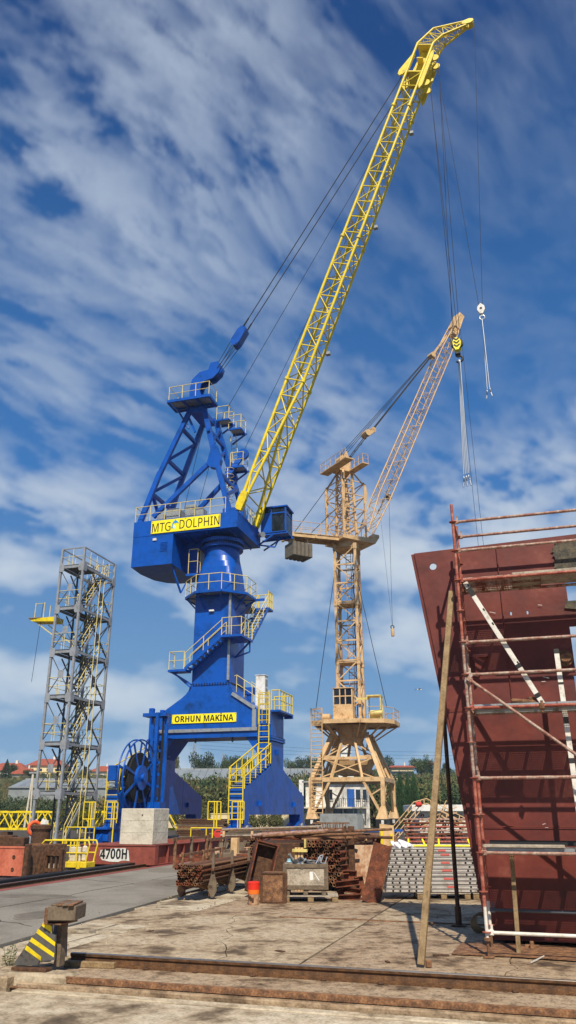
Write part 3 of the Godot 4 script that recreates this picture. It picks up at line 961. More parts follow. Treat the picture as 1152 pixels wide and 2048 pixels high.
	for q in [[-4.28, 20.15], [0.58, 20.15], [-4.28, 19.37], [0.58, 19.37], [-1.85, 20.15], [-1.85, 19.37]]:
		m = MB.new()
		m.tube(Vector3(q[0], q[1], 2.165), Vector3(q[0], q[1], 2.177), 0.026, 8)
		part(board, "bolt", m, mats.black)
	m = MB.new()   # leaping dolphin, drawn as an outline: back, beak, belly, tail
	m.prism(v2([[-0.42, -0.14], [-0.34, 0.08], [-0.2, 0.24], [-0.06, 0.3], [0.02, 0.42], [0.08, 0.3], [0.24, 0.24], [0.36, 0.12], [0.5, 0.04], [0.36, 0.04], [0.24, 0.08], [0.1, 0.1], [0.06, -0.04], [0.0, 0.08], [-0.14, 0.06], [-0.26, -0.04], [-0.32, -0.2], [-0.2, -0.36], [-0.36, -0.32], [-0.5, -0.38], [-0.46, -0.24]]), 0.012, Transform3D(Basis.from_scale(Vector3(0.58, 0.85, 1)), Vector3(-2.58, 19.84, 2.166)))
	part(board, "dolphin_emblem", m, mats.emblem_blue)
	m = MB.new()
	m.prism(v2([[-0.2, -0.5], [-0.05, -0.28], [-0.12, -0.1], [-0.26, -0.2], [-0.3, -0.36]]), 0.01, Transform3D(Basis.from_scale(Vector3(0.6, 0.8, 1)), Vector3(-2.52, 19.84, 2.166)))
	part(board, "emblem_wave", m, mats.emblem_pale)
	m = MB.new()
	railing(m, [Vector3(-5.65, 20.3, 0.4), Vector3(-5.65, 20.3, 2.05), Vector3(0.95, 20.3, 2.05)], 1.1, 0.026, 1.05)
	railing(m, [Vector3(-5.5, 20.3, -1.2), Vector3(-4.2, 20.3, -2.4), Vector3(1.0, 20.3, -2.4)], 1.1, 0.026, 1.05)
	part(house, "railing", m, mats.rail_cream)
	for q in [[-3.95, 0.5, 0.55, 0.8], [-3.0, 0.75, 0.95, 1.0], [-1.75, 0.9, 0.72, 0.9], [-1.1, 0.6, 0.6, 0.7]]:
		m = MB.new()
		m.box(Vector3(q[0], 20.3 + q[1] * 0.5 + 0.1, 1.3), Vector3(q[2], q[1], q[3]), Basis(), 0.03)
		m.box(Vector3(q[0], 20.35, 1.3), Vector3(q[2] * 0.9, 0.1, q[3] * 0.9))
		for k in 4: m.box(Vector3(q[0] - q[2] * 0.36 + k * q[2] * 0.24, 20.3 + q[1] * 0.55 + 0.1, 1.3 + q[3] * 0.5), Vector3(q[2] * 0.14, q[1] * 0.6, 0.04))
		part(house, "electric_cabinet", m, mats.cabinet)
	m = MB.new()   # small service basket below the house
	railing(m, [Vector3(-1.95, 16.6, 1.1), Vector3(-1.3, 16.6, 1.1), Vector3(-1.3, 16.6, 0.2)], 1.7, 0.026, 0.6)
	part(house, "service_rail", m, mats.rail_cream)
	m = MB.new()
	m.span(Vector3(-2.1, 16.45, 0.0), Vector3(-1.28, 16.6, 1.15)); m.span(Vector3(-2.7, 17.0, -1.6), Vector3(-1.6, 19.2, 0.0))
	m.bar(Vector3(-2.9, 17.0, 1.6), Vector3(-2.5, 15.4, 0.9), 0.1, 0.1); m.bar(Vector3(-2.5, 15.4, 0.9), Vector3(-2.2, 16.2, 0.7), 0.1, 0.1); m.bar(Vector3(-3.2, 17.0, 0.8), Vector3(-2.5, 15.4, 0.9), 0.1, 0.1)
	part(house, "slewing_motor", m, mats.blue)
	# A-frame
	var af := Node3D.new()
	af.name = "a_frame"
	cr.add_child(af, true)
	for q in [[1.7, 1.0], [-2.0, -1.3]]:
		var z0: float = q[0]
		var z1: float = q[1]
		var kz := lerpf(z0, z1, 0.45)
		m = MB.new()
		m.bar(Vector3(-5.5, 20.3, z0), Vector3(-4.35, 24.2, kz), 0.28, 0.36, Vector3.RIGHT, 0.02); m.bar(Vector3(-4.36, 24.1, kz), Vector3(-2.35, 29.3, z1), 0.27, 0.34, Vector3.RIGHT, 0.02)
		part(af, "rear_leg", m, blue)
		m = MB.new()
		m.bar(Vector3(1.1, 20.5, z0), Vector3(-0.2, 24.9, kz), 0.28, 0.35, Vector3.RIGHT, 0.02); m.bar(Vector3(-0.2, 24.8, kz), Vector3(-1.45, 29.4, z1), 0.28, 0.36, Vector3.RIGHT, 0.02)
		part(af, "front_leg", m, blue)
		m = MB.new()
		m.bar(Vector3(-4.5, 20.7, z0), Vector3(-0.3, 24.7, kz), 0.25, 0.31, Vector3.UP, 0.02)
		part(af, "stay", m, blue)
		m = MB.new()
		m.prism(v2([[-0.75, 24.3], [-0.5, 24.0], [0.15, 23.85], [0.3, 24.5], [-0.1, 25.7], [-0.4, 25.7]]), 0.42, Transform3D(Basis(), Vector3(0, 0, kz - 0.21)))
		part(af, "gusset", m, blue)
	for q in [[-4.85, 22.6, 1.55, -1.85], [-3.95, 25.2, 1.35, -1.7], [-3.0, 27.6, 1.15, -1.45]]:
		m = MB.new()
		m.bar(Vector3(q[0], q[1], q[2]), Vector3(q[0], q[1], q[3]), 0.22, 0.22)
		part(af, "cross_beam", m, blue)
	for q in [[-4.85, 22.6, 1.55, -3.95, 25.2, -1.7], [-4.0, 25.0, 1.35, -3.0, 27.6, -1.45], [-5.3, 20.6, -1.9, -4.85, 22.6, 1.4]]:
		m = MB.new()
		m.bar(Vector3(q[0], q[1], q[2]), Vector3(q[3], q[4], q[5]), 0.2, 0.2)
		part(af, "brace", m, blue)
	for q in [[0.85, 21.8, 1.6, 0.3, 23.6, -1.8], [-0.2, 24.6, 1.4, -0.7, 26.6, -1.6], [-0.55, 26.2, 1.25, -1.1, 28.4, -1.4]]:
		m = MB.new()
		m.bar(Vector3(q[0], q[1], q[2]), Vector3(q[3], q[4], q[5]), 0.2, 0.24)
		part(af, "brace", m, blue)
	for q in [[0.3, 23.4], [-0.75, 27.0]]:
		m = MB.new()
		m.bar(Vector3(q[0], q[1], 1.5), Vector3(q[0], q[1], -1.7), 0.2, 0.24)
		part(af, "cross_beam", m, blue)
	m = MB.new()
	m.bar(Vector3(-2.4, 28.9, 0.0), Vector3(-1.4, 28.9, 0.0), 2.4, 0.4); m.bar(Vector3(-3.4, 29.2, 1.4), Vector3(-2.5, 27.6, 1.0), 0.12, 0.12); m.bar(Vector3(-2.6, 28.6, 1.0), Vector3(-2.0, 27.2, 1.0), 0.14, 0.14)
	part(af, "apex_beam", m, blue)
	m = MB.new()
	for p in [[Vector3(-3.7, 29.3, 2.2), Vector3(-0.5, 29.3, 2.2)], [Vector3(-0.5, 29.3, 2.2), Vector3(-0.5, 29.3, 0.7)], [Vector3(-3.7, 29.3, 2.2), Vector3(-3.7, 29.3, 0.7)], [Vector3(-3.7, 29.3, 0.7), Vector3(-0.5, 29.3, 0.7)], [Vector3(-2.6, 29.3, 2.2), Vector3(-2.6, 29.3, 0.7)], [Vector3(-1.5, 29.3, 2.2), Vector3(-1.5, 29.3, 0.7)], [Vector3(-3.7, 29.3, 1.0), Vector3(-0.5, 29.3, 1.0)]]:
		m.bar(p[0], p[1], 0.14, 0.2)
	part(af, "platform_frame", m, blue)
	for p in [[0.4, 28.2, -2.2, 0.9], [-0.5, 29.0, -2.0, 1.3], [0.75, 24.95, -1.9, 1.6]]:   # three small side platforms
		m = MB.new()
		m.span(Vector3(p[0] - 0.7, p[1] - 0.06, p[2]), Vector3(p[0] + 0.3, p[1] + 0.06, p[2] + 0.1)); m.span(Vector3(p[0] - 0.7, p[1] - 0.06, p[2] + 1.0), Vector3(p[0] + 0.3, p[1] + 0.06, p[2] + 1.1))
		m.span(Vector3(p[0] + 0.24, p[1] - 0.06, p[2]), Vector3(p[0] + 0.3, p[1] + 0.06, p[2] + 1.0)); m.bar(Vector3(p[0] + 0.4, p[1], p[2] + 0.1), Vector3(p[0] - 0.7, p[1] - 0.8, p[2] + 0.2), 0.1, 0.1)
		part(af, "platform_frame", m, blue)
	m = MB.new()
	m.span(Vector3(-3.6, 29.34, 0.75), Vector3(-0.6, 29.37, 2.1))
	part(af, "grating", m, mats.galvanised)
	for p in [[0.4, 28.2, -2.2], [-0.5, 29.0, -2.0], [0.75, 24.95, -1.9]]:
		m = MB.new()
		m.span(Vector3(p[0] - 0.7, p[1] + 0.06, p[2]), Vector3(p[0] + 0.24, p[1] + 0.09, p[2] + 1.0))
		part(af, "grating", m, mats.galvanised)
	m = MB.new()
	railing(m, [Vector3(-3.65, 29.4, 0.7), Vector3(-3.65, 29.4, 2.15), Vector3(-0.55, 29.4, 2.15), Vector3(-0.55, 29.4, 0.75)], 1.1, 0.028, 1.0)
	for p in [[0.4, 28.25, -2.2], [-0.5, 29.05, -2.0], [0.75, 25.0, -1.9]]:
		railing(m, [Vector3(p[0] - 0.7, p[1], p[2] + 1.05), Vector3(p[0] + 0.27, p[1], p[2] + 1.05), Vector3(p[0] + 0.27, p[1], p[2] + 0.05), Vector3(p[0] - 0.5, p[1], p[2] + 0.05)], 1.1, 0.028, 0.7)
	part(af, "railing", m, mats.rail_cream)
	m = MB.new()
	ladder(m, Vector3(0.35, 20.5, 0.0), Vector3(-0.1, 24.9, -1.0), Vector3(0, 0, 1), 0.5, 0.03)
	ladder(m, Vector3(0.1, 25.0, -2.1), Vector3(-0.3, 28.2, -2.1), Vector3(1, 0, 0.3), 0.5, 0.03)
	for k in 7: m.torus(Vector3(0.35 - k * 0.06, 21.5 + k * 0.55, -0.1 - k * 0.12), Vector3.UP, 0.36, 0.02, 12, 5)
	part(af, "ladder", m, mats.rail_cream)
	m = MB.new()   # deflection sheave arm
	m.bar(Vector3(-0.1, 24.4, -0.9), Vector3(0.85, 26.1, -1.3), 0.16, 0.4, Vector3.RIGHT); m.tube(Vector3(0.85, 26.1, -1.42), Vector3(0.85, 26.1, -1.18), 0.42, 24)
	part(af, "sheave_arm", m, blue)
	# luffing head, hinged block and its ropes
	m = MB.new()
	for z in [-0.55, 0.15]:
		m.prism(v2([[-2.95, 29.4], [-2.95, 31.3], [-2.8, 32.1], [-2.2, 32.65], [-1.5, 32.75], [-1.35, 33.3], [-0.75, 33.35], [-0.5, 32.9], [-0.66, 32.4], [-1.15, 31.95], [-1.7, 31.85], [-2.05, 31.6], [-2.15, 31.1], [-2.0, 30.7], [-2.05, 29.4]]), 0.12, Transform3D(Basis(), Vector3(0, 0, z)))
	m.prism(v2([[-2.95, 29.4], [-2.95, 31.3], [-2.8, 32.1], [-2.2, 32.65], [-1.5, 32.75], [-1.6, 32.6], [-2.15, 32.5], [-2.7, 32.0], [-2.83, 31.3], [-2.83, 29.4]]), 0.58, Transform3D(Basis(), Vector3(0, 0, -0.43)))
	m.prism(v2([[-1.45, 32.85], [-1.35, 33.3], [-0.75, 33.35], [-0.78, 33.22], [-1.28, 33.18], [-1.36, 32.85]]), 0.58, Transform3D(Basis(), Vector3(0, 0, -0.43)))
	var head := part(cr, "luffing_head", m, blue)
	m = MB.new()
	for k in 4: m.tube(Vector3(-1.0, 32.7, -0.42 + k * 0.15), Vector3(-1.0, 32.7, -0.34 + k * 0.15), 0.5, 20)
	part(head, "sheave", m, mats.blue)
	var bdir := Vector3(14.3 - 1.25, 57.3 - 36.2, 0).normalized()
	var bt := Transform3D(Basis(bdir, Vector3(-bdir.y, bdir.x, 0), Vector3(0, 0, 1)), Vector3(0.75, 35.35, -0.16))
	m = MB.new()
	m.prism(v2([[-0.85, -0.1], [-0.72, 0.3], [-0.4, 0.42], [0.5, 0.42], [0.85, 0.25], [0.95, -0.1], [0.75, -0.35], [-0.4, -0.42], [-0.75, -0.32]]), 0.72, bt * Transform3D(Basis.from_scale(Vector3(1, 0.85, 1)), Vector3(0, 0, -0.36)))
	part(head, "floating_block", m, blue)
	m = MB.new()
	for k in 6:
		var zz := -0.6 + k * 0.18
		m.tube(Vector3(-0.9 + 0.1 * (k % 2), 33.1 - 0.4 * (k % 2), zz), bt * Vector3(-0.6, 0.3 - 0.6 * (k % 2), zz + 0.16), 0.022, 5)
	for z in [-0.5, 0.2]:
		var a := bt * Vector3(0.9, 0, z + 0.16)
		m.tube(a, Vector3(14.35, 57.25, z * 1.5), 0.035, 6)
		m.tube(a, a + bdir * 0.7, 0.06, 6)
	part(head, "luffing_ropes", m, mats.rope)
	m = MB.new()
	m.tube(Vector3(-0.4, 29.8, -0.9), Vector3(15.6, 57.4, -0.5), 0.02, 5); m.tube(Vector3(0.95, 26.5, -1.3), Vector3(15.9, 57.4, -0.9), 0.018, 5)
	m.tube(Vector3(-2.0, 21.0, 0.2), Vector3(-0.6, 29.6, -0.9), 0.018, 5); m.tube(Vector3(-3.4, 21.0, -0.5), Vector3(-2.2, 28.8, -0.9), 0.018, 5)
	part(head, "hoist_lead_ropes", m, mats.rope)
	build_boom(cr)
	# cab
	var cab := Node3D.new()
	cab.name = "driver_cab"
	cr.add_child(cab, true)
	var c0 := Vector3(2.05, 20.1, -3.55)
	var c1 := Vector3(3.9, 21.95, -2.0)
	m = MB.new()
	m.span(Vector3(c0.x, c0.y, c0.z), Vector3(c1.x, c0.y + 0.06, c1.z)); m.span(Vector3(c0.x - 0.06, c1.y, c0.z - 0.06), Vector3(c1.x + 0.1, c1.y + 0.1, c1.z + 0.06))
	for q in [[c0.x + 0.05, c0.z + 0.05], [c0.x + 0.05, c1.z - 0.05], [c1.x - 0.05, c0.z + 0.05], [c1.x - 0.05, c1.z - 0.05], [c0.x + 0.75, c1.z - 0.05]]:
		m.span(Vector3(q[0] - 0.05, c0.y + 0.06, q[1] - 0.05), Vector3(q[0] + 0.05, c1.y, q[1] + 0.05))
	m.span(Vector3(c0.x + 0.1, 21.5, c1.z - 0.09), Vector3(c1.x - 0.1, 21.58, c1.z - 0.01)); m.span(Vector3(c1.x - 0.09, 21.5, c0.z + 0.1), Vector3(c1.x - 0.01, 21.58, c1.z - 0.1))
	m.span(Vector3(c0.x + 0.1, c0.y + 0.06, c1.z - 0.07), Vector3(c0.x + 0.7, 21.5, c1.z - 0.03)); m.span(Vector3(c0.x, c0.y + 0.06, c0.z + 0.1), Vector3(c0.x + 0.06, c1.y, c1.z - 0.1))
	m.span(Vector3(c0.x + 0.1, c0.y + 0.06, c0.z + 0.01), Vector3(c1.x - 0.1, 20.7, c0.z + 0.05))
	part(cab, "body", m, blue)
	for q in [[Vector3(c0.x + 0.8, c0.y + 0.06, c1.z - 0.055), Vector3(c1.x - 0.1, 21.5, c1.z - 0.045)], [Vector3(c0.x + 0.1, 21.58, c1.z - 0.055), Vector3(c1.x - 0.1, c1.y, c1.z - 0.045)], [Vector3(c1.x - 0.055, c0.y + 0.06, c0.z + 0.1), Vector3(c1.x - 0.045, 21.5, c1.z - 0.1)], [Vector3(c1.x - 0.055, 21.58, c0.z + 0.1), Vector3(c1.x - 0.045, c1.y, c1.z - 0.1)], [Vector3(c0.x + 0.1, 20.7, c0.z + 0.02), Vector3(c1.x - 0.1, c1.y, c0.z + 0.03)]]:
		m = MB.new()
		m.span(q[0], q[1])
		part(cab, "pane", m, mats.glass)
	m = MB.new()
	m.box(Vector3(3.1, 20.5, -2.8), Vector3(0.6, 0.5, 0.6), Basis(), 0.06); m.box(Vector3(2.85, 20.95, -2.8), Vector3(0.14, 0.7, 0.55), Basis(), 0.05); m.box(Vector3(3.7, 20.5, -2.8), Vector3(0.3, 0.6, 0.9), Basis(), 0.04)
	part(cab, "seat", m, mats.black)
	m = MB.new()
	for z in [-2.1, -3.4]:
		m.bar(Vector3(1.7, 20.0, z), Vector3(4.0, 20.04, z), 0.1, 0.12); m.bar(Vector3(3.0, 20.0, z), Vector3(1.8, 19.3, minf(z, -2.2) + 0.0), 0.09, 0.09)
	m.bar(Vector3(1.8, 19.4, -2.4), Vector3(2.9, 19.2, -2.6), 0.09, 0.09); m.bar(Vector3(2.9, 19.2, -2.6), Vector3(3.2, 20.0, -2.8), 0.09, 0.09)
	part(cab, "bracket", m, blue)
	m = MB.new()   # clutter of rails, hoses and a lamp between the boom feet
	railing(m, [Vector3(1.9, 20.3, 0.9), Vector3(1.9, 20.3, -1.2)], 1.0, 0.03, 0.5)
	part(cab, "access_rail", m, mats.rail_cream)
	m = MB.new()
	m.tube(Vector3(2.0, 19.95, -1.9), Vector3(2.35, 19.85, -1.6), 0.16, 14, 0.2)
	part(cab, "flood_lamp", m, mats.galvanised)

func build_boom(cr: Node3D) -> void:
	var al := deg_to_rad(69.34)
	var u := Vector3(cos(al), sin(al), 0)
	var n := Vector3(sin(al), -cos(al), 0)
	var piv := Vector3(1.793, 20.9, -0.16)
	var boom := Node3D.new()
	boom.name = "boom"
	cr.add_child(boom, true)
	var S1 := 10.17
	var S2 := 41.6
	var corner := func(s: float, dn: float, dz: float) -> Vector3:
		var f := clampf(s / S1, 0, 1)
		return piv + u * s + n * dn * lerpf(0.1, 0.65, f) + Vector3(0, 0, dz * lerpf(1.7, 0.8, f))
	var m: MB
	for dn in [-1.0, 1.0]:
		for dz in [-1.0, 1.0]:
			m = MB.new()
			m.tube(corner.call(0.3, dn, dz), corner.call(S1, dn, dz), 0.105, 10)
			m.tube(corner.call(S1, dn, dz), corner.call(S2, dn, dz), 0.105, 10)
			for s in [S1, 22.57, 35.16]: m.tube(corner.call(s - 0.1, dn, dz), corner.call(s + 0.1, dn, dz), 0.165, 12)
			part(boom, "chord", m, mats.yellow)
	for dz in [-1.0, 1.0]:
		m = MB.new()
		m.prism(v2([[-0.35, -0.24], [0.5, -0.28], [1.0, -0.2], [1.0, 0.2], [0.5, 0.28], [-0.35, 0.24]]), 0.34, Transform3D(Basis(u, n * -1.0, Vector3(0, 0, 1)), piv + Vector3(0, 0, dz * 1.7 - 0.17)))
		part(boom, "foot", m, mats.yellow)
	var st := [0.9, 2.6, 4.2, 5.8, 7.3, 8.8, S1]
	var nbay := 20
	for i in range(1, nbay + 1): st.append(lerpf(S1, 38.6, float(i) / nbay))
	for i in st.size():
		var s: float = st[i]
		for dz in [-1.0, 1.0]:
			m = MB.new()
			m.tube(corner.call(s, -1, dz), corner.call(s, 1, dz), 0.05, 6)
			part(boom, "brace", m, mats.yellow)
		for dn in [-1.0, 1.0]:
			if i < 2 and dn < 0: continue
			m = MB.new()
			m.tube(corner.call(s, dn, -1), corner.call(s, dn, 1), 0.05, 6)
			part(boom, "brace", m, mats.yellow)
		if i + 1 < st.size():
			var s2: float = st[i + 1]
			var g := 1.0 if i % 2 == 0 else -1.0
			for dz in [-1.0, 1.0]:
				m = MB.new()
				m.tube(corner.call(s, g, dz), corner.call(s2, -g, dz), 0.045, 6)
				part(boom, "brace", m, mats.yellow)
			for dn in [-1.0, 1.0]:
				m = MB.new()
				m.tube(corner.call(s, dn, g), corner.call(s2, dn, -g), 0.045, 6)
				part(boom, "brace", m, mats.yellow)
	for s in [13.5, 24.8, 34.0]:   # lamps on the far lower chord
		m = MB.new()
		m.box(corner.call(s, 1, -1) + n * 0.3, Vector3(0.34, 0.3, 0.3), Basis(), 0.04); m.bar(corner.call(s, 1, -1), corner.call(s, 1, -1) + n * 0.3, 0.06, 0.06)
		part(boom, "flood_lamp", m, mats.cabinet)
	# head: plates, sheaves, rear bracket for the luffing pendants
	var hd := Node3D.new()
	hd.name = "boom_head"
	cr.add_child(hd, true)
	m = MB.new()
	for s in [38.7, 41.5]: m.bar(corner.call(s, 0, -1), corner.call(s, 0, 1), 1.2, 0.08, u)
	m.bar(corner.call(40.1, 0, -1), corner.call(40.1, 0, 1), 0.5, 0.08, u)
	for z in [-0.5, 0.2]:
		m.prism(v2([[38.9, -0.5], [41.4, -0.3], [41.0, 0.8], [39.0, 0.9]]), 0.1, Transform3D(Basis(u, n, u.cross(n)), piv + Vector3(0, 0, z)))
	part(hd, "cross_plate", m, mats.yellow)
	for z in [-0.86, 0.82]:
		m = MB.new()
		m.prism(v2([[37.4, 0.7], [40.6, 0.72], [40.9, 0.9], [40.5, 1.05], [37.3, 1.05], [36.9, 0.9]]), 0.12, Transform3D(Basis(u, n, u.cross(n)), piv + Vector3(0, 0, z)))
		part(hd, "side_plate", m, mats.yellow)
		m = MB.new()
		m.prism(v2([[38.35, -1.2], [38.5, -1.38], [38.9, -1.4], [40.6, -0.8], [40.6, -0.55], [39.2, -0.6], [38.5, -0.95]]), 0.14, Transform3D(Basis(u, n, u.cross(n)), piv + Vector3(0, 0, z * 0.85)))
		part(hd, "pendant_bracket", m, mats.yellow)
	for q in [[40.6, 1.05, -0.55], [40.6, 1.05, 0.25], [38.0, 1.1, -0.55], [38.0, 1.1, 0.25]]:
		m = MB.new()
		var c: Vector3 = piv + u * q[0] + n * q[1] + Vector3(0, 0, q[2])
		m.tube(c, c + Vector3(0, 0, 0.14), 0.3, 20)
		part(hd, "sheave", m, mats.yellow)
	# fly jib
	var jb := Node3D.new()
	jb.name = "fly_jib"
	cr.add_child(jb, true)
	var tip := Vector3(19.95, 61.7, -0.16)
	var up0: Vector3 = corner.call(S2, -1, 0) - Vector3(0, 0, -0.0)
	var lo0: Vector3 = corner.call(S2, 1, 0)
	var upk := Vector3(17.2, 61.55, -0.16)
	var lok := Vector3(17.85, 60.55, -0.16)
	var jc := func(top: bool, f: float, dz: float) -> Vector3:   # f 0 foot, 0.4 knee, 1 tip
		var a: Vector3 = up0 if top else lo0
		var b: Vector3 = upk if top else lok
		var e: Vector3 = tip + (Vector3(-0.2, 0.18, 0) if top else Vector3(-0.05, -0.22, 0))
		var p := a.lerp(b, f / 0.4) if f < 0.4 else b.lerp(e, (f - 0.4) / 0.6)
		return p + Vector3(0, 0, dz * lerpf(0.8, 0.16, f))
	for top in [true, false]:
		for dz in [-1.0, 1.0]:
			m = MB.new()
			m.path([jc.call(top, 0.0, dz), jc.call(top, 0.4, dz), jc.call(top, 1.0, dz)], 0.09, 8)
			part(jb, "chord", m, mats.yellow)
	for i in 7:
		var f := i / 7.0
		var f2 := (i + 1) / 7.0
		for dz in [-1.0, 1.0]:
			m = MB.new()
			m.tube(jc.call(true, f2, dz), jc.call(false, f2, dz), 0.034, 6); m.tube(jc.call(i % 2 == 0, f, dz), jc.call(i % 2 != 0, f2, dz), 0.034, 6)
			part(jb, "brace", m, mats.yellow)
		for top in [true, false]:
			m = MB.new()
			var g := 1.0 if i % 2 == 0 else -1.0
			m.tube(jc.call(top, f2, -1), jc.call(top, f2, 1), 0.034, 6); m.tube(jc.call(top, f, g), jc.call(top, f2, -g), 0.034, 6)
			part(jb, "brace", m, mats.yellow)
	m = MB.new()
	for z in [-0.32, 0.2]:
		m.prism(v2([[-0.5, -0.14], [-0.4, 0.14], [0.1, 0.24], [0.4, 0.14], [0.46, -0.06], [0.2, -0.26], [-0.25, -0.24]]), 0.1, Transform3D(Basis(), tip + Vector3(0, 0, z)))
	m.tube(tip + Vector3(0.25, -0.05, -0.2), tip + Vector3(0.25, -0.05, 0.2), 0.22, 20)
	part(jb, "tip_sheave", m, mats.yellow)
	# hoist ropes
	var T := frame(Vector3(-4.455, 0, -49.58))
	var hook := onz(T, 914, 690, -0.16)
	var aux := onz(T, 962, 618, -0.16)
	m = MB.new()
	for q in [[40.4, 1.35, -0.45, -0.25], [40.4, 1.35, 0.32, 0.25], [38.0, 1.4, -0.5, -0.12], [38.0, 1.4, 0.3, 0.12]]:
		m.tube(piv + u * q[0] + n * q[1] + Vector3(0, 0, q[2]), hook + Vector3(q[3], 0.5, q[3]), 0.02, 5)
	m.tube(tip + Vector3(0.5, -0.1, 0), aux + Vector3(0.12, 0.3, 0), 0.016, 5); m.tube(piv + u * 40.0 + n * 1.4, aux + Vector3(-0.12, 0.3, 0), 0.016, 5)
	part(hd, "hoist_ropes", m, mats.rope)
	# main hook block with chain sling
	var hb := thing("hook_block", "yellow and black striped hook block with long chain sling beneath yellow boom", "hook", T * Transform3D(Basis(), hook))
	for z in [-0.3, 0.18]:
		m = MB.new()
		m.prism(v2([[-0.34, 0.1], [-0.2, 0.5], [0.2, 0.5], [0.36, 0.1], [0.3, -0.3], [0.12, -0.62], [-0.14, -0.62], [-0.3, -0.3]]), 0.12, Transform3D(Basis.from_scale(Vector3(0.8, 0.85, 1)), Vector3(0, 0, z)))
		var pl := part(hb, "cheek_plate", m, mats.sign_yellow)
		for k in 3:
			m = MB.new()
			for g in [-1.0, 1.0]:
				m.bar(Vector3(0, -0.3 + k * 0.26, z + (0.13 if z > 0 else -0.01)), Vector3(0.19 * g, -0.12 + k * 0.26, z + (0.13 if z > 0 else -0.01)), 0.1, 0.015, Vector3.BACK)
			part(pl, "stripe", m, mats.black)
	m = MB.new()
	for x in [-0.12, 0.12]: m.tube(Vector3(x, 0.1, -0.14), Vector3(x, 0.1, 0.14), 0.3, 20)
	part(hb, "sheave", m, mats.black)
	m = MB.new()
	m.box(Vector3(0, -0.72, 0), Vector3(0.36, 0.2, 0.4), Basis(), 0.04)
	m.torus(Vector3(0.05, -1.12, 0), Vector3.BACK, 0.24, 0.075, 20, 8, -2.4, 2.2)
	m.tube(Vector3(0, -0.8, 0), Vector3(0, -0.95, 0), 0.09, 10)
	part(hb, "hook", m, mats.black)
	var low := onz(T, 934, 965, -0.16) - hook
	m = MB.new()
	for q in [-0.16, -0.05, 0.06, 0.16]: m.tube(Vector3(q * 0.4 + 0.05, -1.3, q), low + Vector3(q, 0.6, q * 0.5), 0.034, 6)
	part(hb, "sling_chain", m, mats.chain)
	m = MB.new()
	for q in [-0.18, 0.0, 0.18]:
		m.torus(low + Vector3(q, 0.3, q * 0.4), Vector3(1, 0, q), 0.16, 0.04, 14, 6); m.tube(low + Vector3(q, 0.15, q * 0.4), low + Vector3(q * 1.4, -0.25, q * 0.4), 0.055, 6)
	part(hb, "sling_hook", m, mats.chain)
	m = MB.new()
	m.torus(Vector3(0.05, -1.4, 0), Vector3.RIGHT, 0.2, 0.05, 16, 6)
	part(hb, "sling_ring", m, mats.chain)
	var ab := thing("hook_block", "small pale round hook block with chain sling under the boom tip", "hook", T * Transform3D(Basis(), aux))
	m = MB.new()
	m.prism(v2([[0, 0.42], [0.24, 0.16], [0.26, -0.1], [0.1, -0.42], [-0.1, -0.42], [-0.26, -0.1], [-0.24, 0.16]]), 0.24, Transform3D(Basis(), Vector3(0, 0, -0.12)))
	part(ab, "cheek_plate", m, mats.white)
	m = MB.new()
	m.tube(Vector3(0, 0, -0.14), Vector3(0, 0, 0.14), 0.09, 12)
	part(ab, "pin", m, mats.black)
	m = MB.new()
	m.torus(Vector3(0.02, -0.7, 0), Vector3.BACK, 0.17, 0.045, 16, 6)
	part(ab, "hook", m, mats.chain)
	low = onz(T, 978, 788, -0.16) - aux
	m = MB.new()
	for q in [-0.08, 0.08]: m.tube(Vector3(0, -0.86, q), low + Vector3(q, 0.4, q), 0.034, 6)
	for q in [-0.12, 0.12]:
		m.torus(low + Vector3(q, 0.2, q), Vector3(1, 0, q), 0.15, 0.04, 14, 6); m.tube(low + Vector3(q, 0.08, q), low + Vector3(q * 1.6, -0.25, q), 0.05, 6)
	part(ab, "sling_chain", m, mats.chain)
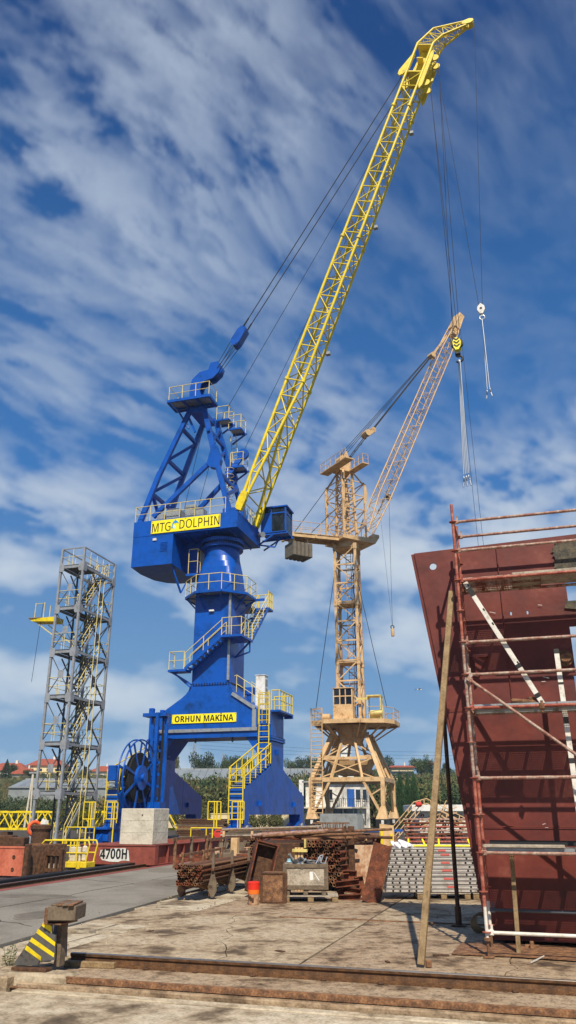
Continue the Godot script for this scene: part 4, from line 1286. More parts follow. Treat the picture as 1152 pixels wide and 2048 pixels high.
# ---------- the tan tower crane ----------
func build_tan_crane() -> void:
	var T := frame(Vector3(5.89, 0, -73.36), -15)
	var cr := thing("tower_crane", "weathered tan lattice tower crane with control cabin low on its tower", "crane", T)
	var tan: Material = mats.tan
	var m: MB
	var q4 := [[-1.0, 1.0], [1.0, 1.0], [1.0, -1.0], [-1.0, -1.0]]
	# bogies
	for q in q4:
		m = MB.new()
		m.box(Vector3(3.0 * q[0], 1.0, 3.4 * q[1]), Vector3(0.9, 0.62, 2.0), Basis(), 0.04)
		m.box(Vector3(3.0 * q[0], 0.62, 3.4 * q[1]), Vector3(0.5, 0.3, 1.4), Basis(), 0.03)
		var bg := part(cr, "bogie", m, mats.black)
		for k in [-0.55, 0.55]:
			m = MB.new()
			m.tube(Vector3(3.0 * q[0] - 0.12, 0.36, 3.4 * q[1] + k), Vector3(3.0 * q[0] + 0.12, 0.36, 3.4 * q[1] + k), 0.3, 18)
			part(bg, "wheel", m, mats.rust_dark)
		m = MB.new()
		m.box(Vector3(3.0 * q[0] + 0.15, 1.1, 3.4 * q[1] + 1.005), Vector3(0.22, 0.3, 0.02))
		part(bg, "plate", m, mats.white)
		# lower leg: foot cone and twin posts
		m = MB.new()
		m.loft([[Vector3(3.0 * q[0] - 0.5, 1.33, 3.4 * q[1] + 0.45), Vector3(3.0 * q[0] + 0.5, 1.33, 3.4 * q[1] + 0.45), Vector3(3.0 * q[0] + 0.5, 1.33, 3.4 * q[1] - 0.45), Vector3(3.0 * q[0] - 0.5, 1.33, 3.4 * q[1] - 0.45)],
			[Vector3(3.1 * q[0] - 0.2, 2.3, 3.4 * q[1] + 0.2), Vector3(3.1 * q[0] + 0.2, 2.3, 3.4 * q[1] + 0.2), Vector3(3.1 * q[0] + 0.2, 2.3, 3.4 * q[1] - 0.2), Vector3(3.1 * q[0] - 0.2, 2.3, 3.4 * q[1] - 0.2)]])
		m.bar(Vector3(3.1 * q[0], 2.0, 3.4 * q[1]), Vector3(3.15 * q[0], 4.6, 3.3 * q[1]), 0.34, 0.34, Vector3.RIGHT)
		part(cr, "lower_leg", m, tan)
		m = MB.new()
		m.bar(Vector3(3.15 * q[0], 4.4, 3.3 * q[1]), Vector3(1.45 * q[0], 8.6, 1.6 * q[1]), 0.36, 0.36, Vector3.RIGHT, 0.02)
		part(cr, "upper_leg", m, tan)
	for i in 4:
		var a: Array = q4[i]
		var b: Array = q4[(i + 1) % 4]
		var A := Vector3(3.15 * a[0], 4.5, 3.3 * a[1])
		var B := Vector3(3.15 * b[0], 4.5, 3.3 * b[1])
		m = MB.new()
		m.bar(A, B, 0.3, 0.36)
		part(cr, "frame_beam", m, tan)
		var A2 := Vector3(2.3 * a[0], 6.3, 2.42 * a[1])
		var B2 := Vector3(2.3 * b[0], 6.3, 2.42 * b[1])
		m = MB.new()
		m.bar(A2, B2, 0.24, 0.24)
		part(cr, "frame_beam", m, tan)
		for f in [0.28, 0.72]:   # inner struts, foot to head
			var p := A.lerp(B, f)
			var foot := Vector3(3.0 * (a[0] if f < 0.5 else b[0]), 1.6, 3.4 * (a[1] if f < 0.5 else b[1])).lerp(p, 0.12)
			var hd := Vector3(1.5 * a[0], 8.4, 1.65 * a[1]).lerp(Vector3(1.5 * b[0], 8.4, 1.65 * b[1]), 0.36 if f < 0.5 else 0.64)
			m = MB.new()
			m.bar(foot, p, 0.2, 0.2); m.bar(p, hd, 0.2, 0.2)
			part(cr, "strut", m, tan)
			m = MB.new()
			m.bar(p.lerp(hd, 0.5), (Vector3(3.15 * (a[0] if f < 0.5 else b[0]), 4.4, 3.3 * (a[1] if f < 0.5 else b[1])) + Vector3(1.45 * (a[0] if f < 0.5 else b[0]), 8.6, 1.6 * (a[1] if f < 0.5 else b[1]))) * 0.5, 0.1, 0.1)
			m.bar(p.lerp(foot, 0.5), Vector3(3.1 * (a[0] if f < 0.5 else b[0]), 3.8, 3.35 * (a[1] if f < 0.5 else b[1])), 0.1, 0.1)
			part(cr, "brace", m, tan)
		m = MB.new()
		m.bar(Vector3(1.6 * a[0], 7.0, 1.7 * a[1]), Vector3(1.3 * b[0], 8.8, 1.4 * b[1]), 0.12, 0.12); m.bar(Vector3(1.6 * b[0], 7.0, 1.7 * b[1]), Vector3(1.3 * a[0], 8.8, 1.4 * a[1]), 0.12, 0.12)
		part(cr, "brace", m, tan)
	for i in 4:   # second set of lattice bars between the portal legs
		var a: Array = q4[i]
		var b: Array = q4[(i + 1) % 4]
		for e in [[Vector3(3.1 * a[0], 4.4, 3.3 * a[1]), Vector3(2.3 * b[0], 6.3, 2.42 * b[1])], [Vector3(2.3 * a[0], 6.3, 2.42 * a[1]), Vector3(1.5 * b[0], 8.3, 1.65 * b[1])], [Vector3(3.1 * b[0], 4.4, 3.3 * b[1]), Vector3(2.3 * a[0], 6.3, 2.42 * a[1])]]:
			m = MB.new()
			m.bar(e[0], e[1], 0.09, 0.09)
			part(cr, "brace", m, tan)
	m = MB.new()   # ballast tray hung inside the portal
	m.loft([[Vector3(-1.2, 4.95, 1.4), Vector3(1.2, 4.95, 1.4), Vector3(1.2, 4.95, -1.4), Vector3(-1.2, 4.95, -1.4)], [Vector3(-1.75, 6.15, 1.9), Vector3(1.75, 6.15, 1.9), Vector3(1.75, 6.15, -1.9), Vector3(-1.75, 6.15, -1.9)]])
	part(cr, "ballast_tray", m, tan)
	m = MB.new()
	m.loft([ring_square(7.6, 0.8, 0.3), ring_square(8.5, 1.15, 0.4), ring_square(9.3, 1.35, 0.4)])
	part(cr, "tower_socket", m, tan)
	# round platform
	var pl := [[-3.2, 2.4], [-2.2, 3.0], [-1.9, 3.4], [1.4, 3.4], [2.0, 3.0], [3.4, 2.6], [4.1, 1.4], [4.2, -1.6], [2.8, -3.2], [-2.6, -3.2], [-3.2, -2.0]]
	m = MB.new()
	grate(m, v2(pl), 9.5, 0.1)
	for i in pl.size():
		var a: Array = pl[i]
		var b: Array = pl[(i + 1) % pl.size()]
		m.bar(Vector3(a[0], 9.4, a[1]), Vector3(b[0], 9.4, b[1]), 0.1, 0.36)
		m.bar(Vector3(a[0] * 0.97, 9.3, a[1] * 0.97), Vector3(a[0] * 0.5, 8.0, a[1] * 0.5), 0.12, 0.12)
	var plat := part(cr, "platform", m, tan)
	m = MB.new()
	var rp := []
	for i in range(4, pl.size()): rp.append(Vector3(pl[i][0], 9.52, pl[i][1]))
	rp.append(Vector3(-3.2, 9.52, 2.4)); rp.append(Vector3(-2.2, 9.52, 3.0))
	railing(m, rp, 1.1, 0.03, 1.0)
	part(plat, "railing", m, tan)
	m = MB.new()
	m.box(Vector3(2.6, 9.95, 1.8), Vector3(1.1, 0.8, 0.9), Basis(), 0.1)
	m.tube(Vector3(2.2, 10.1, 2.3), Vector3(3.2, 10.1, 2.3), 0.26, 14)
	part(plat, "winch", m, mats.rail_cream)
	m = MB.new()
	for q in [[1.9, 2.4], [3.1, 2.4], [1.9, 1.2], [3.1, 1.2]]: m.span(Vector3(q[0] - 0.04, 9.5, q[1] - 0.04), Vector3(q[0] + 0.04, 11.7, q[1] + 0.04))
	m.span(Vector3(1.85, 11.6, 1.15), Vector3(3.15, 11.7, 2.45)); m.bar(Vector3(0.8, 11.5, 1.6), Vector3(2.0, 11.5, 1.6), 0.1, 0.2)
	part(plat, "winch_shelter", m, mats.rail_cream)
	m = MB.new()
	m.box(Vector3(-1.9, 9.75, 2.2), Vector3(0.8, 0.45, 0.6), Basis(), 0.1); m.tube(Vector3(-2.2, 9.85, 2.5), Vector3(-1.5, 9.85, 2.5), 0.3, 14)
	part(plat, "cable_drum", m, tan)
	m = MB.new()
	ladder(m, Vector3(-2.55, 0.9, 3.75), Vector3(-2.55, 10.6, 3.35), Vector3(1, 0, 0), 1.0, 0.05, 0.34)
	part(cr, "ladder", m, tan)
	# cabin
	var cab := Node3D.new()
	cab.name = "cabin"
	cr.add_child(cab, true)
	m = MB.new()
	m.span(Vector3(-1.25, 9.52, 1.15), Vector3(0.55, 10.98, 2.25)); m.span(Vector3(-1.3, 12.4, 1.1), Vector3(0.6, 12.48, 2.32))
	m.span(Vector3(-1.25, 10.98, 1.15), Vector3(0.55, 12.4, 1.22))
	for x in [-1.2, -0.62, -0.1, 0.5]: m.span(Vector3(x - 0.05, 10.98, 2.15), Vector3(x + 0.05, 12.4, 2.25))
	m.span(Vector3(-1.15, 11.66, 2.16), Vector3(0.45, 11.76, 2.24))
	for x in [-1.25, 0.47]: m.span(Vector3(x, 11.66, 1.22), Vector3(x + 0.08, 12.4, 2.15))
	part(cab, "body", m, tan)
	for q in [[-1.15, -0.67], [-0.57, -0.15], [-0.05, 0.45]]:
		for yy in [[11.0, 11.65], [11.77, 12.38]]:
			m = MB.new()
			m.span(Vector3(q[0], yy[0], 2.18), Vector3(q[1], yy[1], 2.2))
			part(cab, "pane", m, mats.glass_dark)
	m = MB.new()
	m.span(Vector3(0.5, 11.0, 1.25), Vector3(0.52, 11.6, 2.1))
	part(cab, "pane", m, mats.glass_dark)
	# tower
	var y0 := 9.5
	var y1 := 26.5
	var h := 1.02
	var tw := Node3D.new()
	tw.name = "tower"
	cr.add_child(tw, true)
	for q in q4:
		m = MB.new()
		m.bar(Vector3(h * q[0], y0, h * q[1]), Vector3(h * q[0], y1, h * q[1]), 0.24, 0.24, Vector3.RIGHT)
		part(tw, "post", m, tan)
	var nb := 9
	for k in nb:
		var ya := lerpf(y0, y1, float(k) / nb)
		var yb := lerpf(y0, y1, float(k + 1) / nb)
		for i in 4:
			var a: Array = q4[i]
			var b: Array = q4[(i + 1) % 4]
			m = MB.new()
			m.bar(Vector3(h * a[0], yb, h * a[1]), Vector3(h * b[0], yb, h * b[1]), 0.1, 0.14)
			part(tw, "rung", m, tan)
			m = MB.new()
			if (k + i) % 2 == 0: m.bar(Vector3(h * a[0], ya, h * a[1]), Vector3(h * b[0], yb, h * b[1]), 0.1, 0.1)
			else: m.bar(Vector3(h * b[0], ya, h * b[1]), Vector3(h * a[0], yb, h * a[1]), 0.1, 0.1)
			part(tw, "diagonal", m, tan)
		if k % 3 == 2:
			m = MB.new()
			m.span(Vector3(-h, yb - 0.2, -h), Vector3(h, yb - 0.1, h))
			for q in q4: m.box(Vector3(h * q[0], yb - 0.1, h * q[1]), Vector3(0.34, 0.6, 0.34))
			part(tw, "section_deck", m, tan)
	m = MB.new()
	ladder(m, Vector3(0.1, y0, -0.3), Vector3(0.1, y1, -0.3), Vector3(1, 0, 0), 0.5, 0.035)
	part(tw, "ladder", m, tan)
	m = MB.new()
	m.tube(Vector3(-2.8, 10.6, 2.5), Vector3(-1.05, 24.0, 1.0), 0.03, 5); m.tube(Vector3(3.6, 10.6, 2.0), Vector3(1.05, 23.5, 1.0), 0.03, 5)
	part(tw, "guy_rope", m, mats.rope)
	m = MB.new()
	for i in 24: m.tube(Vector3(0.75, 10.0 + i * 0.68, 0.9), Vector3(0.75 + 0.06 * sin(i * 2.1), 10.68 + i * 0.68, 0.9), 0.05, 5)
	part(tw, "cable", m, mats.rubber)
	# ----- slewing part, turned -----
	var up := Node3D.new()
	up.name = "slewing_part"
	cr.add_child(up, true)
	up.rotation_degrees.y = 45.0
	m = MB.new()
	m.tube(Vector3(0, 26.4, 0), Vector3(0, 27.0, 0), 1.25, 28)
	m.prism(v2([[-1.5, 27.0], [2.4, 27.0], [2.9, 27.7], [2.9, 28.0], [2.2, 28.0], [1.9, 27.5], [-1.5, 27.35]]), 3.3, Transform3D(Basis(), Vector3(0, 0, -1.65)))
	part(up, "slewing_deck", m, tan)
	m = MB.new()
	for z in [-0.8, 0.8]: m.bar(Vector3(-1.4, 27.1, z), Vector3(-6.9, 26.6, z), 0.16, 0.36)
	m.bar(Vector3(-6.85, 26.55, -1.1), Vector3(-6.85, 26.55, 1.1), 0.2, 0.36); m.bar(Vector3(-4.2, 26.8, -1.0), Vector3(-4.2, 26.8, 1.0), 0.2, 0.3)
	m.bar(Vector3(-1.4, 27.3, 0), Vector3(-6.9, 26.8, 0), 1.9, 0.06)
	m.box(Vector3(-4.6, 27.05, 0), Vector3(0.7, 0.4, 0.8), Basis(), 0.08)
	part(up, "counter_jib", m, tan)
	m = MB.new()
	railing(m, [Vector3(-1.6, 27.3, 1.0), Vector3(-6.9, 26.85, 1.0), Vector3(-6.9, 26.85, -1.0), Vector3(-1.6, 27.3, -1.0)], 1.1, 0.03, 1.0)
	part(up, "railing", m, tan)
	for k in 5:
		m = MB.new()
		m.box(Vector3(-6.5 + k * 0.44, 25.3, 0), Vector3(0.36, 1.4, 1.75), Basis(), 0.05)
		part(up, "counterweight_slab", m, mats.lead)
	m = MB.new()
	for x in [-6.4, -4.9]: m.bar(Vector3(x, 26.6, 0), Vector3(x, 25.9, 0), 0.15, 1.0, Vector3.BACK)
	part(up, "hanger", m, tan)
	# upper mast: inner square mast and bowed outer frames
	for q in q4:
		m = MB.new()
		m.bar(Vector3(0.75 * q[0], 27.3, 0.75 * q[1]), Vector3(0.55 * q[0], 35.0, 0.55 * q[1]), 0.2, 0.2, Vector3.RIGHT)
		part(up, "mast_post", m, tan)
		m = MB.new()
		m.bar(Vector3(1.35 * q[0], 27.4, 1.55 * q[1]), Vector3(1.35 * q[0], 33.2, 1.55 * q[1]), 0.15, 0.15, Vector3.RIGHT); m.bar(Vector3(1.35 * q[0], 33.1, 1.55 * q[1]), Vector3(0.55 * q[0], 34.9, 0.6 * q[1]), 0.15, 0.15)
		m.prism(v2([[-0.14, 0.0], [0.14, 0.0], [0.3, 1.2], [0.14, 2.2], [-0.14, 2.2]]), 0.08, Transform3D(Basis(), Vector3(1.35 * q[0], 31.1, 1.55 * q[1])))
		part(up, "outer_frame", m, tan)
	for k in 5:
		var ya := 27.4 + k * 1.5
		for i in 4:
			var a: Array = q4[i]
			var b: Array = q4[(i + 1) % 4]
			var f := 0.74 - k * 0.04
			m = MB.new()
			m.bar(Vector3(f * a[0], ya, f * a[1]), Vector3(f * b[0], ya + 1.5, f * b[1]), 0.09, 0.09); m.bar(Vector3(f * a[0], ya + 1.5, f * a[1]), Vector3(f * b[0], ya + 1.5, f * b[1]), 0.09, 0.09)
			part(up, "mast_brace", m, tan)
			if k < 4:
				m = MB.new()
				m.bar(Vector3(1.35 * a[0], ya + 1.5, 1.55 * a[1]), Vector3(1.35 * b[0], ya + 1.5, 1.55 * b[1]), 0.08, 0.08)
				if (k + i) % 2 == 0: m.bar(Vector3(1.35 * a[0], ya, 1.55 * a[1]), Vector3(1.35 * b[0], ya + 1.5, 1.55 * b[1]), 0.08, 0.08)
				m.bar(Vector3(1.35 * a[0], ya + 1.5, 1.55 * a[1]), Vector3(f * a[0], ya + 0.4, f * a[1]), 0.07, 0.07)
				part(up, "frame_brace", m, tan)
	m = MB.new()
	m.span(Vector3(-2.0, 34.9, -1.6), Vector3(-1.0, 35.0, 3.2)); m.span(Vector3(0.2, 34.9, 0.3), Vector3(1.0, 35.0, 3.0)); m.span(Vector3(-1.0, 34.82, -0.6), Vector3(0.8, 34.95, 0.6))
	part(up, "top_walkway", m, tan)
	m = MB.new()
	railing(m, [Vector3(-1.95, 35.0, 3.1), Vector3(-1.95, 35.0, -1.5), Vector3(-1.0, 35.0, -1.5)], 1.0, 0.028, 0.9)
	railing(m, [Vector3(0.95, 35.0, 0.4), Vector3(0.95, 35.0, 2.95), Vector3(0.25, 35.0, 2.95), Vector3(0.25, 35.0, 0.8)], 1.0, 0.028, 0.8)
	part(up, "railing", m, tan)
	m = MB.new()
	for z in [-0.45, 0.35]: m.prism(v2([[-1.0, 35.0], [0.5, 35.0], [0.45, 36.2], [0.1, 37.2], [-0.1, 37.2], [-0.3, 36.6], [-0.7, 36.2]]), 0.1, Transform3D(Basis(), Vector3(0, 0, z)))
	for x in [-0.4, 0.15]: m.tube(Vector3(x, 36.2, -0.4), Vector3(x, 36.2, 0.4), 0.4, 16)
	m.tube(Vector3(-0.1, 37.2, 0), Vector3(-0.4, 38.2, 0), 0.02, 4)
	part(up, "mast_head", m, tan)
	# jib
	var f0 := Vector3(2.3, 28.3, 0)
	var f1 := Vector3(18.3, 60.6, 0)
	var u := (f1 - f0).normalized()
	var n := Vector3(u.y, -u.x, 0)
	var L := f0.distance_to(f1)
	var jc := func(s: float, dn: float, dz: float) -> Vector3:
		var f := clampf(minf(s / 5.0, (L - s) / 7.0), 0.12, 1)
		return f0 + u * s + n * dn * 0.72 * lerpf(0.35, 1, f) + Vector3(0, 0, dz * lerpf(1.0, 0.65, clampf(s / 6.0, 0, 1)))
	for dn in [-1.0, 1.0]:
		for dz in [-1.0, 1.0]:
			m = MB.new()
			m.path([jc.call(0, dn, dz), jc.call(5.0, dn, dz), jc.call(L - 7.0, dn, dz), jc.call(L, dn, dz)], 0.07, 6)
			part(up, "jib_chord", m, tan)
	m = MB.new()
	var bays := 26
	for i in bays:
		var s := L * i / bays
		var s2 := L * (i + 1) / bays
		var g := 1.0 if i % 2 == 0 else -1.0
		for d in [-1.0, 1.0]:
			m.bar(jc.call(s2, -1, d), jc.call(s2, 1, d), 0.045, 0.045); m.bar(jc.call(s, g, d), jc.call(s2, -g, d), 0.045, 0.045)
			m.bar(jc.call(s2, d, -1), jc.call(s2, d, 1), 0.045, 0.045); m.bar(jc.call(s, d, g), jc.call(s2, d, -g), 0.045, 0.045)
	part(up, "jib_lattice", m, tan)
	m = MB.new()
	m.box(f1 - u * 0.9, Vector3(0.9, 2.6, 1.3), Basis(n, u, Vector3(0, 0, 1)), 0.05)
	m.box(f1 - u * 2.6 + n * 0.2, Vector3(0.7, 1.4, 1.0), Basis(n, u, Vector3(0, 0, 1)), 0.05)
	part(up, "jib_head", m, tan)
	m = MB.new()
	var br := f0 + u * (L - 8.6) - n * 1.3
	m.bar(jc.call(L - 4.0, -1, 0), br, 0.2, 0.2); m.bar(jc.call(L - 8.6, -1, 0), br, 0.16, 0.16)
	m.tube(br + Vector3(0, 0, -0.4), br + Vector3(0, 0, 0.4), 0.34, 14)
	part(up, "rope_bracket", m, tan)
	m = MB.new()
	var blk := Vector3(3.4, 40.3, 0)
	m.tube(blk + Vector3(-0.4, -0.1, -0.5), blk + Vector3(-0.4, -0.1, 0.5), 0.36, 14); m.tube(blk + Vector3(0.4, 0.5, -0.4), blk + Vector3(0.4, 0.5, 0.4), 0.3, 14)
	m.box(blk, Vector3(0.9, 0.4, 0.8), Basis(Vector3.BACK, 0.7), 0.05)
	part(up, "luffing_block", m, tan)
	m = MB.new()
	for k in 5: m.tube(blk + Vector3(0.4, 0.5, -0.35 + k * 0.17), br + Vector3(0, 0, -0.3 + k * 0.15), 0.03, 4)
	for k in 3: m.tube(Vector3(-0.3 + k * 0.2, 37.0, -0.3 + k * 0.3), br + Vector3(-0.1, 0.2, -0.2 + k * 0.2), 0.03, 4)
	for z in [-0.35, 0.35]: m.tube(Vector3(0.3, 36.2, z), blk + Vector3(-0.3, -0.2, z), 0.05, 5)
	for k in 4: m.tube(Vector3(0.3, 36.2, -0.35).lerp(blk, 0.2 + k * 0.2), Vector3(0.3, 36.2, 0.35).lerp(blk + Vector3(0, 0, 0.3), 0.2 + k * 0.2), 0.04, 5)
	m.tube(Vector3(-0.9, 34.8, 0.6), Vector3(-6.4, 27.0, 0.6), 0.035, 5); m.tube(Vector3(-1.0, 31.0, 0.8), Vector3(-4.6, 27.2, 0.8), 0.035, 5)
	part(up, "luffing_ropes", m, mats.rope)
	m = MB.new()
	for q in [[0.3, -0.3], [0.5, 0.3]]: m.tube(f1 - u * 1.2 + n * q[0] + Vector3(0, 0, q[1]), Vector3(18.2 + q[0], 17.0, q[1]), 0.03, 4)
	m.tube(f0 + u * 6.0 + n * 0.8, Vector3(5.3, 19.3, 0), 0.02, 4); m.tube(f0 + u * 3.2 + n * 0.8, Vector3(5.2, 19.3, 0.1), 0.014, 4)
	m.tube(f0 + u * 6.0 + n * 0.8 + Vector3(0, 0, -0.2), f0 + u * 6.0 + n * 0.8 + Vector3(0, 0, 0.2), 0.3, 12)
	part(up, "hoist_ropes", m, mats.rope)
	var w := up.global_transform * Vector3(5.25, 18.8, 0.05)
	var hk := thing("hook_weight", "small tan hook weight on a thin rope beside the lattice tower", "hook", Transform3D(Basis(), w))
	m = MB.new()
	m.lathe(Vector3.ZERO, [[0.0, -0.62], [0.15, -0.6], [0.17, -0.5], [0.17, 0.1], [0.08, 0.2], [0.0, 0.2]], 14)
	part(hk, "weight", m, tan)
	m = MB.new()
	m.torus(Vector3(0, 0.34, 0), Vector3.BACK, 0.16, 0.05, 14, 6)
	part(hk, "shackle", m, mats.black)
# ---------- the grey stair tower ----------
func build_stair_tower() -> void:
	var T := frame(ony(Transform3D(), 110, 1690, 0.0))
	var tw := thing("stair_tower", "grey steel stair tower seven storeys tall with yellow handrails", "stair tower", T)
	var g: Material = mats.grey_steel
	var gd: Material = mats.grey_dark
	var W := 1.75
	var D := 4.25
	var N := 6
	var st := 2.95
	var top := N * st + 1.35
	var m: MB
	var cs := [[0.0, 0.0], [-W, 0.0], [-W, -D], [0.0, -D]]
	for c in cs:
		m = MB.new()
		m.bar(Vector3(c[0], 0, c[1]), Vector3(c[0], top, c[1]), 0.15, 0.15, Vector3.RIGHT)
		part(tw, "post", m, g)
	for z in [-1.5, -3.0]:
		m = MB.new()
		m.bar(Vector3(-W * 0.75, 0, z), Vector3(-W * 0.75, N * st, z), 0.1, 0.1, Vector3.RIGHT)
		part(tw, "inner_post", m, gd)
	for k in range(1, N + 1):
		var y := k * st
		for i in 4:
			var a: Array = cs[i]
			var b: Array = cs[(i + 1) % 4]
			m = MB.new()
			m.bar(Vector3(a[0], y, a[1]), Vector3(b[0], y, b[1]), 0.1, 0.17)
			part(tw, "floor_beam", m, g)
		m = MB.new()
		if k < N:
			m.span(Vector3(-W, y + 0.12, -1.05), Vector3(0, y + 0.17, 0)); m.span(Vector3(-W, y + 0.12, -D), Vector3(0, y + 0.17, -D + 0.9)); m.span(Vector3(-W, y + 0.12, -D + 0.9), Vector3(-W + 0.7, y + 0.17, -1.05))
		else: m.span(Vector3(-W, y + 0.12, -2.3), Vector3(0, y + 0.17, 0))
		part(tw, "landing", m, gd)
		for c in cs:
			m = MB.new()
			var sx := -1.0 if c[0] == 0.0 else 1.0
			var sz := -1.0 if c[1] == 0.0 else 1.0
			var zo := 0.085 if c[1] == 0.0 else -0.11
			m.prism(v2([[-0.07, -0.34], [0.24, -0.34], [0.32, -0.22], [0.32, 0.14], [0.2, 0.28], [-0.07, 0.28]]), 0.025, Transform3D(Basis(Vector3(sx, 0, 0), Vector3(0, 1, 0), Vector3(0, 0, sx)), Vector3(c[0], y, c[1] + zo)))
			m.prism(v2([[-0.07, -0.34], [0.24, -0.34], [0.32, -0.22], [0.32, 0.14], [0.2, 0.28], [-0.07, 0.28]]), 0.025, Transform3D(Basis(Vector3(0, 0, sz), Vector3(0, 1, 0), Vector3(-sz, 0, 0)), Vector3(c[0] + (0.085 if c[0] == 0.0 else -0.085), y, c[1])))
			part(tw, "gusset_plate", m, g)
	for k in N:
		var y := k * st
		for i in [0, 2]:   # cross bracing on the narrow sides and the long sides
			var a: Array = cs[i]
			var b: Array = cs[(i + 1) % 4]
			if k == 0: continue
			for e in [[0, 1], [1, 0]]:
				m = MB.new()
				m.bar(Vector3(a[0] + (b[0] - a[0]) * e[0], y + 0.15, a[1]), Vector3(a[0] + (b[0] - a[0]) * e[1], y + st - 0.15, a[1]), 0.045, 0.045)
				part(tw, "brace", m, gd)
			m = MB.new()
			m.box(Vector3((a[0] + b[0]) * 0.5, y + st * 0.5, a[1] + 0.02), Vector3(0.4, 0.5, 0.025))
			part(tw, "brace_plate", m, g)
		if k > 0:
			for x in [0.0, -W]:
				m = MB.new()
				m.bar(Vector3(x, y + 0.15, -D), Vector3(x, y + st - 0.2, -D * 0.3), 0.07, 0.07)
				m.bar(Vector3(x, y + st - 0.2, -D), Vector3(x, y + st * 0.5, -D * 0.64), 0.07, 0.07)
				m.box(Vector3(x, y + st * 0.5, -D * 0.62), Vector3(0.03, 0.45, 0.5))
				part(tw, "brace", m, gd)
		var x0 := -0.45
		flight(tw, Vector3(x0, y + 0.1, -0.95), Vector3(x0, y + st + 0.12, -D + 0.95), Vector3(1, 0, 0), 0.72, 12, g, gd, mats.rail_cream, [-1, 1], 0.026)
		m = MB.new()
		var yr := y + (0.17 if k > 0 else 0.0)
		for h in [0.55, 1.1]:
			if k > 0:
				m.tube(Vector3(0, yr + h, 0), Vector3(-W, yr + h, 0), 0.022, 6); m.tube(Vector3(-W, yr + h, 0), Vector3(-W, yr + h, -D), 0.022, 6)
				m.tube(Vector3(0, yr + h, -D), Vector3(-W, yr + h, -D), 0.022, 6); m.tube(Vector3(0, yr + h, 0), Vector3(0, yr + h, -1.0), 0.022, 6)
				m.tube(Vector3(0, yr + h, -D + 0.9), Vector3(0, yr + h, -D), 0.022, 6)
		if k > 0:
			m.tube(Vector3(-W * 0.5, yr, 0), Vector3(-W * 0.5, yr + 1.1, 0), 0.022, 6); m.tube(Vector3(-W, yr, -D * 0.5), Vector3(-W, yr + 1.1, -D * 0.5), 0.03, 6); m.tube(Vector3(-W, yr, -D * 0.25), Vector3(-W, yr + 1.1, -D * 0.25), 0.03, 6)
			m.tube(Vector3(-0.85, yr, -1.05), Vector3(-0.85, yr + 1.1, -1.05), 0.03, 6)
			part(tw, "railing", m, mats.rail_cream)
	m = MB.new()
	var yt := N * st + 0.17
	railing(m, [Vector3(0, yt, 0), Vector3(-W, yt, 0), Vector3(-W, yt, -D), Vector3(0, yt, -D), Vector3(0, yt, 0)], 1.15, 0.024, 0.9)
	part(tw, "railing", m, mats.rail_cream)
	m = MB.new()
	for i in 4:
		var a: Array = cs[i]
		var b: Array = cs[(i + 1) % 4]
		m.bar(Vector3(a[0], top, a[1]), Vector3(b[0], top, b[1]), 0.07, 0.07)
	part(tw, "top_frame", m, g)
	m = MB.new()   # tall thin guide rods on the open long side
	for z in [-2.2, -2.75]: m.tube(Vector3(0.12, 0.6, z), Vector3(0.12, N * st - 0.4, z), 0.028, 6)
	part(tw, "guide_rods", m, mats.rail_cream)
	# yellow outrigger platform
	var yp := 4.0 * st + 1.55 + st * 0.28
	m = MB.new()
	m.prism(v2([[-1.9, 0.0], [-3.7, 0.12], [-3.9, 0.22], [-3.9, 0.3], [-1.9, 0.34]]), 1.0, Transform3D(Basis(), Vector3(0, yp - 0.2, -1.2)))
	var pf := part(tw, "outrigger_platform", m, mats.yellow, "yellow outrigger platform with loose planks")
	m = MB.new()
	m.box(Vector3(-3.5, yp + 0.14, -0.7), Vector3(1.1, 0.05, 1.1), Basis(Vector3.UP, 0.1)); m.box(Vector3(-3.3, yp + 0.19, -0.7), Vector3(0.7, 0.05, 0.3))
	part(pf, "plank", m, mats.timber)
	m = MB.new()
	m.bar(Vector3(-3.4, yp - 0.2, -0.4), Vector3(-W, yp - 1.3, -0.3), 0.06, 0.06); m.bar(Vector3(-3.0, yp - 0.2, -1.1), Vector3(-W * 0.75, yp - 1.5, -1.5), 0.06, 0.06)
	for q in [[-3.6, -0.25], [-2.9, -0.25], [-3.0, -1.1]]: m.tube(Vector3(q[0], yp + 0.1, q[1]), Vector3(q[0], yp + 1.2, q[1]), 0.03, 6)
	m.tube(Vector3(-3.6, yp + 1.15, -0.25), Vector3(-2.9, yp + 1.15, -0.25), 0.02, 6)
	part(pf, "rail_post", m, mats.rail_cream)
	m = MB.new()
	m.tube(Vector3(-3.05, yp + 1.2, -0.3), Vector3(-3.25, yp - 4.2, -0.3), 0.016, 5)
	part(pf, "rope", m, mats.rope)
# ---------- hull block and scaffold ----------
var SC: Transform3D

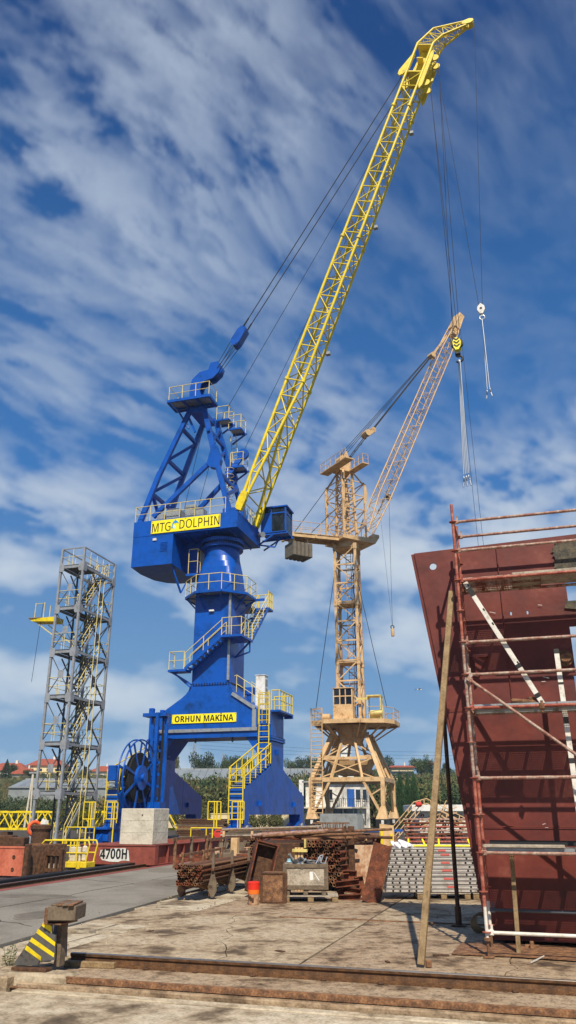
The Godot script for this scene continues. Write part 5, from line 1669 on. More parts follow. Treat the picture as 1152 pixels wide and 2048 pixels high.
func build_hull() -> void:
	SC = frame(ony(Transform3D(), 978, 1915, 0.0))
	var hl := thing("hull_section", "red primed ship hull plate section with raked edge and cut openings", "hull", SC)
	var zf := -1.2
	# outline traced on the plate's plane; it runs on to the right out of view
	var tl := onz(SC, 828, 1107, zf)
	var ml := onz(SC, 905, 1470, zf)
	var bl := onz(SC, 984, 1890, zf)
	var x9 := 7.5
	var c := CSGCombiner3D.new()
	c.name = "shell_plate"
	var pg := CSGPolygon3D.new()
	pg.name = "plate_outline"
	pg.polygon = v2([[tl.x, tl.y], [ml.x, ml.y], [bl.x, 0.09], [x9, 0.09], [x9, tl.y + 0.25]])
	pg.depth = 0.03
	pg.position = Vector3(0, 0, zf)
	c.add_child(pg)
	var cut := func(px0: float, py0: float, x1: float, py1: float) -> void:
		var a := onz(SC, px0, py0, zf)
		var b := onz(SC, px0, py1, zf)
		var bx := CSGBox3D.new()
		bx.name = "opening"
		bx.operation = CSGShape3D.OPERATION_SUBTRACTION
		bx.size = Vector3(x1 - a.x, absf(a.y - b.y), 0.3)
		bx.position = Vector3((a.x + x1) * 0.5, (a.y + b.y) * 0.5, zf)
		c.add_child(bx, true)
	cut.call(1131, 1165, 3.1, 1202)
	cut.call(1139, 1253, 3.4, 1345)
	cut.call(1148, 1352, 3.4, 1400)
	var hole := CSGCylinder3D.new()
	hole.name = "round_hole"
	hole.operation = CSGShape3D.OPERATION_SUBTRACTION
	hole.radius = 0.062; hole.height = 0.3; hole.sides = 24
	hole.position = onz(SC, 866, 1133, zf)
	hole.rotation_degrees.x = 90
	c.add_child(hole)
	for q in [[1022, 1227], [1055, 1225]]:
		var s := CSGCylinder3D.new()
		s.name = "slot"
		s.operation = CSGShape3D.OPERATION_SUBTRACTION
		s.radius = 0.022; s.height = 0.3; s.sides = 10
		s.position = onz(SC, q[0], q[1], zf)
		s.rotation_degrees.x = 90
		s.scale = Vector3(0.7, 1, 1.6)
		c.add_child(s, true)
	c.material_override = mats.hull
	hl.add_child(c)
	var m := MB.new()   # stem bar along the raked edge
	m.bar(tl + Vector3(0.02, 0, -0.05), ml + Vector3(0.02, 0, -0.05), 0.16, 0.045); m.bar(ml + Vector3(0.02, 0, -0.05), Vector3(bl.x + 0.02, 0.09, zf - 0.05), 0.16, 0.045)
	part(hl, "stem_bar", m, mats.hull)
	for q in [[0.62, 3.5, 6.2], [1.6, 0.1, 3.2], [-0.05, 3.05, 6.1]]:   # weld beads
		m = MB.new()
		m.span(Vector3(q[0], q[1], zf + 0.029), Vector3(q[0] + 0.014, q[2], zf + 0.036), 0.003)
		part(hl, "weld_bead", m, mats.hull)
	for q in [[-0.4, 3.42, 7.4], [-0.12, 1.62, 7.4]]:
		m = MB.new()
		m.span(Vector3(q[0], q[1], zf + 0.029), Vector3(q[2], q[1] + 0.014, zf + 0.036), 0.003)
		part(hl, "weld_bead", m, mats.hull)
	for q in [[985, 1225, 0.1], [1080, 1210, 0.07], [1092, 1355, 0.09], [1087, 1363, 0.06], [1088, 1648, 0.05], [1093, 1655, 0.05], [1150, 1352, 0.06]]:   # chalk ticks
		m = MB.new()
		var ch := onz(SC, q[0], q[1], zf + 0.031)
		m.box(ch, Vector3(q[2], 0.006, 0.002), Basis(Vector3.BACK, 0.3 * sin(q[0])))
		part(hl, "chalk_mark", m, mats.white)
	for k in 8:   # frames and stiffeners behind the plate
		var x := 0.45 + k * 0.85
		m = MB.new()
		if x < 1.7 or x > 3.6: m.span(Vector3(x, 0.12, zf - 0.3), Vector3(x + 0.012, 6.1, zf - 0.031))
		else: m.span(Vector3(x, 0.12, zf - 0.3), Vector3(x + 0.012, 3.5, zf - 0.031))
		part(hl, "frame_web", m, mats.hull)
	for y in [0.9, 1.7, 2.5, 3.3]:
		m = MB.new()
		m.span(Vector3(0.05 - y * 0.1, y, zf - 0.16), Vector3(x9, y + 0.012, zf - 0.031))
		part(hl, "stiffener", m, mats.hull)
	m = MB.new()   # bottom flange and the return plate at the far end
	m.span(Vector3(bl.x, 0.06, zf - 2.4), Vector3(x9, 0.088, zf + 0.02))
	part(hl, "bottom_plate", m, mats.hull)
	m = MB.new()
	m.span(Vector3(x9 - 0.03, 0.09, zf - 2.4), Vector3(x9, 6.4, zf - 0.03))
	part(hl, "end_bulkhead", m, mats.hull)
	# scorched bare patches
	var pts := []
	for q in [[1112, 1082], [1135, 1080], [1190, 1074], [1190, 1134], [1150, 1137], [1116, 1138], [1107, 1137], [1110, 1131], [1106, 1126], [1111, 1121], [1109, 1115], [1104, 1112], [1108, 1107], [1101, 1103], [1107, 1099], [1105, 1094], [1112, 1091], [1109, 1086]]:
		var p := onz(SC, q[0], q[1], zf)
		pts.append([p.x, p.y])
	m = MB.new()
	m.prism(v2(pts), 0.003, Transform3D(Basis(), Vector3(0, 0, zf + 0.031)))
	part(hl, "scorched_patch", m, mats.burnt, "dark scorched bare patch on the red plate")
	pts = []
	for q in [[1131, 1203], [1180, 1200], [1180, 1216], [1150, 1219], [1129, 1217]]:
		var p := onz(SC, q[0], q[1], zf)
		pts.append([p.x, p.y])
	m = MB.new()
	m.prism(v2(pts), 0.003, Transform3D(Basis(), Vector3(0, 0, zf + 0.031)))
	part(hl, "scorched_patch", m, mats.burnt)
	var br := onz(SC, 960, 1325, zf + 0.1)   # welded bracket
	m = MB.new()
	m.prism(v2([[-0.16, 0.1], [0.14, 0.12], [0.02, -0.06], [-0.06, -0.24], [-0.1, -0.24], [-0.1, 0.0]]), 0.02, Transform3D(Basis(Vector3.UP, 0.5), br))
	m.box(br + Vector3(0, 0.1, -0.04), Vector3(0.3, 0.02, 0.16))
	part(hl, "bracket", m, mats.hull)
	var lug := onz(SC, 1129, 1316, zf + 0.12)
	m = MB.new()
	m.tube(lug, lug + Vector3(0, 0, -0.1), 0.13, 20); m.tube(lug + Vector3(0.02, 0, 0.02), lug + Vector3(0.02, 0, 0.05), 0.08, 16)
	part(hl, "round_lug", m, mats.rust)

# a steel deck board with real punched holes
func punched_mesh(L: float, w: float, nx: int, nz: int) -> ArrayMesh:
	var m := MB.new()
	var dx := L / nx
	var dz := w / nz
	for i in nx:
		for j in nz:
			var x := i * dx
			var z := j * dz
			var hole := (i % 24) > 3 and j > 0 and j < nz - 1 and i % 2 == 0 and j % 2 == 1
			if not hole:
				m.quad(Vector3(x, 0, z + dz), Vector3(x + dx, 0, z + dz), Vector3(x + dx, 0, z), Vector3(x, 0, z))
	m.span(Vector3(0, -0.06, 0), Vector3(L, 0.0, 0.004)); m.span(Vector3(0, -0.06, w - 0.004), Vector3(L, 0.0, w))
	m.span(Vector3(0, -0.05, 0), Vector3(0.004, 0, w)); m.span(Vector3(L - 0.004, -0.05, 0), Vector3(L, 0, w))
	return m.mesh()

func build_scaffold() -> void:
	var sc := thing("scaffold", "rusty red tube scaffold with ledgers and perforated decks in front of red hull", "scaffold", SC)
	var m: MB
	var zi := -0.77
	var tube_mats := [mats.scaffold, mats.scaffold_red]
	var heights := [0.3, 1.3, 2.3, 3.3, 4.3, 5.3, 6.3]
	for e in [[0.0, 0.0, 6.62], [0.0, zi, 6.5], [2.57, 0.0, 6.6], [2.57, zi, 6.5], [5.14, 0.0, 6.6], [5.14, zi, 6.5]]:
		var st := Node3D.new()
		st.name = "standard"
		sc.add_child(st, true)
		m = MB.new()
		m.box(Vector3(e[0], 0.008, e[1]), Vector3(0.15, 0.012, 0.15)); m.tube(Vector3(e[0], 0.01, e[1]), Vector3(e[0], 0.3, e[1]), 0.019, 10); m.tube(Vector3(e[0], 0.2, e[1]), Vector3(e[0], 0.24, e[1]), 0.05, 10)
		part(st, "base_jack", m, mats.rust)
		var ys := [0.22, 0.62, 2.3, 4.35, e[2]]
		for k in 4:
			m = MB.new()
			m.tube(Vector3(e[0], ys[k], e[1]), Vector3(e[0], ys[k + 1], e[1]), 0.0242 if k != 1 else 0.026, 12)
			part(st, "tube", m, mats.scaffold_white if k == 0 else tube_mats[(k + int(e[0])) % 2])
		for k in 13:
			m = MB.new()
			m.tube(Vector3(e[0], 0.3 + k * 0.5, e[1]), Vector3(e[0], 0.312 + k * 0.5, e[1]), 0.062, 12)
			part(st, "rosette", m, mats.scaffold_red)
	var led := func(a: Vector3, b: Vector3, mt: Material, called := "ledger") -> void:
		var d := (b - a).normalized()
		var q := MB.new()
		q.tube(a + d * 0.09, b - d * 0.09, 0.0242, 10)
		for w in [a + d * 0.05, b - d * 0.05]:
			q.box(w, Vector3(0.035, 0.07, 0.09), MB.along(d), 0.008)
			q.box(w + Vector3(0, 0.05, 0) + d * (0.02 if w == a + d * 0.05 else -0.02), Vector3(0.01, 0.1, 0.03), MB.along(d))
		part(sc, called, q, mt)
	for bay in 2:
		var x := bay * 2.57
		for y in [1.3, 2.3, 3.3, 3.8, 4.3, 5.3, 5.8, 6.3]:
			led.call(Vector3(x, y, 0), Vector3(x + 2.57, y, 0), mats.scaffold if y != 5.3 and y != 3.3 else mats.scaffold_red)
		led.call(Vector3(x, 0.3, 0), Vector3(x + 2.57, 0.3, 0), mats.scaffold_white)
		for y in [0.5, 1.3, 3.3, 5.3, 6.3]:
			led.call(Vector3(x, y, zi), Vector3(x + 2.57, y, zi), mats.scaffold if y > 1 else mats.grey_dark)
	for x in [0.0, 2.57]:
		for y in [1.3, 1.8, 3.3, 3.8, 4.3, 5.3, 5.8, 6.3]:
			led.call(Vector3(x, y, 0), Vector3(x, y, zi), mats.scaffold, "transom")
	# braces
	led.call(Vector3(0.02, 3.75, 0.05), Vector3(2.5, 1.75, 0.05), mats.scaffold, "brace")
	# decks: punched steel boards at three lifts, two boards wide, wooden boards beside
	var pm := punched_mesh(1.24, 0.32, 96, 24)
	for y in [1.36, 3.36, 5.36]:
		for bay in 2:
			for j in 2:
				for h in 2:
					if y > 5 and bay == 0 and h == 1: continue
					shared(sc, "deck_board", pm, mats.galvanised if y < 5 else mats.scaffold, Transform3D(Basis(), Vector3(0.04 + bay * 2.57 + h * 1.25, y, -0.4 + 0.34 * j - 0.34)))
	for j in 2:
		m = MB.new()
		m.box(Vector3(1.72, 5.35, -0.2 - 0.36 * j), Vector3(1.75, 0.045, 0.33), Basis(), 0.004)
		part(sc, "wooden_board", m, mats.timber_grey)
	m = MB.new()
	m.box(Vector3(1.3, 1.41, -0.72), Vector3(2.4, 0.07, 0.03), Basis(), 0.004)
	part(sc, "toe_board", m, mats.black)
	m = MB.new()
	m.box(Vector3(0.6, 1.39, -0.12), Vector3(1.1, 0.035, 0.24), Basis(Vector3.UP, 0.01), 0.004)
	part(sc, "loose_plank", m, mats.timber_grey)
	# white boards leaning between the lifts
	var w0 := onz(SC, 930, 1165, -0.08)
	var w1 := onz(SC, 1086, 1408, -0.08)
	var wb := thing("white_board", "long white board with black marks sloping between two scaffold decks", "board", SC)
	m = MB.new()
	m.bar(w0, w1, 0.075, 0.03, Vector3.BACK, 0.003)
	part(wb, "board", m, mats.plank_white)
	m = MB.new()
	for f in [0.03, 0.24, 0.36, 0.68, 0.93]:
		var p := w0.lerp(w1, f)
		m.box(p + Vector3(0.02, 0, 0.0165), Vector3(0.024, 0.045, 0.004), Basis(Vector3.BACK, 0.5))
	m.bar(w0.lerp(w1, 0.05), w0.lerp(w1, 0.12), 0.077, 0.034, Vector3.BACK); m.bar(w0.lerp(w1, 0.69), w0.lerp(w1, 0.72), 0.077, 0.034, Vector3.BACK); m.bar(w0.lerp(w1, 0.92), w0.lerp(w1, 0.95), 0.077, 0.034, Vector3.BACK)
	part(wb, "marks", m, mats.black)
	var v0 := onz(SC, 1112, 1298, -0.5)
	var v1 := onz(SC, 1160, 1640, -0.3)
	wb = thing("white_board", "steep white board with black bands passing through the scaffold decks", "board", SC)
	m = MB.new()
	m.bar(v0, v1, 0.075, 0.03, Vector3.BACK, 0.003)
	part(wb, "board", m, mats.plank_white)
	m = MB.new()
	for f in [[0.0, 0.03], [0.21, 0.225], [0.42, 0.46], [0.66, 0.69]]: m.bar(v0.lerp(v1, f[0]), v0.lerp(v1, f[1]), 0.077, 0.034, Vector3.BACK)
	part(wb, "marks", m, mats.black)
	# clutter on the middle deck
	var cl := onz(SC, 1050, 1405, -0.2)
	m = MB.new()
	m.box(cl + Vector3(0, 0.01, 0), Vector3(0.4, 0.06, 0.2), Basis(Vector3.BACK, -0.1), 0.02); m.box(cl + Vector3(0.1, 0.05, 0.02), Vector3(0.12, 0.04, 0.12), Basis(Vector3.UP, 0.4), 0.01)
	solo("bent_offcut", m, mats.rust, "bent rusty sheet offcut lying on the middle scaffold deck", "offcut", SC)
	m = MB.new()
	var cp := onz(SC, 1084, 1412, 0.02)
	m.box(cp, Vector3(0.07, 0.1, 0.08), Basis(), 0.015); m.tube(cp + Vector3(0, -0.09, 0), cp + Vector3(0, 0.08, 0), 0.02, 8); m.torus(cp, Vector3.RIGHT, 0.04, 0.012, 12, 6)
	part(sc, "tube_clamp", m, mats.rust)
	# timber props and the dark post
	var foot := ony(SC, 842, 1934, 0.0)
	m = MB.new()
	m.bar(foot + Vector3(0, 0.02, 0), Vector3(-0.13, 5.2, -0.28), 0.088, 0.088, Vector3.RIGHT, 0.006)
	solo("timber_prop", m, mats.timber, "long squared timber prop leaning from the ground against the scaffold", "prop", SC)
	m = MB.new()
	m.box(foot + Vector3(0.1, 0.04, 0.0), Vector3(0.07, 0.08, 0.06), Basis(Vector3.UP, 0.3), 0.008)
	solo("wooden_wedge", m, mats.rust, "small brown wedge at the foot of the long timber prop", "wedge", SC)
	var f2 := ony(SC, 1038, 1908, 0.0)
	m = MB.new()
	m.bar(f2, f2 + Vector3(0.03, 1.36, -0.08), 0.12, 0.06, Vector3.RIGHT, 0.004)
	solo("short_timber", m, mats.timber, "short squared timber standing upright under the lowest scaffold deck", "timber", SC)
	var f3 := ony(SC, 918, 1852, 0.0)
	m = MB.new()
	m.tube(f3, f3 + Vector3(0.0, 4.4, 0), 0.038, 12); m.tube(f3, f3 + Vector3(0, 0.3, 0), 0.055, 12); m.box(f3 + Vector3(0, 0.01, 0), Vector3(0.24, 0.02, 0.24))
	solo("steel_post", m, mats.rust_dark, "dark round steel post standing behind the hull's raked edge", "post", SC)
	var co := ony(SC, 958, 1868, 0.0)
	m = MB.new()
	for k in 5: m.torus(co + Vector3(0.02 * k, 0.14 + 0.01 * k, -0.1), Vector3(0.5, 0.15 * k, 1), 0.13, 0.014, 22, 6)
	solo("hose_coil", m, mats.timber, "coil of brown hose hanging at the hull's foot behind the scaffold", "hose", SC)
# ---------- ground ----------
func build_ground() -> void:
	var m := MB.new()   # one sheet to the foot of the hills
	m.quad(Vector3(-700, -0.3, 60), Vector3(700, -0.3, 60), Vector3(700, -0.3, -700), Vector3(-700, -0.3, -700))
	struct("ground", m, mats.dirt)
	m = MB.new()
	m.quad(Vector3(-60, -0.05, -36.0), Vector3(60, -0.05, -36.0), Vector3(60, -0.05, -120.0), Vector3(-60, -0.05, -120.0))
	m.quad(Vector3(-60, -0.05, -10.0), Vector3(-14.2, -0.05, -10.0), Vector3(-14.2, -0.05, -36.0), Vector3(-60, -0.05, -36.0))
	m.quad(Vector3(-14.2, -0.06, -10.5), Vector3(12, -0.06, -10.5), Vector3(12, -0.06, -36), Vector3(-14.2, -0.06, -36))
	struct("yard_floor", m, mats.dirt, YARD)
	m = MB.new()
	m.prism(v2([[-13.15, -4.0], [-13.4, -19.0], [-14.0, -36.0], [-8.7, -36.0], [-8.62, -20.0], [-8.2, -15.0], [-7.9, -11.0], [-7.2, -4.0]]), 0.3, Transform3D(Basis(Vector3(1, 0, 0), Vector3(0, 0, 1), Vector3(0, -1, 0)), Vector3(0, 0.0, 0)))
	struct("road", m, mats.asphalt, YARD)
	m = MB.new()
	m.prism(v2([[-13.15, -4.0], [-13.4, -19.0], [-14.0, -36.0], [-13.72, -36.0], [-13.12, -19.0], [-12.87, -4.0]]), 0.004, Transform3D(Basis(Vector3(1, 0, 0), Vector3(0, 0, 1), Vector3(0, -1, 0)), Vector3(0, 0.005, 0)))
	struct("road_edge_marking", m, mats.red_strip, YARD)
	for e in [[-11.6, -17.5, 1.1, 0.5], [-10.3, -22.0, 0.8, 1.4], [-9.4, -14.6, 0.5, 0.9], [-12.2, -26.5, 0.9, 1.2]]:
		m = MB.new()
		var pp := []
		for k in 14:
			var t := TAU * k / 14
			pp.append([e[0] + cos(t) * e[2] * rng.randf_range(0.8, 1.1), e[1] + sin(t) * e[3] * rng.randf_range(0.8, 1.1)])
		m.prism(v2(pp), 0.008, Transform3D(Basis(Vector3(1, 0, 0), Vector3(0, 0, 1), Vector3(0, -1, 0)), Vector3(0, 0.006, 0)))
		struct("road_patch", m, mats.asphalt_patch, YARD)
	for e in [[-8.6, -13.0, -13.1, -15.5], [-8.5, -20.5, -13.3, -22.2], [-10.8, -11.5, -11.3, -34.0]]:
		m = MB.new()
		var aa := []
		var bb := []
		for k in 22:
			var f := k / 21.0
			var p := Vector2(lerpf(e[0], e[2], f), lerpf(e[1], e[3], f)) + Vector2(rng.randf_range(-0.07, 0.07), rng.randf_range(-0.07, 0.07))
			var nn := Vector2(e[1] - e[3], e[2] - e[0]).normalized() * rng.randf_range(0.006, 0.02)
			aa.append([p.x + nn.x, p.y + nn.y]); bb.push_front([p.x - nn.x, p.y - nn.y])
		m.prism(v2(aa + bb), 0.004, Transform3D(Basis(Vector3(1, 0, 0), Vector3(0, 0, 1), Vector3(0, -1, 0)), Vector3(0, 0.004, 0)))
		struct("road_tar_seam", m, mats.dirt, YARD)
	# concrete slabs, each its own piece
	var ap := Node3D.new()
	ap.name = "concrete_apron"
	add_child(ap)
	ap.transform = YARD
	ap.set_meta("kind", "structure")
	var xs := [-6.75, -3.2, 0.6, 4.4, 8.4]
	var zs := [-10.62, -15.5, -20.6, -26.0, -31.0, -36.0]
	var cm := [mats.concrete_worn, mats.concrete_stained, mats.concrete_worn, mats.concrete_stained]
	var flat := Basis(Vector3(1, 0, 0), Vector3(0, 0, 1), Vector3(0, -1, 0))
	for i in xs.size() - 1:
		for j in zs.size() - 1:
			var dy := rng.randf_range(-0.008, 0.006)
			var xa: float = xs[i] + 0.015
			var xb: float = xs[i + 1] - 0.015
			var za: float = zs[j] - 0.018
			var zb: float = zs[j + 1] + 0.018
			# each slab is cracked across once by a jagged line
			var left := [[xa, za]]
			var right := [[xb, za]]
			var c0 := lerpf(xa, xb, rng.randf_range(0.25, 0.75))
			var c1 := lerpf(xa, xb, rng.randf_range(0.25, 0.75))
			var n := 16
			for k in n + 1:
				var jx := lerpf(c0, c1, float(k) / n) + rng.randf_range(-0.09, 0.09)
				var jz := lerpf(za, zb, float(k) / n)
				var g := rng.randf_range(0.003, 0.011)
				left.append([jx - g, jz]); right.append([jx + g, jz])
			left.append([xa, zb]); right.append([xb, zb])
			for q in [left, right]:
				m = MB.new()
				m.prism(v2(q), 0.2, Transform3D(flat, Vector3(0, dy + rng.randf_range(-0.003, 0.003), 0)))
				part(ap, "slab", m, cm[(i + j) % 4])
	# broken narrow strip beside the road
	var z := -9.6
	while z > -35.0:
		var l := rng.randf_range(0.9, 2.4)
		m = MB.new()
		var o := []
		var zm := z - l * 0.5
		var xl := lerpf(-7.9, -8.2, (-zm - 11.0) / 4.0) if zm > -15.0 else (lerpf(-8.2, -8.62, (-zm - 15.0) / 5.0) if zm > -20.0 else lerpf(-8.62, -8.7, (-zm - 20.0) / 16.0))
		var xm := xl + rng.randf_range(0.5, 0.9)
		for q in [[xl + 0.07, -6.83]] if rng.randf() < 0.4 else [[xl + 0.07, xm - 0.04], [xm + 0.03, -6.83]]:
			o = []
			for e in [[0.0, 0.0], [0.5, 0.03], [1.0, 0.0], [1.0, 0.5], [1.0, 1.0], [0.5, 0.97], [0.0, 1.0], [0.0, 0.5]]:
				o.append([lerpf(q[0], q[1], e[0]) + rng.randf_range(-0.04, 0.04), z - e[1] * (l - 0.05) + rng.randf_range(-0.04, 0.04)])
			var dy := rng.randf_range(-0.045, -0.005)
			m.prism(v2(o), 0.15, Transform3D(Basis(Vector3(1, 0, 0), Vector3(0, 0, 1), Vector3(0, -1, 0)), Vector3(0, dy, 0)))
		part(ap, "broken_slab", m, mats.concrete if rng.randf() < 0.6 else mats.concrete_worn)
		z -= l
	m = MB.new()
	m.box(Vector3(-1.4, 0.002, -15.5), Vector3(7.0, 0.02, 0.03)); m.box(Vector3(2.3, 0.002, -15.52), Vector3(1.6, 0.02, 0.05))
	part(ap, "joint_strip", m, mats.rust)
	m = MB.new()   # rubble along the cracks
	for i in 130:
		var p := Vector3.ZERO
		if i < 60: p = Vector3(-6.8 + rng.randfn(0, 0.12), 0.0, rng.randf_range(-22, -10.7))
		elif i < 100: p = Vector3(lerpf(-7.8, -8.5, rng.randf()) + rng.randfn(0, 0.12), 0.0, rng.randf_range(-22, -10.0))
		else: p = Vector3(rng.randf_range(-6, 3), 0.0, -10.75 + rng.randfn(0, 0.1))
		var s := rng.randf_range(0.008, 0.032)
		m.box(p, Vector3(s * rng.randf_range(0.8, 1.8), s * 0.8, s), Basis(Vector3(rng.randf(), rng.randf(), 0.2).normalized(), rng.randf() * 3.0), s * 0.2)
	var rb := solo("rubble", m, mats.concrete_worn, "pale crumbs of broken concrete along the slab joints", "rubble", YARD)
	rb.set_meta("kind", "stuff")
	# foreground slab and kerb below the near rail
	var fore := Node3D.new()
	fore.name = "foreground_pavement"
	add_child(fore)
	fore.transform = YARD
	fore.set_meta("kind", "structure")
	for q in [[-16.0, -7.25], [-7.2, -0.62], [-0.6, 4.2], [4.22, 10.0]]:
		m = MB.new()
		m.span(Vector3(q[0], -0.5, -9.22), Vector3(q[1], -0.17 + rng.randf_range(-0.004, 0.004), 6.0), 0.012)
		part(fore, "slab", m, mats.concrete if q[0] < -1 else mats.concrete_worn)
	m = MB.new()
	m.span(Vector3(-6.35, -0.5, -9.5), Vector3(10.0, -0.1, -9.4), 0.015)
	part(fore, "kerb", m, mats.concrete_stained)
	m = MB.new()
	m.span(Vector3(-6.3, -0.5, -9.4), Vector3(10.0, -0.155, -9.235), 0.012)
	part(fore, "ledge", m, mats.concrete)
	m = MB.new()
	m.span(Vector3(-6.4, -0.4, -10.62), Vector3(10.0, -0.05, -9.5), 0.01)
	part(fore, "rail_bed", m, mats.concrete_stained)
	m = MB.new()
	m.span(Vector3(-16.0, -0.4, -10.6), Vector3(-6.42, -0.03, -9.3), 0.02)
	part(fore, "slab", m, mats.concrete_worn)
	m = MB.new()
	m.span(Vector3(-5.85, -0.092, -9.515), Vector3(10.0, -0.022, -9.475), 0.004)
	solo("edge_angle", m, mats.rust, "long rusty steel edge strip along the near rail bed", "edge strip", YARD)
	# rails
	rail("near_rail", Vector3(-6.2, -0.05, -10.38), Vector3(10.0, -0.05, -10.38), "rusty crane rail running from the striped buffer stop past the hull")
	rail("crane_rail", Vector3(-13.3, -0.06, -8.0), Vector3(-14.85, -0.06, -46.0), "worn crane rail along the red edge of the asphalt road")
	m = MB.new()   # dark rubbing beam beside the far rail
	m.bar(Vector3(-14.1, 0.0, -10.0), Vector3(-14.95, 0.0, -36.0), 0.34, 0.22, Vector3.UP, 0.02)
	solo("kerb_beam", m, mats.black, "dark kerb beam lying beside the road's crane rail", "beam", YARD)

func rail(called: String, a: Vector3, b: Vector3, label: String) -> void:
	var r := thing(called, label, "rail", YARD)
	var d := b - a
	var t := Transform3D(MB.along(d), a)
	var m := MB.new()
	m.prism(v2([[-0.075, 0], [0.075, 0], [0.075, 0.018], [0.02, 0.032], [0.012, 0.09], [0.035, 0.105], [0.037, 0.132], [-0.037, 0.132], [-0.035, 0.105], [-0.012, 0.09], [-0.02, 0.032], [-0.075, 0.018]]), d.length(), t)
	part(r, "rail_body", m, mats.rail_brown)
	m = MB.new()
	m.prism(v2([[-0.036, 0.1325], [0.036, 0.1325], [0.03, 0.14], [-0.03, 0.14]]), d.length(), t)
	part(r, "running_surface", m, mats.rail_head)
	var k := int(minf(d.length(), 18.0) / 0.75)
	for i in k:
		var p := t * Vector3(0, 0.012, 0.4 + i * 0.75 + rng.randf_range(-0.1, 0.1))
		for s in [-0.085, 0.085]:
			var c := MB.new()
			c.box(p + t.basis.x * s, Vector3(0.06, 0.03, 0.07), t.basis * Basis(Vector3.UP, rng.randf_range(-0.4, 0.4)), 0.01)
			part(r, "rail_clip", c, mats.rust_dark)
# ---------- far side: hill, houses, trees ----------
func hill_h(x: float, d: float) -> float:
	var f := smoothstep(112.0, 250.0, d)
	return f * (12.2 + 2.0 * smoothstep(20.0, 70.0, x) * smoothstep(0, 1, f)) - 0.3 + 0.5 * sin(x * 0.07) * f + smoothstep(260.0, 520.0, d) * 4.0

func leaf_cluster(n: int, size: float, seed_: int) -> ArrayMesh:   # a unit ball of small leaf faces
	var r := RandomNumberGenerator.new()
	r.seed = seed_
	var m := MB.new()
	for i in n:
		var p := Vector3(r.randfn(), r.randfn(), r.randfn()).normalized() * pow(r.randf(), 0.4)
		var a := Vector3(r.randfn(), r.randfn(), r.randfn()).normalized()
		var b := a.cross(Vector3(r.randfn(), r.randfn(), r.randfn())).normalized()
		var s := size * r.randf_range(0.6, 1.3)
		m.quad(p - a * s, p + b * s * 0.6, p + a * s, p - b * s * 0.6)
	return m.mesh()

func crown_mesh(n: int, size: float, seed_: int, shape: int) -> MB:   # 0 round, 1 cone, 2 spindle
	var r := RandomNumberGenerator.new()
	r.seed = seed_
	var m := MB.new()
	var lobes := []
	for i in 11:
		lobes.append(Vector3(r.randf_range(-0.62, 0.62), r.randf_range(0.28, 0.84), r.randf_range(-0.62, 0.62)))
	for i in n:
		var p := Vector3.ZERO
		if shape == 0:
			var c: Vector3 = lobes[i % lobes.size()]
			p = c + Vector3(r.randfn(), r.randfn() * 0.8, r.randfn()).normalized() * 0.36 * pow(r.randf(), 0.35)
		else:
			var y := pow(r.randf(), 1.3 if shape == 1 else 0.9)
			var w := (1.0 - y) * 0.95 + 0.03 if shape == 1 else sin(clampf(y * 0.93 + 0.07, 0, 1) * PI) * 0.8 * (1.0 - y * 0.45) + 0.03
			w *= 0.82 + 0.26 * sin(y * 34.0 + i % 5)
			var t := r.randf() * TAU
			p = Vector3(cos(t) * w * pow(r.randf(), 0.3), y, sin(t) * w * pow(r.randf(), 0.3))
		var a := Vector3(r.randfn(), r.randfn(), r.randfn()).normalized()
		if shape > 0: a = (a * 0.5 + Vector3(p.x, 0.35, p.z).normalized()).normalized()
		var b := a.cross(Vector3(r.randfn(), r.randfn(), r.randfn())).normalized()
		var s := size * r.randf_range(0.6, 1.3)
		m.quad(p - a * s, p + b * s * 0.6, p + a * s, p - b * s * 0.6)
	return m

func tree(called: String, label: String, px: float, base_py: float, top_py: float, d: float, wpx: float, shape: int, mat: Material, seed_: int, group := "") -> void:
	var kk := d / (-ray(px, base_py).z)
	var b := Vector3(0, EYE, 0) + ray(px, base_py) * kk
	var t := Vector3(0, EYE, 0) + ray(px, top_py) * (d / (-ray(px, top_py).z))
	var gy := hill_h(b.x, d) if d > 112.0 else -0.05
	b.y = minf(b.y, gy) if d > 112.0 else gy
	b.y = gy
	var h := maxf(2.0, t.y - b.y)
	var w := wpx / FOCAL * d
	var o := thing(called, label, "tree", Transform3D(Basis(Vector3.UP, seed_ * 1.3), b), group)
	var m := MB.new()
	m.tube(Vector3(0, -0.3, 0), Vector3(0.05, h * 0.55, 0), 0.03 * h, 8, 0.015 * h)
	for i in 5: m.tube(Vector3(0, h * (0.25 + 0.07 * i), 0), Vector3(cos(i * 2.4) * w * 0.3, h * (0.5 + 0.06 * i), sin(i * 2.4) * w * 0.3), 0.012 * h, 5, 0.004 * h)
	part(o, "trunk", m, mats.bark)
	var c := crown_mesh(2600 if shape == 0 else 3000, 0.05 if shape == 0 else 0.045, seed_, shape)
	var mi := part(o, "crown", c, mat)
	mi.transform = Transform3D(Basis.from_scale(Vector3(w * 0.55, h * (0.92 if shape == 0 else 0.97), w * 0.55)), Vector3(0, h * 0.05, 0))

func far(px: float, py: float, d: float) -> Vector3:
	return Vector3(0, EYE, 0) + ray(px, py) * (d / (-ray(px, py).z))

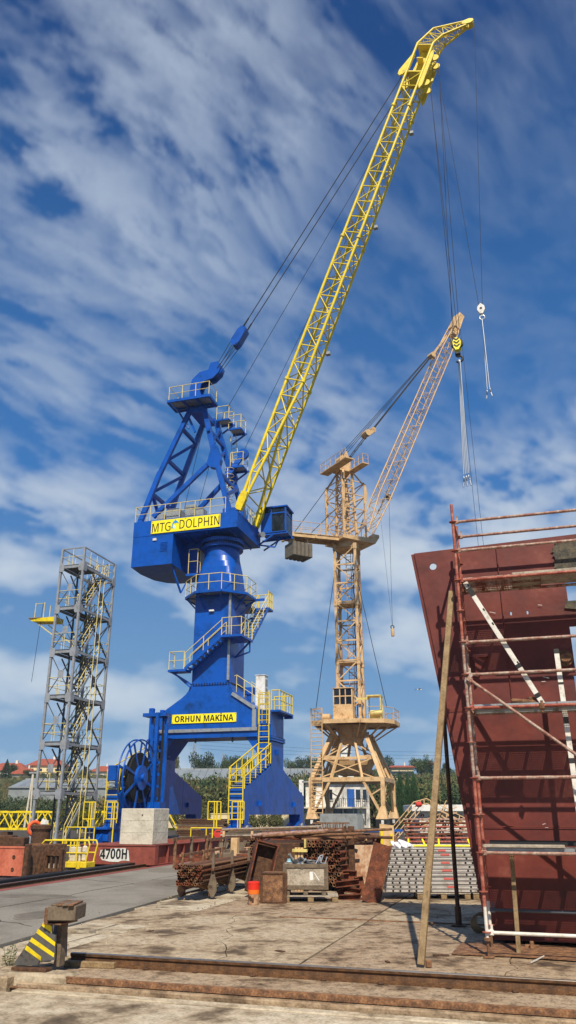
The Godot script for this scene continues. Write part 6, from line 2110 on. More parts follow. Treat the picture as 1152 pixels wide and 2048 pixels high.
func house(label: String, px0: float, px1: float, base_py: float, eave_py: float, ridge_py: float, d: float, wall: Material, hip: float, floors: int, cols: int) -> void:
	var a := far(px0, base_py, d)
	var b := far(px1, base_py, d)
	var ev := far(px0, eave_py, d).y
	var rd := far(px0, ridge_py, d).y
	var gy := minf(hill_h(a.x, d), a.y) - 0.5
	var w := b.x - a.x
	var dp := minf(w * 0.8, 12.0)
	var o := thing("house", label, "house", Transform3D(Basis(), Vector3(a.x, gy, -d)))
	var h := ev - gy
	var m := MB.new()
	m.span(Vector3(0, 0, -dp), Vector3(w, h, 0))
	part(o, "wall", m, wall)
	m = MB.new()
	var r := rd - gy
	var e := 0.6
	var A := Vector3(-e, h, e)
	var B := Vector3(w + e, h, e)
	var Cc := Vector3(w + e, h, -dp - e)
	var D := Vector3(-e, h, -dp - e)
	var R0 := Vector3(w * hip, r, -dp * 0.5)
	var R1 := Vector3(w * (1.0 - hip), r, -dp * 0.5)
	m.quad(A, B, R1, R0); m.quad(Cc, D, R0, R1); m.tri(B, Cc, R1); m.tri(D, A, R0); m.quad(D, Cc, B, A)
	var rf := part(o, "roof", m, mats.roof_red)
	m = MB.new()
	m.span(Vector3(w * 0.62, h, -dp * 0.55), Vector3(w * 0.68, r + 0.7, -dp * 0.45))
	part(rf, "chimney", m, mats.wall_white)
	for f in floors:
		for c in cols:
			m = MB.new()
			var x := w * (c + 0.5) / cols
			var y := h - 0.9 - f * 2.8
			m.span(Vector3(x - 0.6, y - 1.2, 0.02), Vector3(x + 0.6, y, 0.06))
			var wn := part(o, "window", m, mats.glass_dark)
			m = MB.new()
			m.span(Vector3(x - 0.75, y - 1.35, 0.02), Vector3(x + 0.75, y - 1.22, 0.2))
			part(wn, "sill", m, mats.wall_white)
		if floors > 1:
			m = MB.new()
			m.span(Vector3(w * 0.1, h - 2.5 - f * 2.8, 0.0), Vector3(w * 0.9, h - 1.7 - f * 2.8, 1.2))
			part(o, "balcony", m, mats.wall_cream)

func build_background() -> void:
	var m := MB.new()
	var nx := 60
	var nz := 34
	for i in nx:
		for j in nz:
			var q := []
			for e in [[0, 0], [1, 0], [1, 1], [0, 1]]:
				var d: float = 108.0 + (j + e[1]) * 16.0
				var x: float = -330.0 + (i + e[0]) * 11.0
				q.append(Vector3(x, hill_h(x, d), -d))
			m.quad(q[0], q[1], q[2], q[3])
	struct("hill", m, mats.hill)
	# scrub on the slope: one mass
	var kinds := [[mats.leaf_mid, 2900], [mats.leaf_olive, 2600], [mats.leaf_dark, 2400], [mats.leaf_brown, 1100]]
	for k in kinds.size():
		var mm := MultiMesh.new()
		mm.transform_format = MultiMesh.TRANSFORM_3D
		mm.mesh = leaf_cluster(560, 0.072, 90 + k)
		var r := RandomNumberGenerator.new()
		r.seed = 300 + k
		var ts := []
		while ts.size() < kinds[k][1]:
			var d := r.randf_range(112.0, 268.0)
			var x := r.randf_range(-0.46, 0.42) * d
			if d > 166.0 and d < 206.0 and x < 14.0 and x > -0.17 * d: continue
			if d > 138.0 and d < 164.0 and x < -0.155 * d: continue
			if x > 0.125 * d and d > 150.0 and r.randf() < 0.62 + (0.3 if d > 190.0 else 0.0): continue   # dry open field
			var patch := sin(x * 0.21 + k * 1.7) + sin(d * 0.16 + k * 2.3 + x * 0.05)
			if patch < -0.5 and r.randf() < 0.7: continue
			var s := r.randf_range(0.9, 2.1) * (1.75 if d < 162.0 else 0.8)
			if d > 205.0: s *= 0.62
			if d > 164.0 and x < -0.13 * d:
				if r.randf() < 0.85: continue
				s *= 0.7
			if d < 150.0 and x < -0.155 * d: s *= 0.62
			ts.append(Transform3D(Basis(Vector3.UP, r.randf() * TAU) * Basis.from_scale(Vector3(s, s * r.randf_range(0.8, 1.4), s)), Vector3(x, hill_h(x, d) + s * 0.55, -d)))
		mm.instance_count = ts.size()
		for i in ts.size(): mm.set_instance_transform(i, ts[i])
		var mi := MultiMeshInstance3D.new()
		mi.name = ["green_scrub", "olive_scrub", "dark_scrub", "dry_scrub"][k]
		mi.multimesh = mm
		mi.material_override = kinds[k][0]
		add_child(mi)
		tag(mi, ["mid green bushes massed on the slope behind the yard", "olive green bushes massed on the slope behind the yard", "dark green bushes massed on the slope behind the yard", "brownish dry bushes massed on the slope behind the yard"][k], "bushes", "", "stuff")
	# ridge trees
	var sd := 500
	for e in [[350, 1540, 1512, 250, 26, "leaf_olive", "thin olive tree beside the small mast on the ridge"], [408, 1540, 1507, 240, 52, "leaf_dark", "broad dark tree right of the power pylon on the ridge"], [440, 1542, 1520, 240, 34, "leaf_mid", "low rounded tree next to the broad dark ridge tree"], [458, 1540, 1514, 245, 34, "leaf_dark", "dark tree seen beside the crane's yellow stair rails"], [492, 1540, 1514, 245, 40, "leaf_mid", "tree seen between the crane's stair rails and right leg"],
			[585, 1540, 1520, 250, 34, "leaf_mid", "low tree on the ridge just right of the blue leg"], [605, 1540, 1514, 250, 34, "leaf_dark", "dark ridge tree left of the tan crane's ladder"], [628, 1540, 1516, 250, 30, "leaf_mid", "ridge tree directly behind the tan crane's ladder"], [775, 1545, 1512, 230, 30, "leaf_dark", "dark tree on the slope right of the tan portal leg"], [842, 1546, 1512, 210, 40, "leaf_mid", "rounded bushy tree standing before the small hilltop house"], [860, 1548, 1522, 208, 26, "leaf_dark", "dark low tree against the small hilltop house"], [893, 1540, 1526, 240, 22, "leaf_dark", "small dark tree on the ridge beside the hull's edge"],
			[25, 1562, 1528, 225, 24, "leaf_dark", "dark rounded tree in front of the left red roofed houses"], [60, 1560, 1545, 215, 34, "leaf_dark", "low dark tree below the cream apartment house"], [170, 1560, 1540, 225, 32, "leaf_mid", "low tree left of the small white red roofed house"], [238, 1560, 1540, 225, 30, "leaf_mid", "low tree right of the small white red roofed house"]]:
		sd += 3
		tree("broadleaf_tree", e[6], e[0], e[1], e[2], e[3], e[4], 0, mats[e[5]], sd, "trees along the ridge")
	tree("spruce_tree", "dark pointed spruce rising beside the left red roofed houses", 10, 1560, 1520, 215, 28, 1, mats.leaf_dark, 71)
	for e in [[787, 1632, 1560, 22], [803, 1634, 1546, 26], [818, 1634, 1552, 24], [831, 1634, 1548, 26]]:
		sd += 3
		tree("cypress_tree", "tall dark green cypress in a row beside the tan crane", e[0], e[1], e[2], 100, e[3] * 1.15, 2, mats.leaf_cypress, sd, "row of cypresses")
	tree("garden_shrub", "small green conifer in front of the white building's wall", 722, 1668, 1635, 92, 20, 2, mats.leaf_mid, 801)
	for e in [[400, 1660, 1605], [550, 1664, 1618], [515, 1664, 1625], [355, 1668, 1612]]:
		sd += 3
		tree("wall_shrub", "loose grey green shrub growing before the cream wall", e[0], e[1], e[2], 86, 42, 0, mats.leaf_olive, sd, "shrubs before the cream wall")
	# long glass roofed sheds on the slope
	for e in [[18, 330, "long grey glasshouse roof behind the grey stair tower", 1574, 1558, 150.0, 1.6], [320, 655, "long grey glasshouse roof on the slope behind the blue crane", 1558, 1538, 180.0, 5.2]]:
		var d: float = e[5]
		var a := far(e[0], 1575, d)
		var b := far(e[1], 1575, d)
		var o := thing("glasshouse", e[2], "glasshouse", Transform3D(Basis(), Vector3(a.x, e[6], -d)))
		var w := b.x - a.x
		var eave: float = far(e[0], e[3], d).y - e[6]
		var top: float = far(e[0], e[4], d + 9.0).y - e[6]
		m = MB.new()
		m.span(Vector3(0, 0, -9), Vector3(w, eave, 0))
		part(o, "wall", m, mats.greenhouse)
		var n := int(w / 1.6)
		for i in n:
			m = MB.new()
			var x0 := w * i / n
			var x1 := w * (i + 1) / n - 0.08
			m.quad(Vector3(x0, eave, 0.2), Vector3(x1, eave, 0.2), Vector3(x1, top, -9), Vector3(x0, top, -9)); m.quad(Vector3(x0, eave - 0.06, 0.2), Vector3(x0, top - 0.06, -9), Vector3(x1, top - 0.06, -9), Vector3(x1, eave - 0.06, 0.2))
			part(o, "roof_panel", m, mats.greenhouse)
			if i % 2 == 0:
				m = MB.new()
				m.bar(Vector3(x0, top - 0.2, -8.9), Vector3(x0 - 0.3, top + 0.7, -8.9), 0.1, 0.1)
				part(o, "vent_strut", m, mats.grey_dark)
		m = MB.new()
		m.span(Vector3(0, top - 0.1, -9.2), Vector3(w, top + 0.12, -8.95)); m.span(Vector3(0, eave - 0.15, 0.2), Vector3(w, eave + 0.05, 0.32))
		part(o, "gutter", m, mats.cabinet)
	house("pale house with red hipped roof at the left end of the ridge", -30, 47, 1560, 1541, 1524, 232, mats.wall_white, 0.25, 1, 3)
	house("small house with low red roof in front of the apartment house", 20, 66, 1560, 1548, 1535, 222, mats.wall_white, 0.3, 1, 2)
	house("cream apartment house with red roof and long balconies", 52, 121, 1560, 1531, 1516, 240, mats.wall_cream, 0.22, 3, 4)
	house("small white house with red roof right of the stair tower", 180, 224, 1556, 1543, 1531, 240, mats.wall_white, 0.35, 1, 3)
	house("little hilltop house with dark eaves half hidden by trees", 856, 866, 1545, 1529, 1522, 225, mats.wall_white, 0.2, 1, 1)
	house("pale ruined flat block on the slope behind the cypresses", 784, 828, 1556, 1535, 1530, 205, mats.wall_cream, 0.02, 1, 5)
	# power pylon and poles with wires
	for e in [[387, 1540, 1479, 300, 2.2, "tall lattice power pylon framed by the blue portal"], [350, 1540, 1500, 280, 0.9, "slim lattice mast at the left of the portal opening"], [446, 1540, 1506, 280, 0.9, "slim mast between two dark ridge trees"]]:
		var b := far(e[0], e[1], e[3])
		var h: float = far(e[0], e[2], e[3]).y - b.y
		var o := thing("power_pylon", e[5], "pylon", Transform3D(Basis(), b))
		var w: float = e[4]
		m = MB.new()
		for s in [[-1, -1], [1, -1], [1, 1], [-1, 1]]: m.bar(Vector3(s[0] * w * 0.5, 0, s[1] * w * 0.5), Vector3(s[0] * 0.15, h, s[1] * 0.15), 0.12, 0.12)
		for k in 6:
			var f := k / 6.0
			var f2 := (k + 1) / 6.0
			var w1 := lerpf(w * 0.5, 0.15, f)
			var w2 := lerpf(w * 0.5, 0.15, f2)
			for zz in [-1, 1]:
				m.bar(Vector3(-w1, h * f, zz * w1), Vector3(w2, h * f2, zz * w2), 0.09, 0.09); m.bar(Vector3(w1, h * f, zz * w1), Vector3(-w2, h * f2, zz * w2), 0.09, 0.09)
		part(o, "mast", m, mats.grey_steel)
		for k in 3:
			m = MB.new()
			m.bar(Vector3(-w * (0.9 - 0.1 * k), h * (0.7 + 0.12 * k), 0), Vector3(w * (0.9 - 0.1 * k), h * (0.7 + 0.12 * k), 0), 0.14, 0.14)
			part(o, "cross_arm", m, mats.grey_steel)
		if w > 2:
			m = MB.new()
			for k in 3:
				var y := h * (0.7 + 0.12 * k)
				for i in 12: m.tube(Vector3(1.5 + i * 14.0, y - 6.0 * sin(PI * i / 12.0) * 0.5, -i * 2.0), Vector3(1.5 + (i + 1) * 14.0, y - 6.0 * sin(PI * (i + 1) / 12.0) * 0.5, -(i + 1) * 2.0), 0.035, 4)
			part(o, "power_lines", m, mats.rope)
	# cream boundary wall
	m = MB.new()
	var wa := far(325, 1648, 95)
	var wb := far(612, 1648, 95)
	m.span(Vector3(wa.x, -0.1, -95.3), Vector3(wb.x, 1.65, -95), 0.03); m.span(Vector3(wa.x, 1.65, -95.36), Vector3(wb.x, 1.75, -94.94), 0.02)
	solo("boundary_wall", m, mats.wall_cream, "low cream boundary wall running behind the blue crane's legs", "wall")
	build_office()
	# white low shed on the right with flat roof
	var sa := far(832, 1660, 84)
	var o := thing("white_shed", "long low white flat roofed shed beside the hull section", "shed", Transform3D(Basis(), Vector3(sa.x, -0.05, -84)))
	m = MB.new()
	m.span(Vector3(0.4, 0, -5), Vector3(17, 2.0, 0))
	part(o, "wall", m, mats.wall_white)
	m = MB.new()
	m.span(Vector3(-0.4, 2.0, -5.5), Vector3(17.5, 2.62, 0.7), 0.03)
	part(o, "roof", m, mats.white)
	for x in [1.6, 3.6, 6.0]:
		m = MB.new()
		m.span(Vector3(x, 0.9, 0.01), Vector3(x + 1.1, 1.75, 0.05))
		part(o, "window", m, mats.glass_dark)
	m = MB.new()
	m.tube(Vector3(2.6, 2.6, -2), Vector3(2.6, 5.0, -2), 0.05, 6); m.box(Vector3(2.6, 4.6, -2), Vector3(0.25, 0.5, 0.25), Basis(), 0.05)
	part(o, "antenna", m, mats.white)
	# a gull
	var gl := thing("gull", "small white gull gliding right of the tan crane's tower", "bird", Transform3D(Basis(Vector3.UP, 0.4), far(838, 1380, 60)))
	m = MB.new()
	m.loft([[Vector3(-0.2, 0, 0.01), Vector3(-0.2, 0.01, 0), Vector3(-0.2, 0, -0.01)], [Vector3(0, 0, 0.05), Vector3(0, 0.05, 0), Vector3(0, 0, -0.05)], [Vector3(0.18, 0.02, 0.03), Vector3(0.18, 0.06, 0), Vector3(0.18, 0.02, -0.03)], [Vector3(0.26, 0.03, 0.005), Vector3(0.26, 0.04, 0), Vector3(0.26, 0.03, -0.005)]])
	for s in [-1.0, 1.0]: m.loft([[Vector3(0.08, 0.04, 0), Vector3(-0.08, 0.04, 0), Vector3(0.0, 0.05, 0)], [Vector3(0.07, 0.1, s * 0.24), Vector3(-0.07, 0.1, s * 0.24), Vector3(0.0, 0.11, s * 0.24)], [Vector3(-0.08, 0.05, s * 0.55), Vector3(-0.1, 0.05, s * 0.55), Vector3(-0.09, 0.055, s * 0.55)]])
	part(gl, "body", m, mats.wall_white)

func build_office() -> void:
	var d := 110.0
	var a := far(612, 1666, d)
	var b := far(741, 1666, d)
	var w := b.x - a.x
	var gy := -0.1
	var fl := far(612, 1614, d).y - gy
	var top := far(612, 1566, d).y - gy
	var o := thing("office_building", "white two storey building with blue door behind the tan crane", "building", Transform3D(Basis(), Vector3(a.x, gy, -d)))
	var m := MB.new()
	m.span(Vector3(0, 0, -7), Vector3(w, top, 0)); m.span(Vector3(w * 0.42, 0, 0), Vector3(w * 0.9, fl - 0.1, 1.3))
	part(o, "wall", m, mats.wall_white)
	m = MB.new()
	m.span(Vector3(-0.5, top, -7.5), Vector3(w + 0.5, top + 0.25, 0.5), 0.03)
	var rf := part(o, "roof", m, mats.cabinet)
	m = MB.new()
	m.span(Vector3(w * 0.55, top + 0.25, -5), Vector3(w * 0.8, top + 2.0, -3.4)); m.prism(v2([[w * 0.58, top + 4.2], [w * 0.78, top + 4.2], [w * 0.68, top + 5.4]]), 2.0, Transform3D(Basis(), Vector3(0, 0, -6)))
	m.span(Vector3(w * 0.6, top + 1.9, -5.8), Vector3(w * 0.76, top + 4.2, -4.2))
	part(rf, "rooftop_tank", m, mats.white)
	m = MB.new()
	m.span(Vector3(-0.6, fl - 0.2, 0.0), Vector3(w * 0.95, fl, 1.9), 0.02)
	var bal := part(o, "balcony", m, mats.concrete_block)
	m = MB.new()
	railing(m, [Vector3(w * 0.35, fl, 1.8), Vector3(w * 0.94, fl, 1.8)], 1.0, 0.03, 0.28, 0)
	part(bal, "railing", m, mats.black)
	var dx := far(695, 1600, d).x - a.x
	m = MB.new()
	m.span(Vector3(dx - 0.05, fl, 0.01), Vector3(dx + 0.95, fl + 2.25, 0.07))
	var dr := part(o, "door", m, mats.door_blue, "blue entrance door")
	m = MB.new()
	m.tube(Vector3(dx + 0.82, fl + 1.0, 0.07), Vector3(dx + 0.82, fl + 1.0, 0.14), 0.04, 6)
	part(dr, "handle", m, mats.chain)
	for q in [[0.34, 0.42, 0.9, 2.2], [0.79, 0.86, 0.9, 2.2], [0.9, 0.96, 0.9, 2.2]]:
		m = MB.new()
		m.span(Vector3(w * q[0], fl + q[2], 0.01), Vector3(w * q[1], fl + q[3], 0.05))
		var wn := part(o, "window", m, mats.glass_dark)
		m = MB.new()
		m.span(Vector3(w * q[0] - 0.06, fl + q[2] - 0.1, 0.0), Vector3(w * q[1] + 0.06, fl + q[2] - 0.01, 0.14))
		part(wn, "sill", m, mats.wall_white)
	for q in [[0.4, 0.55], [0.56, 0.71], [0.72, 0.78]]:
		m = MB.new()
		m.span(Vector3(w * q[0] + 0.2, 1.0, 1.31), Vector3(w * q[1] + 0.1, 2.5, 1.36))
		part(o, "window", m, mats.glass_dark)
	m = MB.new()
	m.span(Vector3(0.3, 1.3, 0.01), Vector3(w * 0.3, 2.6, 0.06))
	part(o, "window", m, mats.glass_dark)
	m = MB.new()
	m.tube(Vector3(-0.4, 0, 0.4), Vector3(-0.4, top - 0.4, 0.4), 0.12, 8); m.span(Vector3(-0.9, top - 1.2, 0), Vector3(-0.3, top + 0.4, 0.5))
	part(o, "flue", m, mats.white)
# ---------- left side of the yard ----------
func build_left_yard() -> void:
	var m: MB
	# red steel base with the painted number, and the concrete block on it
	var h := 0.7
	var x0 := -16.9
	var x1 := -13.75
	var z0 := -28.2
	var z1 := -35.6
	var bs := thing("steel_platform", "rust red steel platform with hand painted number 4700H", "platform", YARD)
	m = MB.new()
	m.span(Vector3(x0, 0.02, z0 - 0.3), Vector3(x1, h, z0), 0.01); m.span(Vector3(x0, h - 0.03, z0 - 1.9), Vector3(x1, h + 0.005, z0 + 0.03))
	part(bs, "front_girder", m, mats.red_lead)
	m = MB.new()
	m.span(Vector3(x1 - 0.15, 0.05, z1), Vector3(x1 - 0.13, h - 0.03, z0 - 0.3)); m.span(Vector3(x1 - 0.3, h - 0.03, z1), Vector3(x1, h, z0 - 0.3)); m.span(Vector3(x1 - 0.3, 0.02, z1), Vector3(x1, 0.05, z0 - 0.3))
	for k in 5: m.span(Vector3(x1 - 0.13, 0.05, z0 - 1.2 - k * 1.45), Vector3(x1 - 0.01, h - 0.03, z0 - 1.215 - k * 1.45))
	part(bs, "side_girder", m, mats.red_lead)
	m = MB.new()
	m.span(Vector3(x0, 0.02, z1), Vector3(x0 + 0.3, h, z0 - 0.3)); m.span(Vector3(x0 + 0.3, 0.02, z1), Vector3(x1 - 0.3, h, z1 + 0.3)); m.span(Vector3(x0 + 0.3, 0.02, z0 - 1.8), Vector3(x1 - 0.3, h - 0.03, z0 - 1.6))
	part(bs, "rear_girder", m, mats.red_lead)
	m = MB.new()
	var a := onz(YARD, 199, 1726, z0 + 0.004)
	var pp := []
	for q in [[201, 1700], [226, 1697], [250, 1696], [257, 1701], [259, 1722], [244, 1721], [236, 1724], [218, 1723], [204, 1720], [199, 1711]]:
		var p := onz(YARD, q[0], q[1], z0)
		pp.append([p.x, p.y])
	m.prism(v2(pp), 0.003, Transform3D(Basis(), Vector3(0, 0, z0 + 0.003)))
	var wp := part(bs, "white_paint_patch", m, mats.white)
	var c0 := onz(YARD, 228, 1708, z0)
	lettering(wp, "letters", "4700H", 0.34, Transform3D(Basis(), Vector3(c0.x, c0.y, z0 + 0.012)), mats.black, 1.0, true, 1.12)
	m = MB.new()
	var bx := onz(YARD, 238, 1688, z0 - 0.15)
	var bx2 := onz(YARD, 304, 1688, z0 - 0.15)
	var bt := onz(YARD, 238, 1617, z0 - 0.15)
	m.span(Vector3(bx.x, h + 0.008, z0 - 1.5), Vector3(bx2.x, bt.y, z0 - 0.15), 0.02)
	var cb := thing("concrete_block", "large pale concrete test block standing on the red steel platform", "concrete block", YARD)
	part(cb, "block", m, mats.concrete_block)
	for f in [0.34, 0.67]:   # formwork lines
		m = MB.new()
		m.span(Vector3(bx.x + 0.03, lerpf(h, bt.y, f), z0 - 0.152), Vector3(bx2.x - 0.03, lerpf(h, bt.y, f) + 0.008, z0 - 0.144)); m.span(Vector3(bx2.x - 0.004, lerpf(h, bt.y, f), z0 - 1.47), Vector3(bx2.x + 0.004, lerpf(h, bt.y, f) + 0.008, z0 - 0.18))
		part(cb, "formwork_line", m, mats.concrete_block)
	for q in [[285, 1630], [262, 1642]]:
		m = MB.new()
		var p := onz(YARD, q[0], q[1], z0 - 0.15)
		m.tube(p + Vector3(0, 0, -0.02), p + Vector3(0, 0, 0.012), 0.03 if q[0] == 285 else 0.014, 12)
		part(cb, "anchor_socket", m, mats.rust_dark)
	# salmon steel bin at the left edge
	var bz := -22.6
	var e0 := onz(YARD, -40, 1755, bz)
	var e1 := onz(YARD, 43, 1755, bz)
	var et := onz(YARD, 43, 1693, bz)
	var bn := thing("scrap_bin", "salmon red steel scrap bin with dark corner post", "bin", YARD)
	m = MB.new()
	m.span(Vector3(e0.x, 0.0, bz - 0.05), Vector3(e1.x, et.y, bz), 0.006); m.span(Vector3(e0.x, et.y - 0.06, bz - 0.1), Vector3(e1.x + 0.02, et.y, bz + 0.02), 0.006)
	part(bn, "front_wall", m, mats.salmon)
	m = MB.new()
	m.span(Vector3(e1.x - 0.05, 0, bz - 2.4), Vector3(e1.x, et.y, bz - 0.1)); m.span(Vector3(e0.x, 0, bz - 2.4), Vector3(e1.x - 0.05, et.y, bz - 2.35))
	part(bn, "side_wall", m, mats.rust)
	m = MB.new()
	m.span(Vector3(e1.x, 0, bz - 0.14), Vector3(e1.x + 0.16, et.y + 0.06, bz + 0.03), 0.01)
	part(bn, "corner_post", m, mats.rust_dark)
	for q in [[28, 1714], [25, 1739]]:
		m = MB.new()
		var p := onz(YARD, q[0], q[1], bz)
		m.torus(p + Vector3(0, 0, 0.01), Vector3.BACK, 0.045, 0.014, 16, 6); m.tube(p + Vector3(0, 0, 0.001), p + Vector3(0, 0, 0.006), 0.035, 12)
		part(bn, "drain_ring", m, mats.rust_dark)
	for q in [[8, 1680, 0.7], [38, 1684, 0.5]]:
		m = MB.new()
		var p := onz(YARD, q[0], q[1], bz - 1.0)
		m.box(p + Vector3(0, -0.3, 0), Vector3(q[2], 0.9, 0.6), Basis(Vector3.UP, 0.3), 0.03)
		solo("rusty_box", m, mats.rust_dark, "dark rusty box poking out above the salmon bin" if q[0] == 8 else "small rusty drum box beside the salmon bin's corner", "box", YARD)
	# rusty frame with pale panels
	var fz := -23.8
	var f0 := onz(YARD, 54, 1750, fz)
	var f1 := onz(YARD, 118, 1745, fz)
	var ft := onz(YARD, 54, 1697, fz)
	var fr := thing("panel_rack", "rusty steel frame rack holding pale weathered panels", "frame", YARD)
	m = MB.new()
	for f in [0.0, 0.4, 1.0]:
		var x := lerpf(f0.x, f1.x, f)
		m.span(Vector3(x - 0.06, 0, fz - 0.12), Vector3(x + 0.06, ft.y, fz), 0.008)
	m.span(Vector3(f0.x - 0.06, ft.y - 0.2, fz - 0.1), Vector3(f1.x + 0.06, ft.y - 0.02, fz + 0.01)); m.span(Vector3(f0.x, 0.05, fz - 0.1), Vector3(f1.x, 0.16, fz - 0.01))
	for f in [0.55, 0.7, 0.85]:
		var x := lerpf(f0.x, f1.x, f)
		m.span(Vector3(x - 0.03, 0.16, fz - 0.08), Vector3(x + 0.03, ft.y - 0.2, fz - 0.02))
	part(fr, "frame_bars", m, mats.rust_dark)
	for f in [[0.04, 0.36], [0.46, 0.96]]:
		m = MB.new()
		m.span(Vector3(lerpf(f0.x, f1.x, f[0]), 0.1, fz - 0.3), Vector3(lerpf(f0.x, f1.x, f[1]), ft.y - 0.22, fz - 0.2))
		part(fr, "panel", m, mats.concrete_block if f[0] < 0.1 else mats.timber_grey)
	m = MB.new()
	var rg := onz(YARD, 62, 1716, fz - 0.16)
	m.torus(rg, Vector3.BACK, 0.12, 0.03, 20, 6)
	part(fr, "hanging_ring", m, mats.rubber)
	# yellow railed basket
	var yz := -26.3
	var y0 := onz(YARD, 118, 1737, yz)
	var y1 := onz(YARD, 172, 1733, yz)
	var yt := onz(YARD, 118, 1681, yz)
	var bk := thing("work_basket", "yellow railed work basket with curved end rail beside the red base", "basket", YARD)
	m = MB.new()
	m.span(Vector3(y0.x, 0.02, yz - 0.6), Vector3(y1.x, 0.2, yz), 0.01)
	part(bk, "floor", m, mats.rail_yellow)
	m = MB.new()
	for z in [yz - 0.03, yz - 0.57]:
		for f in [0.0, 0.14, 0.55]: m.tube(Vector3(lerpf(y0.x, y1.x, f) + 0.03, 0.2, z), Vector3(lerpf(y0.x, y1.x, f) + 0.03, yt.y, z), 0.03, 8)
		m.path([Vector3(y1.x - 0.05, 0.2, z), Vector3(y1.x + 0.02, 0.6, z), Vector3(y1.x + 0.06, yt.y - 0.15, z), Vector3(y1.x, yt.y, z), Vector3(y0.x - 0.7, yt.y, z), Vector3(y0.x - 0.95, yt.y - 0.25, z)], 0.03, 8)
		m.tube(Vector3(y0.x, yt.y * 0.55, z), Vector3(y1.x + 0.02, yt.y * 0.55, z), 0.024, 8)
	m.box(Vector3(lerpf(y0.x, y1.x, 0.72), 0.1, yz + 0.03), Vector3(0.14, 0.26, 0.08), Basis(), 0.02)
	part(bk, "railing", m, mats.rail_yellow)
	m = MB.new()
	var px := lerpf(y0.x, y1.x, 0.52)
	m.span(Vector3(y0.x + 0.12, 0.2, yz - 0.5), Vector3(px, yt.y - 0.22, yz - 0.4), 0.02)
	m.span(Vector3(px + 0.05, 0.2, yz - 0.5), Vector3(y1.x - 0.25, yt.y - 0.18, yz - 0.38), 0.05)
	part(bk, "pale_panel", m, mats.concrete_block)
	# bollard, lifebuoy, gangway on the quay
	var q0 := far(80, 1685, 46)
	var bo := thing("mooring_bollard", "dark rusty mooring bollard on the quay with lifebuoy behind", "bollard", Transform3D(Basis(), Vector3(q0.x, -0.05, q0.z)))
	m = MB.new()
	m.lathe(Vector3.ZERO, [[0.0, 0.0], [0.62, 0.0], [0.62, 0.12], [0.5, 0.2], [0.5, 0.9], [0.58, 1.05], [0.58, 1.2], [0.5, 1.26], [0.0, 1.28]], 20)
	part(bo, "drum", m, mats.rust_dark)
	var lb := far(69, 1657, 47)
	var lf := thing("lifebuoy", "orange lifebuoy hanging on a post near the stair tower", "lifebuoy", Transform3D(Basis(), lb))
	m = MB.new()
	m.torus(Vector3.ZERO, Vector3(0.75, 0.1, 1), 0.34, 0.1, 24, 10)
	part(lf, "ring", m, mats.orange)
	m = MB.new()
	m.tube(Vector3(0, -lb.y, -0.16), Vector3(0, 0.5, -0.16), 0.04, 8); m.box(Vector3(0.46, 0.1, -0.1), Vector3(0.4, 0.75, 0.04), Basis(Vector3.BACK, -0.25))
	part(lf, "post", m, mats.white)
	var gw := thing("gangway", "long yellow lattice gangway behind the grey stair tower", "gangway", frame(far(-20, 1661, 58), -4))
	var gl := 13.0
	m = MB.new()
	for z in [0.0, -1.1]:
		m.bar(Vector3(0, 0.1, z), Vector3(gl, 0.1, z), 0.12, 0.14); m.bar(Vector3(0, 1.2, z), Vector3(gl, 1.2, z), 0.12, 0.12)
	part(gw, "chord", m, mats.yellow)
	for k in 9:
		for z in [0.0, -1.1]:
			m = MB.new()
			var x := gl * k / 9.0
			m.bar(Vector3(x, 0.1, z), Vector3(x + gl / 18.0, 1.2, z), 0.07, 0.07); m.bar(Vector3(x + gl / 18.0, 1.2, z), Vector3(x + gl / 9.0, 0.1, z), 0.07, 0.07)
			m.bar(Vector3(x, 0.1, z), Vector3(x, 1.2, z), 0.06, 0.06)
			part(gw, "web_bar", m, mats.yellow)
		m = MB.new()
		m.box(Vector3(gl * k / 9.0 + gl / 18.0, 1.23, 0.0), Vector3(0.9, 0.1, 0.1)); m.span(Vector3(gl * k / 9.0, 0.02, -1.05), Vector3(gl * (k + 1) / 9.0 - 0.02, 0.06, -0.05))
		part(gw, "deck_plate", m, mats.yellow)
	for x in [1.0, gl - 1.0]:
		m = MB.new()
		m.box(Vector3(x, -0.75, -0.55), Vector3(0.5, 1.3, 1.0), Basis(), 0.03)
		part(gw, "support", m, mats.rust_dark)
	# lamp post on the slope and a far machine box behind the basket
	var lp := far(50, 1640, 95)
	var po := thing("lamp_post", "thin pale concrete pole standing on the slope behind the gangway", "pole", Transform3D(Basis(), Vector3(lp.x, -0.1, lp.z)))
	m = MB.new()
	m.tube(Vector3(0, 0, 0), Vector3(0.3, 6.2, 0), 0.14, 8, 0.1); m.tube(Vector3(0.6, 0, 0), Vector3(0.34, 6.2, 0), 0.1, 8)
	part(po, "pole", m, mats.concrete_block)
	m = MB.new()
	m.box(Vector3(0.32, 6.25, 0), Vector3(0.9, 0.2, 0.3), Basis(), 0.03)
	part(po, "pole_cap", m, mats.cabinet)
